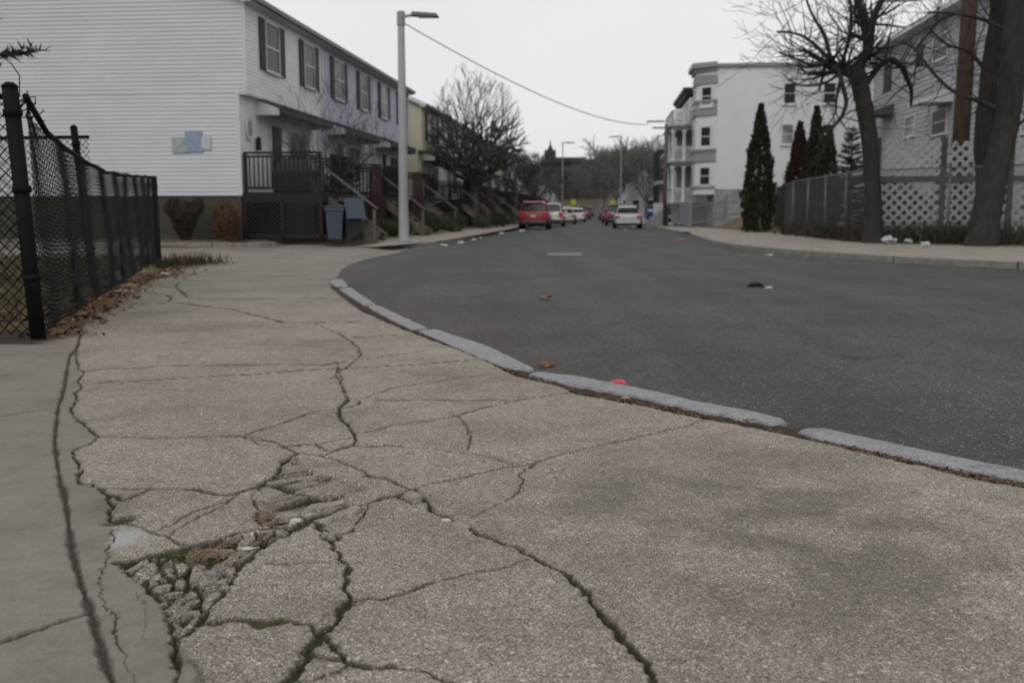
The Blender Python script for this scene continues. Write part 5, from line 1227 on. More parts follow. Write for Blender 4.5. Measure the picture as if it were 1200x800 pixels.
def dome_tree(label, loc, trunk, r, cz_, rx, rz_, n, rmin, seed, limbs=6, m_='bark_far', curve=.055):
    """bare tree whose twigs fill a rounded crown: every twig grows from the nearest wood towards its own tip"""
    rnd = random.Random(seed); t = thing('bare_tree', label, 'tree', loc); tp = Vector((0, 0, trunk))
    mb = MB(); mb.path([(0, 0, -.2), (0, 0, .06), (.02, 0, trunk * .4), tuple(tp)], [r * 1.6, r * 1.2, r, r * .9], 10, .06); mb.build('trunk', M[m_], t, True)
    cr_ = MB(); nodes = [tp.copy()]; rad = [r * .9]; plen = [0.0]; top = cz_ + rz_ - trunk
    def link(a_i, tip, nseg):
        a = nodes[a_i]; pts = [a.copy()]; rs = [min(rad[a_i] * .8, rad[a_i])]; L = (tip - a).length; side = Vector((rnd.gauss(0, 1), rnd.gauss(0, 1), rnd.gauss(.5, .8))) * L * curve
        dd = ((tip - tp).length / top); r_end = max(rmin, r * .5 * max(0, 1 - dd) ** 1.6)
        for k in range(1, nseg + 1):
            u = k / nseg; p = a.lerp(tip, u) + side * math.sin(u * math.pi) * .6 + Vector((rnd.gauss(0, .02), rnd.gauss(0, .02), rnd.gauss(0, .02))) * L; pts.append(p); q_ = max(rmin, rs[0] + (r_end - rs[0]) * u ** .6); rs.append(q_)
        cr_.path(pts, rs, 5 if rs[0] > rmin * 3 else 3)
        for k_, (p, q_) in enumerate(zip(pts[1:], rs[1:])): nodes.append(p); rad.append(q_); plen.append(plen[a_i] + L * (k_ + 1) / nseg)
    for k in range(limbs):
        a_ = 6.283 * k / limbs + rnd.uniform(-.35, .35); w_ = rnd.uniform(.35, .75)
        link(0, Vector((math.cos(a_) * rx * w_ * .8, math.sin(a_) * rx * w_ * .8, cz_ + rz_ * rnd.uniform(-.1, .45))), 7)
    T_ = []
    while len(T_) < n:
        v = Vector((rnd.uniform(-1, 1), rnd.uniform(-1, 1), rnd.uniform(-1, 1)))
        if v.length > 1 or v.length < rnd.random() * .75: continue
        lump = 1 + .16 * mnoise.noise(v * 2.2 + Vector((seed, 0, 0))); q3 = Vector((v.x * rx * lump, v.y * rx * lump, cz_ + v.z * rz_ * lump))
        if q3.z > trunk + .35 + .5 * math.hypot(q3.x, q3.y): T_.append(q3)
    T_.sort(key=lambda p: (p - tp).length + rnd.gauss(0, .3))
    for p in T_:
        N = np.array([tuple(q_) for q_ in nodes]); d = np.linalg.norm(N - np.array(tuple(p)), axis=1); dt = np.linalg.norm(N - np.array(tuple(tp)), axis=1)
        d = np.where(dt < (p - tp).length * .93, d + .55 * np.array(plen), d + 9); a_i = int(np.argmin(d)); link(a_i, p, 3)
    cr_.build('crown', M[m_], t); return t
dome_tree('big bare street tree with dense round crown before the cream row house', gpos(556, 57), 1.9, .24, P(556, 172, 57).z, 3.15, 4.3, 1750, .0095, 12, 7)
dome_tree('small bare many-stemmed tree beside the first brown deck', gpos(384, 30.6), .7, .075, P(384, 158, 30.6).z, 1.8, 1.8, 520, .005, 4, 8)
tree('slender bare tree in front of the second deck', gpos(418, 35.5), 3.6, 8, .9, .05, 4, m_='bark_far', limbs=4, spread=.42, up=.18, minr=.006, side=1, L0=1.0, tilt=.7)
tree('pale bare tree behind the red car, forked low', gpos(628, 92), 8.5, 21, 1.8, .2, 5, m_='bark_far', limbs=4, up=.08, minr=.02, side=2, L0=1.6, tilt=.8)
tree('bare tree at the far row house, left of the church tower', gpos(604, 84), 8.8, 22, 2.2, .2, 5, m_='bark_far', limbs=4, up=.08, minr=.02, side=2, L0=1.45)
# far bare trees: one kind, copied
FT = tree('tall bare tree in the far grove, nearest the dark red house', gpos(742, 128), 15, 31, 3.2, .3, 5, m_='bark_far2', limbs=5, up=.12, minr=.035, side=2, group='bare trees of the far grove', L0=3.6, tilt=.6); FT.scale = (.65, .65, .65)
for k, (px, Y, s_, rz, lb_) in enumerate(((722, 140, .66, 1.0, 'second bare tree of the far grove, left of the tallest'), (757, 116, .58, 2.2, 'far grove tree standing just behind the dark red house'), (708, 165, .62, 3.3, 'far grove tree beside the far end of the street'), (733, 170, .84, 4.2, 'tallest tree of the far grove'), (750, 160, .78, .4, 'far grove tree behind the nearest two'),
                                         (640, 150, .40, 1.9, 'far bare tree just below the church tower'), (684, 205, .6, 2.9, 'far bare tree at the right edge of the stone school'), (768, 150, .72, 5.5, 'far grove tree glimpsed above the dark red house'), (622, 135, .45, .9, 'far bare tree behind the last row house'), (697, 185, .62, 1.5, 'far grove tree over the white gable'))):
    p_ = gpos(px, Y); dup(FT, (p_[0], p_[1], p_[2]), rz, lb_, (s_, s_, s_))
# right side: tree A, limbs traced on its own plane
def traced(label, Y, trunk, limbs, m_='bark', seed=1, twigs=(60, .9), name='bare_tree', wob=.35):
    rnd = random.Random(seed); b = P(*trunk[0][:2], Y); org = Vector((b.x, Y, .05)); t = thing(name, label, 'tree', org)
    def conv(pl, dy=0):
        out = []; rs = []
        for i, (px, py, w_) in enumerate(pl):
            p = P(px, py, Y); p.y += dy * i / max(1, len(pl) - 1); out.append(p - org); rs.append(w_ / 2 / F * Y)
        return out, rs
    def dens(pts, rs, k=4):
        o, r2 = [], []
        for i in range(len(pts) - 1):
            for q_ in range(k):
                u = q_ / k; p0 = pts[max(0, i - 1)]; p1 = pts[i]; p2 = pts[i + 1]; p3 = pts[min(len(pts) - 1, i + 2)]
                o.append(.5 * ((2 * p1) + (p2 - p0) * u + (2 * p0 - 5 * p1 + 4 * p2 - p3) * u * u + (3 * p1 - p0 - 3 * p2 + p3) * u ** 3)); r2.append(rs[i] + (rs[i + 1] - rs[i]) * u)
        o.append(pts[-1]); r2.append(rs[-1]); return o, r2
    pts, rs = conv(trunk); pts, rs = dens(pts, rs, 5); mb = MB(); pts = [Vector((pts[0].x, pts[0].y, -.3))] + pts; rs = [rs[0] * 1.15] + rs; mb.path(pts, rs, 14, .07); mb.build('trunk', M[m_], t, True)
    cr_ = MB()
    for li, l in enumerate(limbs):
        tw = l[1]; pts, rs = conv(l[0], rnd.uniform(-wob, wob) * 3); pts, rs = dens(pts, rs); cr_.path(pts, rs, 8, .05)
        for k in range(int(tw * 1.6)):
            i = int(len(pts) * rnd.uniform(.15, .98)); i = min(i, len(pts) - 1); d_ = Vector((rnd.gauss(0, 1), rnd.gauss(0, .8), rnd.gauss(.35, .8))).normalized()
            grow(cr_, pts[i], d_, rnd.uniform(.6, 1.3) * twigs[1], max(.009, rs[i] * .38), 2, rnd, .55, l[2] if len(l) > 2 else .08, 4, 4, (1, 3), .72, .0055, 1)
    cr_.build('crown', M[m_], t); return t
traced('bare pollarded tree with a knob on its left limb, before the long fence', 28.2,
    [(1024, 287, 30), (1023, 262, 21), (1022, 206, 18), (1017, 150, 19), (1012, 120, 19), (1006, 92, 20), (1004, 78, 17)],
    [([(1004, 92, 14), (994, 84, 12), (984, 80, 11), (976, 74, 14), (971, 71, 12)], 14, .2), ([(976, 78, 6), (981, 86, 5.5), (982, 99, 5.5), (985, 120, 5), (980, 134, 4.5), (972, 145, 4), (964, 151, 3)], 8, -.1),
     ([(1004, 90, 14), (1009, 70, 11), (1014, 52, 10), (1016, 25, 9), (1026, 0, 7), (1036, -36, 6)], 18, .2), ([(1015, 36, 7), (1006, 12, 6), (999, -12, 5)], 8, .2), ([(1016, 25, 5), (1012, -4, 4), (1016, -40, 3)], 6, .2),
     ([(1013, 100, 10), (1021, 92, 7), (1033, 77, 6.5), (1049, 68, 6), (1063, 76, 5.5), (1072, 91, 5), (1078, 103, 4.5), (1079, 122, 3)], 14, .12),
     ([(972, 70, 5), (955, 50, 4), (938, 38, 3), (915, 34, 2.5)], 9, .1), ([(970, 73, 4.5), (950, 78, 3.5), (925, 72, 2.5), (905, 66, 2)], 8, .1), ([(973, 66, 5), (968, 40, 4), (955, 10, 3), (948, -20, 2.4)], 9, .2), ([(984, 80, 4), (990, 50, 4), (988, 20, 3), (975, -10, 2.5)], 8, .2),
     ([(980, 90, 3), (960, 100, 2.6), (935, 102, 2), (918, 96, 2)], 6, .1), ([(1072, 60, 3), (1090, 40, 3), (1110, 20, 2.4), (1140, 10, 2)], 6, .2)], seed=5)
traced('thick leaning tree trunk in front of the right part of the lattice', 25.6,
    [(1150, 291, 40), (1153, 270, 35), (1159, 235, 31), (1167, 200, 28), (1177, 160, 27), (1183, 120, 28), (1187, 60, 28), (1191, 0, 30), (1196, -60, 29)],
    [([(1195, -60, 26), (1180, -120, 20), (1170, -190, 14)], 14, .2), ([(1196, -60, 24), (1215, -120, 18), (1240, -190, 12)], 14, .2), ([(1178, 132, 8), (1150, 118, 5), (1124, 106, 4), (1102, 82, 3.5), (1085, 55, 3), (1072, 42, 2)], 8, .1), ([(1186, 40, 7), (1160, 22, 4), (1130, 12, 3), (1100, 8, 2)], 9, .1), ([(1180, 160, 4), (1210, 130, 3), (1240, 110, 2)], 5, .1)], seed=9)
traced('dark second trunk standing just behind the thick leaning one', 27.0,
    [(1158, 280, 27), (1156, 220, 24), (1154, 165, 22), (1157, 110, 20), (1163, 60, 18), (1168, 20, 16), (1166, -40, 14)],
    [([(1166, -40, 12), (1150, -90, 9), (1140, -150, 6)], 9, .2), ([(1160, 90, 6), (1140, 60, 4), (1118, 50, 3), (1100, 30, 2)], 6, .1)], seed=14)
# evergreens: a core of fronds around the stem, made of many small sprays
def evergreen(label, loc, hgt, rad, m_, seed, group=None, kind='arborvitae', n=5200):
    rnd = random.Random(seed); t = thing(kind + '_tree', label, 'evergreen', loc, 0, group)
    mb = MB(); mb.path([(0, 0, -.1), (0, 0, hgt * .85)], [.09, .02], 8); mb.build('trunk', M['bark'], t)
    mb = MB()
    for i in range(n):
        if kind == 'arborvitae':
            u = rnd.random() ** .85; z = .05 + u * hgt * .99; prof = (1 - u ** 2.1) * (.78 + .22 * min(1, u * 5)); a_ = rnd.uniform(0, 6.283)
            rr = rad * prof * (.82 + .34 * mnoise.noise(Vector((math.cos(a_) * 1.9, math.sin(a_) * 1.9, z * 1.5 + seed * 7))) + .07 * rnd.gauss(0, 1)) * rnd.uniform(.45, 1) ** .35
            c = Vector((math.cos(a_) * rr, math.sin(a_) * rr, z)); d_ = (Vector((math.cos(a_) * .45, math.sin(a_) * .45, 1)) + Vector((rnd.gauss(0, .25), rnd.gauss(0, .25), 0))).normalized(); s_ = rnd.uniform(.10, .24)
        w_ = Vector((rnd.gauss(0, 1), rnd.gauss(0, 1), rnd.gauss(0, 1))).cross(d_).normalized() * s_ * .22
        mb.add([c - w_, c + w_, c + d_ * s_ * .7 + w_ * .7, c + d_ * s_, c + d_ * s_ * .7 - w_ * .7], [(0, 1, 2, 3, 4)])
    mb.build('crown', M[m_], t); return t
evergreen('tall narrow dark green evergreen before the white side wall', gpos(888, 44.5, -.05), P(888, 124, 44.5).z, .86, 'evergreen', 1)
evergreen('bronze-red narrow evergreen left of the paired green one', gpos(934, 47), P(934, 148, 47).z, .78, 'evergreen_red', 2)
evergreen('taller of the two green evergreens behind the long fence', gpos(953, 46.5), P(953, 130, 46.5).z, .76, 'evergreen', 3)
evergreen('shorter green evergreen on the right of the pair', gpos(969, 46), P(969, 158, 46).z, .6, 'evergreen', 4, n=3500)
def conifer(label, loc, hgt, rad, m_, seed, z_lo=.05, step=.030, nee=.14, dens_=1.0):
    rnd = random.Random(seed); t = thing('spruce_tree' if m_ == 'spruce' else 'pine_tree', label, 'evergreen', loc); tr = MB(); tr.path([(0, 0, -.1), (0, 0, hgt)], [hgt * .02, .012], 8); tr.build('trunk', M['bark'], t)
    mb = MB(); z = hgt * z_lo
    def spray(st, tip, d_, m2_):
        for q_ in range(m2_):
            c = st.lerp(tip, (q_ + rnd.random()) / m2_)
            nd = (d_ * .6 + Vector((rnd.gauss(0, .6), rnd.gauss(0, .6), rnd.gauss(.1, .45)))).normalized(); s_ = nee * rnd.uniform(.6, 1.3)
            w_ = nd.orthogonal().normalized() * s_ * .13
            mb.add([c - w_, c + w_, c + nd * s_], [(0, 1, 2)])
    while z < hgt * .985:
        u = z / hgt; nb = rnd.randint(5, 8); a0 = rnd.uniform(0, 6.28)
        for k in range(nb):
            a_ = a0 + 6.283 * k / nb + rnd.uniform(-.3, .3); L = rad * (1 - (u - z_lo) / (1 - z_lo)) ** .85 * rnd.uniform(.6, 1.15) + .10; d_ = Vector((math.cos(a_), math.sin(a_), .30 - .45 * (1 - u) + rnd.gauss(0, .1))); st = Vector((0, 0, z + rnd.uniform(-.05, .05))); tip = st + d_ * L + UP * .10 * L
            mb.path([st, st.lerp(tip, .5) - UP * .05 * L, tip], [.014, .010, .005], 4); spray(st.lerp(tip, .12), tip, d_, int(L / .012 * dens_))
            for sb in range(max(2, int(L * 6))):
                u2 = rnd.uniform(.25, .95); s0 = st.lerp(tip, u2); sd_ = rnd.choice((-1, 1)); dd = (d_ * .8 + Vector((-math.sin(a_), math.cos(a_), 0)) * sd_ * .8 + UP * rnd.uniform(-.25, .2)).normalized(); L2 = L * .42 * (1.15 - u2) + .06
                mb.path([s0, s0 + dd * L2], [.006, .003], 3); spray(s0, s0 + dd * L2, dd, int(L2 / .014 * dens_))
        z += hgt * step * rnd.uniform(.7, 1.3)
    mb.build('crown', M[m_], t); return t
conifer('small layered blue-green spruce between the evergreens and the bare tree', gpos(995, 40), P(995, 150, 40).z, 1.2, 'spruce', 6, step=.045, nee=.13)
pt_ = P(-150, 300, 9.6); conifer('dark green pine at the upper left edge behind the fence', (pt_.x, 9.6, 0), 5.2, 1.35, 'pine', 7, .42, .05, .10, .8)
# round leafy or twiggy shrubs
def shrub(label, loc, rx, ry, hz, m_, seed, name='shrub', cat='shrub', n=900, leaf=.07, cone=False, group=None, stems=26):
    rnd = random.Random(seed); t = thing(name, label, cat, loc, 0, group); st = MB(); lf = MB()
    for k in range(stems):
        a_ = rnd.uniform(0, 6.283); r_ = rnd.random() ** .5; tip = Vector((math.cos(a_) * rx * r_ * .9, math.sin(a_) * ry * r_ * .9, hz * rnd.uniform(.7, 1.0) * (1 if cone else (1 - .4 * r_ ** 2))))
        mid_ = tip * .5 + Vector((rnd.gauss(0, .04), rnd.gauss(0, .04), .05)); st.path([(0 + rnd.gauss(0, .03), rnd.gauss(0, .03), -.05), mid_, tip], [.014, .009, .004], 4)
    st.build('stem', M['twig_shrub'], t)
    for k in range(n):
        u = rnd.random(); a_ = rnd.uniform(0, 6.283)
        if cone: prof = (.22 + .78 * min(1, u / .75) ** .9) * (1 if u < .86 else .96)
        else: prof = math.sqrt(max(0, 1 - (2 * (max(u, .12) - .5)) ** 2 * .85)) if u < .5 else math.sqrt(max(0, 1 - ((u - .5) * 2) ** 2.4))
        bump = .86 + .2 * mnoise.noise(Vector((math.cos(a_) * 1.8 + seed, math.sin(a_) * 1.8, u * 3)))
        rr = prof * bump * rnd.uniform(.3, 1) ** .4; c = Vector((math.cos(a_) * rx * rr, math.sin(a_) * ry * rr, .04 + u * hz * (.96 + .05 * math.sin(a_ * 3 + seed))))
        d_ = Vector((rnd.gauss(0, 1), rnd.gauss(0, 1), rnd.gauss(.4, 1))).normalized(); w_ = d_.orthogonal().normalized() * leaf * .3; s_ = leaf * rnd.uniform(.6, 1.4)
        lf.add([c - w_, c + d_ * s_ * .5 + w_ * .3, c + d_ * s_, c + w_], [(0, 1, 2, 3)])
    lf.build('foliage', M[m_], t); return t
b1 = P(219, 277, 28.5); shrub('dark brown shrub shaped like an upturned cone by the foundation', (b1.x, 28.35, .1), .62, .42, 1.14, 'twig_shrub', 1, n=4200, leaf=.08, cone=True)
b2 = P(267, 277, 28.5); shrub('rounded reddish-brown shrub by the foundation beside the deck', (b2.x, 28.35, .1), .50, .42, .98, 'twig_red', 2, n=3600, leaf=.07)
for k, (px, Y, rx, ry, hz, lb_) in enumerate(((446, 31.5, .75, .5, .55, 'low dark hedge clump just left of the street lamp'), (500, 38.5, .75, 1.2, .78, 'dark green hedge clump right of the street lamp'), (530, 44.5, .8, 1.6, .8, 'long dark hedge clump before the cream house'), (566, 53, .6, 1.6, .75, 'hedge clump beside the big bare tree'), (583, 60, .6, 2, .8, 'hedge clump beyond the big bare tree'), (596, 68, .6, 2, .8, 'last hedge clump before the red car'), (470, 34, .5, .7, .5, 'small dark hedge clump behind the street lamp'))):
    p_ = gpos(px, Y, .08); shrub(lb_, p_, rx, ry, hz, 'hedge', 20 + k, 'hedge_clump', 'hedge', n=2600 if k < 3 else 1600, leaf=.08, group='hedge clumps along the left pavement', stems=12)
for k, (X_, Y_, rx, hz, lb_) in enumerate(((11.9, 31.6, 1.1, 1.9, 'dark bush showing through the left lattice panel'), (14.1, 31.0, 1.3, 2.5, 'dark bush behind the lattice at the wooden pole'), (16.6, 30.4, 1.3, 2.6, 'dark bush behind the lattice right of the thick trunk'), (13.0, 33.2, 1.0, 1.6, 'low dark bush deep behind the lattice'))):
    shrub(lb_, (X_, Y_, 0), rx, .7, hz, 'hedge', 60 + k, 'bush', 'bush', n=3200, leaf=.14, stems=14, group='dark bushes behind the lattice')
# weeds: uncountable
def scatter(name, mat_, fn, n, size, kind='stuff', blade=True, seed=3):
    rnd = random.Random(seed); mb = MB()
    for i in range(n):
        p = fn(rnd)
        if p is None: continue
        s_ = size * rnd.uniform(.4, 1.3)
        if blade:
            d_ = Vector((rnd.gauss(0, .45), rnd.gauss(0, .45), 1)).normalized(); w_ = Vector((rnd.gauss(0, 1), rnd.gauss(0, 1), 0)).normalized() * s_ * .05
            mb.add([p - w_, p + w_, p + d_ * s_ + Vector((rnd.gauss(0, .15), rnd.gauss(0, .15), 0)) * s_], [(0, 1, 2)])
        else:
            u = Vector((rnd.gauss(0, 1), rnd.gauss(0, 1), rnd.gauss(0, .35))).normalized(); v = u.cross(Vector((rnd.gauss(0, .4), rnd.gauss(0, .4), 1))).normalized(); k_ = rnd.uniform(.35, .7); up_ = UP * s_ * rnd.uniform(.0, .25)
            mb.add([p - u * s_ * .5, p - u * s_ * .15 + v * s_ * .5 * k_ + up_, p + u * s_ * .3 + v * s_ * .35 * k_ + up_ * .6, p + u * s_ * .55, p + u * s_ * .2 - v * s_ * .5 * k_ + up_, p - u * s_ * .25 - v * s_ * .4 * k_], [(0, 1, 4, 5), (1, 2, 3, 4)])
    o = mb.build(name, M[mat_]); tag(o, kind=kind); return o
def along(A, B, wid, z=0, dens=1.0):
    A = Vector(A); B = Vector(B); nn = (B - A).cross(UP).normalized()
    def f(r):
        t_ = r.random()
        if mnoise.noise(A.lerp(B, t_) * 1.3) * .5 + .5 < r.random() * dens * .9: return None
        p = A.lerp(B, t_) + nn * r.gauss(0, wid); p.z = z; return p
    return f
scatter('weeds', 'weed', lambda r: (along((10.25, 29, 0), (11.2, 40.4, 0), .22, .0) if r.random() < .5 else along((13.5, 25.2, 0), (10.2, 28.9, 0), .2, .02))(r), 5200, .55, seed=5)
scatter('tall_dead_weeds', 'weed', lambda r: along((10.9, 28.9, 0), (18, 25.0, 0), .35, .02)(r), 3000, .62, seed=6)
scatter('grass', 'dry_grass', lambda r: (lambda a, b: Vector((a, b, rgt(a, b) - .02)))(r.uniform(10.9, 16), r.uniform(42, 60)), 9000, .16, seed=7)
scatter('fence_weeds', 'weed', lambda r: along((FB.x - .3, FB.y - 1, 0), (FB.x + .75, FB.y + 1.1, 0), .22, -.08)(r), 2200, .22, seed=8)
scatter('lot_grass', 'lawn', lambda r: (lambda b: Vector((lote(b) - abs(r.gauss(0, 2.2)) - .15, b, .03)))(r.uniform(7.1, 18.5)), 9000, .14, seed=9)
def fence_leaf(r):
    t_ = r.random() ** .8; p = FA.lerp(FB, t_); p = p + Vector((1, .2, 0)) * (r.gauss(.05, .13 + .12 * (t_ > .6))); p.z = float(zs_base(p.y)) + .008; return p
scatter('leaf_litter', 'leaf', fence_leaf, 2400, .062, blade=False, seed=10)
scatter('pale_leaf_litter', 'leaf_pale', fence_leaf, 260, .06, blade=False, seed=11)
def lot_leaf(r):
    b = r.uniform(6.95, 9.5); a = lote(b) - abs(r.gauss(0, 1.4)); return Vector((a, b, .045))
scatter('lot_leaf_litter', 'leaf', lot_leaf, 700, .08, blade=False, seed=12)
def gutter(r):
    k = r.uniform(3.2, 17.5); i = int(k); f_ = k - i
    if i >= len(E1) - 1: return None
    p = E1[i].lerp(E1[i + 1], f_); q2 = K_IN[min(i, len(K_IN) - 1)]
    if mnoise.noise(p * 1.7) < -.05 and r.random() < .8: return None
    p = p + Vector((1, .75, 0)).normalized() * (.015 + abs(r.gauss(0, .028))); p.z = float(zs_base(p.y)) - .010; return p
scatter('kerb_leaf_litter', 'leaf', gutter, 3400, .019, blade=False, seed=13)
scatter('kerb_debris', 'twig_shrub', gutter, 5000, .016, blade=False, seed=14)
def pitf(r):
    p = PIT[0].lerp(PIT[r.randrange(1, len(PIT))], r.random()) + Vector((r.gauss(0, .03), r.gauss(0, .03), 0)); p.z = -.012; return p if inpoly(np.array([p.x]), np.array([p.y]), PIT)[0] else None
scatter('crack_debris', 'leaf', pitf, 260, .012, blade=False, seed=15)
def straw(r, c=G(318, 596), s_=.035):
    p = c + Vector((r.gauss(0, s_), r.gauss(0, s_), 0)); p.z = -.004; return p
mb = MB(); rnd = random.Random(2)
for c, n_ in ((G(306, 606), 60), (G(240, 647), 80), (G(310, 590), 30)):
    for i in range(n_):
        p = straw(rnd, c, .028); a_ = rnd.gauss(.5, .7); L = rnd.uniform(.012, .04); d_ = Vector((math.cos(a_), math.sin(a_), rnd.uniform(-.1, .25)))
        mb.path([p, p + d_ * L * .5 + UP * .004, p + d_ * L], [.0009, .0009, .0006], 3)
tag(mb.build('dry_straw', M['leaf_pale']), kind='stuff')
# grit and small crumbs lying over the pavement
mb = MB(); rnd = random.Random(77)
def crumb(mb, p, s_):
    vs = []
    for q_ in ((1, 0, 0), (-1, 0, 0), (0, 1, 0), (0, -1, 0), (0, 0, 1), (0, 0, -.6)): vs.append(p + Vector(q_) * s_ * rnd.uniform(.5, 1.1))
    mb.add(vs, [(0, 2, 4), (2, 1, 4), (1, 3, 4), (3, 0, 4), (2, 0, 5), (1, 2, 5), (3, 1, 5), (0, 3, 5)])
for pts, wd, dp, dk, ms in CR:
    if pts[0].y > 6 or pts[0].y < 1.3: continue
    for a_, b_ in zip(pts[:-1], pts[1:]):
        for q_ in range(int((b_ - a_).length / .035 * wd / .012)):
            p = a_.lerp(b_, rnd.random()) + Vector((rnd.gauss(0, wd * 1.2), rnd.gauss(0, wd * 1.2), 0)); p.z = rnd.choice((-.006, -.002, .001)); crumb(mb, p, rnd.uniform(.0015, .0045))
for i in range(900):
    p = G(rnd.uniform(100, 1190), rnd.uniform(430, 798)); 
    if p.x < np.interp(p.y, ey, ex) - .05: p.z = .0015; crumb(mb, p, rnd.uniform(.0012, .0028))
tag(mb.build('grit', M['stone']), kind='stuff')
# loose broken pieces you could pick up
def chunk(label, px, py, L, W_, H_, rz, m_='stone', seed=0, z=0, tilt=.1, cat='stone', name='concrete_chunk', group=None):
    rnd = random.Random(seed); p = G(px, py, z); bm = bmesh.new()
    if name == 'pebble':
        bmesh.ops.create_icosphere(bm, subdivisions=3, radius=1)
        for v in bm.verts: c = v.co.copy(); f_ = 1 + .14 * mnoise.noise(c * 1.2 + Vector((seed * 3.1, 0, 0))); v.co = Vector((c.x * L / 2 * f_, c.y * W_ / 2 * f_, c.z * H_ / 2 * f_))
    else:
        for k in range(34):
            a_ = 6.283 * k / 17 + rnd.uniform(-.15, .15); r_ = rnd.uniform(.72, 1.0) * (1 if k < 17 else .86); bm.verts.new((math.cos(a_) * r_ * L / 2, math.sin(a_) * r_ * W_ / 2, (-.5 if k < 17 else rnd.uniform(.25, .5)) * H_))
        bmesh.ops.convex_hull(bm, input=bm.verts); bmesh.ops.delete(bm, geom=[v for v in bm.verts if not v.link_faces], context='VERTS')
        bmesh.ops.subdivide_edges(bm, edges=bm.edges[:], cuts=3, use_grid_fill=True)
        for v in bm.verts: v.co += Vector((mnoise.noise(v.co * 60), mnoise.noise(v.co * 60 + Vector((9, 0, 0))), mnoise.noise(v.co * 45 + Vector((0, 9, 0))))) * min(L, W_) * .055
    me_ = bpy.data.meshes.new(name); bm.to_mesh(me_); bm.free(); me_.materials.append(M[m_]); me_.polygons.foreach_set('use_smooth', [name == 'pebble'] * len(me_.polygons))
    o = bpy.data.objects.new(name, me_); COL.objects.link(o); o.location = (p.x, p.y, z + H_ * .15); o.rotation_euler = (tilt, tilt * .5, rz); tag(o, label, cat, group)
    return o
gp = 'loose broken pieces of pavement'
chunk('smooth pale oval pebble lying on the main diagonal crack', 523, 610, .030, .016, .011, -.2, 'stone_pale', 1, .0, cat='pebble', name='pebble')
chunk('grey rounded stone wedged in the main crack beside the pale pebble', 541, 617, .060, .036, .024, -.7, 'walk_far', 2, -.004, cat='pebble', name='pebble')
chunk('flat chip of concrete wedged where the diagonal crack begins', 484, 583, .075, .055, .020, -.3, 'walk_far', 3, -.006, group=gp)
chunk('long broken slab piece lying above the wide cleft', 381, 596, .17, .060, .024, .68, 'walk_far', 4, -.006, .05, group=gp)
chunk('long tilted piece on the right side of the wide cleft', 402, 606, .19, .065, .026, 1.0, 'walk_far', 5, -.006, -.05, group=gp)
chunk('small rounded piece below the long tilted one', 400, 625, .10, .050, .024, 1.0, 'walk_far', 6, -.007, group=gp)
chunk('tiny knob of concrete at the left tip of the cleft pieces', 381, 628, .026, .025, .016, .5, 'walk_far', 7, -.004, group=gp)
chunk('pale grey chip lying in the cleft', 347, 611, .040, .030, .012, .2, 'stone_pale', 8, -.006, group=gp)
chunk('pale flat pebble at the upper rim of the mossy pit', 290, 643, .034, .018, .009, .3, 'stone_pale', 9, -.001, cat='pebble', name='pebble')
chunk('narrow broken piece at the left end of the wide cleft', 335, 607, .10, .045, .018, .7, 'walk_far', 10, -.010, group=gp)
for k in range(26):
    rr_ = random.Random(300 + k); t_ = rr_.random(); c_ = G(190 + t_ * 120 + rr_.uniform(-14, 14), 722 - t_ * 80 + rr_.uniform(-14, 14)); L_ = rr_.uniform(.028, .07)
    o = chunk('angular grey fragment lying loose in the mossy pit', 200, 700, L_, L_ * rr_.uniform(.28, .6), rr_.uniform(.010, .018), rr_.gauss(.75, .3), 'frag', 40 + k, -.012, rr_.uniform(-.25, .25), group='loose fragments in the mossy pit')
    o.location = (c_.x, c_.y, -.009)
# ================================================================== LITTER
def crumple(label, px, py, s_, m_, seed, z, flat=.45, name='litter', cat='litter', sx=1.0, group=None):
    rnd = random.Random(seed); bm = bmesh.new(); bmesh.ops.create_icosphere(bm, subdivisions=3, radius=1)
    for v in bm.verts:
        c = v.co.copy(); f_ = 1 + .55 * mnoise.noise(c * 1.6 + Vector((seed * 2.3, 0, 0))) + .3 * mnoise.noise(c * 4.3 + Vector((0, seed, 0))); v.co = Vector((c.x * s_ * f_ * sx, c.y * s_ * f_, max(-.3, c.z) * s_ * f_ * flat))
    me_ = bpy.data.meshes.new(name); bm.to_mesh(me_); bm.free(); me_.materials.append(M[m_]); p = G(px, py, z)
    o = bpy.data.objects.new(name, me_); COL.objects.link(o); o.location = (p.x, p.y, z + s_ * flat * .3); tag(o, label, cat, group); return o
crumple('crumpled white plastic bag among leaves at the fence foot', 138, 328, .11, 'white_litter', 1, 0, .8, 'plastic_bag', 'bag')
crumple('flattened white paper scrap in front of the plastic bag', 140, 342, .10, 'white_litter', 2, 0, .16, 'paper_scrap', 'litter')
crumple('crumpled tan paper cup beyond the white plastic bag', 163, 320, .09, 'leaf_pale', 3, -.03, .8, 'paper_cup', 'litter')
crumple('small white scrap at the far end of the fence leaves', 193, 321.5, .075, 'white_litter', 4, -.05, .3, 'paper_scrap', 'litter')
crumple('tan cardboard scrap leaning beside the white bag', 152, 336, .09, 'leaf_pale', 5, 0, .3, 'cardboard_scrap', 'litter')
o = crumple('bright red wrapper leaning against the road side of the kerb stone', 725, 448, .022, 'red_litter', 16, -.03, .35, 'wrapper', 'litter', 2.2); o.rotation_euler = (.3, 0, -.9)
crumple('crumpled black cloth lying in the middle of the road', 886, 335.5, .09, 'black_litter', 7, -.115, .5, 'cloth', 'cloth')
crumple('pale scrap lying just right of the black cloth', 901, 337.5, .05, 'white_litter', 8, -.115, .3, 'paper_scrap', 'litter')
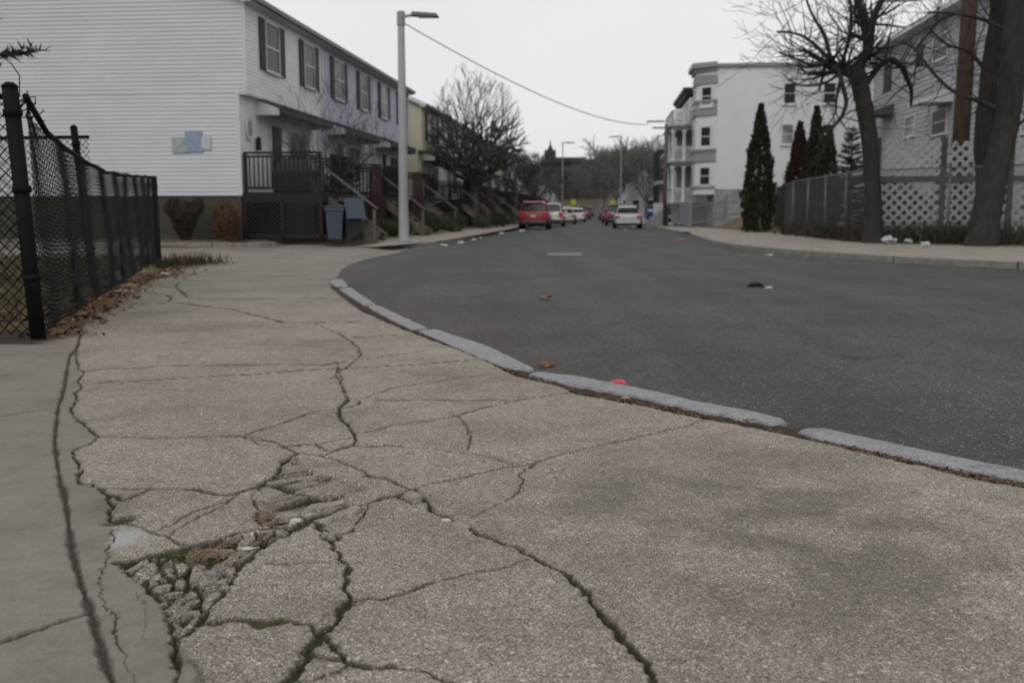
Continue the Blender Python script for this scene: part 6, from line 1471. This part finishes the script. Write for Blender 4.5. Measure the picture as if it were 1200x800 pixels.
for px, py, s_, m_, lb_ in ((1042, 284.5, .18, 'white_litter', 'white plastic bag at the foot of the fence beside the bare tree'), (1064, 284, .10, 'white_litter', 'small white scrap right of the white bag by the fence'), (1084, 288, .10, 'white_litter', 'small white scrap on the pavement edge before the lattice'), (1053, 268, .2, 'blue_litter', 'pale blue plastic crate scrap behind the fence by the bare tree'), (1193, 282, .24, 'orange_litter', 'orange scrap in the weeds at the right edge'), (941, 275, .12, 'white_litter', 'white paper scrap at the foot of the long grey fence'), (1183, 262, .3, 'white_litter', 'white bag caught behind the fence at the right'),
                              (850, 254, .32, 'white_litter', 'white scrap on the dry grass before the stone foundation')):
    crumple(lb_, px, py, s_, m_, int(px), .06 if py > 270 or px < 900 else .3, .7, 'litter_piece', 'litter')
bpy.data.objects[-1] if False else None
for px, py, s_, lb_ in ((520, 288, .13, 'pale litter scrap in the gutter nearest the street lamp'), (540, 285.2, .14, 'crumpled pale paper in the gutter right of the first scrap'), (555, 281, .1, 'third pale scrap along the far left gutter'), (588, 274, .16, 'pale scrap in the gutter short of the red car'), (612, 271, .2, 'white scrap on the road behind the red car'), (563, 279, .08, 'tiny pale scrap between two others in the left gutter')):
    crumple(lb_, px, py, s_ * .8, 'siding_mint', int(px), -.11, .4, 'litter_piece', 'litter')
for px, py, s_, m_, lb_ in ((797, 282, .2, 'faded_red', 'faded red wrapper in the right gutter'), (742, 266.3, .25, 'white_litter', 'pale scrap on the road behind the silver car'), (733, 270, .2, 'white_litter', 'pale scrap in the middle of the road'), (773, 268, .25, 'white_litter', 'white scrap in the gutter before the blue mailbox'), (902, 299.6, .12, 'white_litter', 'white scrap in the gutter under the long fence'), (943, 303, .09, 'leaf_pale', 'tan leaf at the foot of the right kerb'), (804, 274, .3, 'bin_dark', 'dark lump lying on the right kerb')):
    crumple(lb_, px, py, s_ * .6, m_, int(px), -.11 if px != 804 else .02, .4, 'litter_piece', 'litter')
def leafobj(label, px, py, s_, seed, z, m_='leaf'):
    rnd = random.Random(seed); p = G(px, py, z); mb = MB(); n_ = 14; vs = [(0, 0, 0)]
    for k in range(n_): a_ = 6.283 * k / n_; r_ = s_ * (.55 + .45 * abs(math.cos(a_ * 2.5))); vs.append((math.cos(a_) * r_, math.sin(a_) * r_ * .7, .25 * s_ * abs(math.sin(a_ * 1.5 + seed))))
    vs2 = [(x_, y_, z_ + .0015) for x_, y_, z_ in vs]; nn = len(vs)
    mb.add(vs + vs2, [(0, 1 + (k + 1) % n_, 1 + k) for k in range(n_)] + [(nn, nn + 1 + k, nn + 1 + (k + 1) % n_) for k in range(n_)] + [(1 + k, 1 + (k + 1) % n_, nn + 1 + (k + 1) % n_, nn + 1 + k) for k in range(n_)])
    o = mb.build('leaf', M[m_]); o.location = (p.x, p.y, z + .006); o.rotation_euler = (rnd.uniform(-.2, .2), rnd.uniform(-.2, .2), rnd.uniform(0, 6)); return tag(o, label, 'leaf', 'single dead leaves')
leafobj('curled tan leaf on the road at the kerb stone joint', 645, 428, .06, 1, -.112); leafobj('second brown leaf beside the curled one at the kerb joint', 636, 429.5, .055, 2, -.112)
leafobj('reddish leaf lying out on the road beyond the kerb', 638, 350, .11, 3, -.112); leafobj('tan leaf under the long kerb stone', 733, 468, .028, 4, -.005, 'leaf_pale'); leafobj('brown leaf at the gap between the nearest kerb stones', 874, 495, .022, 5, .002); leafobj('second leaf at the gap between the nearest kerb stones', 884, 493.5, .018, 6, .002, 'leaf_pale')
# ================================================================== CARS
def loft(mb, secs):
    base = len(mb.v); n_ = len(secs[0])
    for s_ in secs: mb.v += [tuple(p) for p in s_]
    for i in range(len(secs) - 1):
        for k in range(n_): a_ = base + i * n_; mb.f.append((a_ + k, a_ + (k + 1) % n_, a_ + n_ + (k + 1) % n_, a_ + n_ + k))
    mb.f.append(tuple(base + k for k in range(n_))[::-1]); mb.f.append(tuple(base + (len(secs) - 1) * n_ + k for k in range(n_)))
def car(label, loc, rz, kind, m_, group='cars parked along the street', rear=True, bright=False):
    """local -y is the rear end"""
    t = thing('parked_car', label, 'car', loc, rz, group); suv = kind == 'suv'
    L, W_ = (4.5, 1.84) if suv else (4.75, 1.82); zb = .24 if suv else .19; sh = 1.02 if suv else .90
    st = [(-L / 2, .50, sh - .12, .80), (-L / 2 + .12, .30, sh, .88), (-L / 2 + .7, zb, sh + .02, .96), (-L * .2, zb, sh + .01, 1.0), (L * .15, zb, sh, 1.0), (L * .27, zb, sh - .04, .99), (L / 2 - .55, zb, sh - .16, .95), (L / 2 - .12, .28, sh - .26, .86), (L / 2, .42, sh - .36, .76)]
    secs = []
    for y_, z0_, z1_, wf in st:
        w_ = W_ / 2 * wf; pr_ = [(-w_ * .9, z0_), (w_ * .9, z0_), (w_ * .985, z0_ + .12), (w_, (z0_ + z1_) * .5), (w_ * .97, z1_ - .10), (w_ * .90, z1_), (-w_ * .90, z1_), (-w_ * .97, z1_ - .10), (-w_, (z0_ + z1_) * .5), (-w_ * .985, z0_ + .12)]
        secs.append([(a_, y_, b_) for a_, b_ in pr_])
    mb = MB(); loft(mb, secs); body = mb.build('body', M[m_], t, True, bevel=.03)
    H_ = 1.68 if suv else 1.44
    cs = [(-L / 2 + .12, sh - .02, .84), (-L / 2 + .42, H_ - .06, .68), (-L / 2 + .9, H_, .68), (L * .05, H_ - .02, .68), (L * .13, H_ - .12, .70), (L * .30, sh - .05, .86)] if suv else [(-L / 2 + .75, sh - .02, .84), (-L / 2 + 1.45, H_ - .05, .64), (-L / 2 + 1.9, H_, .64), (L * .04, H_ - .03, .65), (L * .11, H_ - .13, .67), (L * .29, sh - .05, .84)]
    secs = []
    for y_, zt_, wf in cs:
        wb = W_ / 2 * .86; wt = W_ / 2 * wf; z0_ = sh - .06; secs.append([(-wb, y_, z0_), (wb, y_, z0_), (wt, y_, max(z0_ + .01, zt_ - .03)), (wt * .9, y_, zt_ + .0), (-wt * .9, y_, zt_), (-wt, y_, max(z0_ + .01, zt_ - .03))])
    mb = MB(); loft(mb, secs); mb.build('cabin', M[m_], t, True, bevel=.02)
    def sec(y_):
        for a_, b_ in zip(cs[:-1], cs[1:]):
            if a_[0] <= y_ <= b_[0]: u = (y_ - a_[0]) / (b_[0] - a_[0]); return a_[1] + (b_[1] - a_[1]) * u, W_ / 2 * (a_[2] + (b_[2] - a_[2]) * u)
    # rear and front glass lying on the slopes, side glass on the flanks
    mb = MB(); a_, b_ = cs[0], cs[1]; d_ = Vector((0, b_[0] - a_[0], b_[1] - a_[1])); nn = Vector((0, -d_.z, d_.y)).normalized() * .02
    q = [Vector((s_ * W_ / 2 * (.80 + (b_[2] - .84) * u), a_[0] + d_.y * u, a_[1] + d_.z * u)) + nn for s_, u in ((-1, .16), (1, .16), (1, .86), (-1, .86))]
    mb.add(q + [v - nn * .9 for v in q], [(0, 1, 2, 3), (0, 4, 5, 1), (1, 5, 6, 2), (2, 6, 7, 3), (3, 7, 4, 0)]); mb.build('rear_window', M['car_glass'], t)
    mb = MB(); a_, b_ = cs[-1], cs[-2]; d_ = Vector((0, b_[0] - a_[0], b_[1] - a_[1])); nn = Vector((0, d_.z, -d_.y)).normalized() * .02
    q = [Vector((s_ * W_ / 2 * (.78 + (b_[2] - .84) * u), a_[0] + d_.y * u, a_[1] + d_.z * u)) + nn for s_, u in ((1, .1), (-1, .1), (-1, .92), (1, .92))]
    mb.add(q + [v - nn * .9 for v in q], [(0, 1, 2, 3), (0, 4, 5, 1), (1, 5, 6, 2), (2, 6, 7, 3), (3, 7, 4, 0)]); mb.build('windscreen', M['car_glass'], t)
    for s_ in (-1, 1):
        for ya, yb in ((cs[1][0] + .05, -.15), (-.05, cs[3][0] + .25)):
            q = []
            for y_, top in ((ya, 0), (yb, 0), (yb, 1), (ya, 1)):
                zt_, wt = sec(y_); u = .84 if top else .16; z_ = (sh - .06) + (zt_ - sh + .03) * u; q.append(Vector((s_ * (W_ / 2 * .86 + (wt - W_ / 2 * .86) * u + .014), y_, z_)))
            mb = MB(); mb.add(q + [v - Vector((s_ * .012, 0, 0)) for v in q], [(0, 1, 2, 3), (0, 4, 5, 1), (1, 5, 6, 2), (2, 6, 7, 3), (3, 7, 4, 0)]); mb.build('side_window', M['car_glass'], t)
    rw = .345 if suv else .32
    for s_ in (-1, 1):
        for y_ in (-L / 2 + .85, L / 2 - .9):
            mb = MB(); mb.lathe([(rw * .55, -.11), (rw * .96, -.11), (rw, -.07), (rw, .07), (rw * .96, .11), (rw * .62, .11), (rw * .58, .07)], 20); mb.v = [(s_ * (W_ / 2 - .10) + z_ * s_, y_ + x_, rw + yy) for x_, yy, z_ in mb.v]; wo = mb.build('wheel', M['rubber'], t, True)
            mb = MB(); mb.lathe([(rw * .6, .0), (rw * .58, .09), (.06, .075), (.05, .1)], 16); mb.v = [(s_ * (W_ / 2 - .10) + z_ * s_, y_ + x_, rw + yy) for x_, yy, z_ in mb.v]; mb.build('rim', M['rim'], wo, True)
            mb = MB(); mb.obox((s_ * (W_ / 2 - .075), y_, rw + .16), (1, 0, 0), (0, 1, 0), UP, .17, rw * 2.25, .42 * rw); mb.build('wheel_arch', M['p_black'], t, bevel=.05)
    for s_ in (-1, 1):
        mb = MB(); zt_ = sh - .16; mb.obox((s_ * W_ / 2 * .76, -L / 2 + .045, zt_), (1, 0, 0), (0, 1, 0), UP, .30, .16, .36 if suv else .17); mb.build('tail_light', M['tail'], t, bevel=.02)
        mb = MB(); mb.obox((s_ * W_ / 2 * .70, L / 2 - .07, sh - .38), (1, 0, 0), (0, 1, 0), UP, .32, .14, .14); mb.build('headlight', M['pane_pale'], t, bevel=.02)
        mb = MB(); mb.obox((s_ * (W_ / 2 + .06), L * .17, sh + .06), (1, 0, 0), (0, 1, 0), UP, .2, .12, .13); mb.build('wing_mirror', M[m_], t, bevel=.02)
    mb = MB(); mb.obox((0, -L / 2 + .02, .42), (1, 0, 0), (0, 1, 0), UP, W_ * .84, .16, .20); mb.build('bumper', M['p_black'] if suv else M[m_], t, bevel=.03); mb = MB(); mb.obox((0, L / 2 - .03, .40), (1, 0, 0), (0, 1, 0), UP, W_ * .78, .14, .18); mb.build('bumper', M['p_black'] if suv else M[m_], t, bevel=.03)
    mb = MB(); mb.obox((0, -L / 2 - .012, sh - .22), (1, 0, 0), (0, 1, 0), UP, .34, .03, .16); mb.build('licence_plate', M['plate'], t)
    if suv:
        mb = MB(); mb.bar((-.52, -L / 2 + .6, H_ + .03), (-.52, .4, H_ + .02), .04, .04); mb.bar((.52, -L / 2 + .6, H_ + .03), (.52, .4, H_ + .02), .04, .04); mb.build('roof_rail', M['plate'], t)
        mb = MB(); mb.obox((0, -L / 2 + .36, H_ - .005), (1, 0, 0), (0, 1, 0), UP, 1.1, .3, .04); mb.build('spoiler', M[m_], t, bevel=.01)
    return t
SA = -R(4.9)
def cpos(px, Y): p = P(px, 250, Y); return (p.x, Y, -.118 + grise(Y))
car('red SUV parked on the left, its rear towards us', cpos(627.5, 62), SA, 'suv', 'p_red')
car('white hatchback parked just ahead of the red SUV', cpos(647.5, 75), SA, 'suv', 'p_white')
car('pale tan sedan parked third on the left', cpos(663.5, 92), SA, 'sedan', 'p_tan')
car('white sedan with red tail light, fourth on the left', cpos(676, 104), SA, 'sedan', 'p_white')
car('dark car parked fifth on the left', cpos(683, 122), SA, 'suv', 'p_dark')
car('wine red car parked farthest on the left', cpos(688, 140), SA, 'sedan', 'p_wine')
car('silver sedan parked first on the right, its rear towards us', cpos(735, 66), SA, 'sedan', 'p_silver')
car('dark car parked second on the right, ahead of the silver sedan', cpos(722.5, 82), SA, 'suv', 'p_dark')
car('dark wine car parked third on the right', cpos(716, 98), SA, 'sedan', 'p_wine')
car('blackish car parked farthest on the right', cpos(711, 118), SA, 'suv', 'p_dark')
# ================================================================== THE FAR END OF THE STREET
def place_lamp(px, Y, h_, label, rz=0):
    p = cpos(px, Y); lamp((p[0], p[1], p[2]), h_, label, 'kerb_far', 1.3, rz, None, .6)
place_lamp(659, 118, 9.0, 'far street lamp on the left above the tan sedan'); 
place_lamp(727, 112, 9.3, 'far street lamp on the right behind the silver sedan', math.pi); place_lamp(721, 150, 9.0, 'farther street lamp on the right, arm over the road', math.pi)
for px, py, Y, lb_ in ((672, 237, 112, 'bright yellow-green diamond sign on the left of the street'), (718, 237, 118, 'bright yellow-green diamond sign on the right of the street')):
    b = P(px, py, Y); t = thing('warning_sign', lb_, 'sign', (b.x, Y, grise(Y)), SA); zz = b.z - grise(Y)
    mb = MB(); mb.obox((0, 0, zz), Vector((1, 0, 1)).normalized(), (0, 1, 0), Vector((-1, 0, 1)).normalized(), .55, .03, .55); mb.build('sign_plate', M['yellow_sign'], t)
    mb = MB(); mb.tube((0, .04, -.1), (0, .04, zz + .4), .04, .04, 6); mb.build('post', M['chain_grey'], t)
# hillside beyond
hx = fr(-240, 320, 56); hy = fr(200, 520, 32)
def hillz(a, b): t_ = max(0, min(1, (b - 205) / 160)); return grise(min(b, 240)) - .6 + 15 * t_ * t_ * (3 - 2 * t_) * (.45 + .55 * math.exp(-((a - 45) / 120) ** 2)) + 1.2 * mnoise.noise(Vector((a * .03, b * .03, 0)))
tag(grid_sheet('hillside', hx, hy, hillz, M['hill']), kind='structure')
# dark stone school with church tower
b0 = P(637, 250, 236); sc = thing('stone_school', 'long dark stone building closing the end of the street', 'building', (b0.x, 236, 2.2))
wX = P(702, 250, 236).x - b0.x; zT_ = P(670, 191, 236).z - 2.2
mb = MB(); mb.box(0, wX, 0, 14, -3, zT_); mb.box(-14, -.01, 3, 14, -3, zT_ * .72); mb.build('wall', M['stone_far'], sc)
mb = MB(); mb.box(-.5, wX + .5, -.5, 14.5, zT_ + .01, zT_ + .8); mb.build('cornice', M['stone_far'], sc)
for px in (661, 678):
    x_ = P(px, 250, 236).x - b0.x; mb = MB(); mb.box(x_ - 1.6, x_ + 1.6, 3, 5, zT_ + .81, P(px, 186, 239).z - 2.2 - .5); mb.box(x_ - 1.8, x_ + 1.8, 2.8, 5.2, P(px, 186, 239).z - 2.69, P(px, 185, 239).z - 2.1); mb.build('chimney', M['stone_far'], sc)
for k in range(6):
    for r_ in range(2): window(sc, (1.4 + k * 2.05, -.01, 2.6 + r_ * 4.6), (1, 0, 0), (0, -1, 0), .9, 2.2, 'pane', 'stone_far', fw=.15)
b0 = P(644.5, 250, 262); ct = thing('church_tower', 'dark square church tower with a thin spire, far away', 'church tower', (b0.x, 262, 3))
def cz(py): return P(644, py, 262).z - 3
mb = MB(); mb.box(-1.15, 1.15, -1.15, 1.15, -3, cz(187)); mb.box(-1.4, 1.4, -1.4, 1.4, cz(187) + .01, cz(178)); mb.build('tower', M['stone_far'], ct)
mb = MB(); [mb.box(x_ - .22, x_ + .22, y_ - .22, y_ + .22, cz(178) + .01, cz(176)) for x_ in (-1.15, 1.15) for y_ in (-1.15, 1.15)]; mb.lathe([(1.1, cz(178) + .01), (.6, cz(174)), (.22, cz(170)), (.05, cz(164))], 8); mb.build('spire', M['stone_far'], ct)
for x_ in (-.5, .5): mb = MB(); mb.box(x_ - .22, x_ + .22, -1.43, -1.405, cz(185), cz(180)); mb.build('louvre', M['trim_dark'], ct)
# pale far houses glimpsed between the trees
def far_house(label, px, Y, wd, hg, m_, rz=SA):
    p = gpos(px, Y, 0); t = thing('far_house', label, 'house', p, rz); mb = MB(); mb.box(-wd / 2, wd / 2, 0, 9, -.5, hg)
    mb.add([(-wd / 2, 0, hg), (wd / 2, 0, hg), (0, 0, hg + wd * .36), (-wd / 2, 9, hg), (wd / 2, 9, hg), (0, 9, hg + wd * .36)], [(0, 1, 2), (5, 4, 3)]); mb.build('wall', M[m_], t)
    mb = MB()
    for s_ in (-1, 1): mb.add([(s_ * (wd / 2 + .35), -.3, hg - .2), (s_ * (wd / 2 + .35), 9.3, hg - .2), (0, 9.3, hg + wd * .36 + .12), (0, -.3, hg + wd * .36 + .12), (s_ * (wd / 2 + .35), -.3, hg - .05), (s_ * (wd / 2 + .35), 9.3, hg - .05), (0, 9.3, hg + wd * .36 + .28), (0, -.3, hg + wd * .36 + .28)], [(0, 1, 2, 3), (4, 7, 6, 5), (0, 4, 5, 1), (3, 2, 6, 7), (0, 3, 7, 4), (1, 5, 6, 2)])
    mb.build('roof', M['shingle'], t)
    for x_ in (-wd * .22, wd * .22):
        for z_ in (1.6, 4.3):
            if z_ < hg - .8: window(t, (x_, -.01, z_), (1, 0, 0), (0, -1, 0), .8, 1.2, 'pane')
    return t
far_house('small pale gabled house seen low behind the dark red house', 753, 118, 3.6, 4.6, 'siding_grey')
far_house('pale gabled house half hidden by the far grove', 741, 150, 4.5, 3.8, 'siding_grey')
far_house('pale house beyond the last row house on the left', 632, 150, 4.5, 3.4, 'siding_grey')
for px, Y, wd, hg, m_, lb_ in ((592, 150, 9, 5.6, 'siding_tan', 'grey gabled house far behind the row houses'),):
    far_house(lb_, px, Y, wd, hg, m_)
# twiggy mass of the far wooded slope
mb = MB(); rnd = random.Random(90)
for i in range(5200):
    px = rnd.uniform(560, 860); Y = rnd.uniform(250, 330) if px > 708 else rnd.uniform(275, 330); a_ = P(px, 250, Y).x; z_ = hillz(a_, Y) - .5; hh = rnd.uniform(4, 8) if px > 700 else rnd.uniform(1.5, 3) * (.65 + .35 * mnoise.noise(Vector((a_ * .05, Y * .05, 0))))
    p = Vector((a_, Y, z_)); tip = p + Vector((rnd.gauss(0, .8), rnd.gauss(0, .8), hh)); mb.tube(p, tip, .10, .03, 3, False)
    for q_ in range(3):
        s_ = p.lerp(tip, rnd.uniform(.35, .85)); mb.tube(s_, s_ + Vector((rnd.gauss(0, 1.3), rnd.gauss(0, 1.3), rnd.uniform(1, 3))), .055, .02, 3, False)
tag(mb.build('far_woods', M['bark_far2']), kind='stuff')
# something dark stored inside the fenced lot
t = thing('parked_van', 'dark van standing inside the fenced lot on the left', 'van', (-8.6, 11.2, .02), R(60))
mb = MB(); loft(mb, [[(-.85, y_, .35), (.85, y_, .35), (.88, y_, 1.0), (.78, y_, zt_), (-.78, y_, zt_), (-.88, y_, 1.0)] for y_, zt_ in ((-1.9, 1.5), (-1.7, 1.62), (.8, 1.62), (1.3, 1.1), (1.95, .98))]); mb.build('body', M['p_dark'], t, True, bevel=.04)
for s_ in (-1, 1):
    for y_ in (-1.3, 1.3): mb = MB(); mb.tube((s_ * .7, y_, .31), (s_ * .9, y_, .31), .31, .31, 16); mb.build('wheel', M['rubber'], t)
    mb = MB(); mb.obox((s_ * .86, -.5, 1.28), (0, 1, 0), (1, 0, 0), UP, 1.9, .06, .42); mb.build('side_window', M['car_glass'], t)
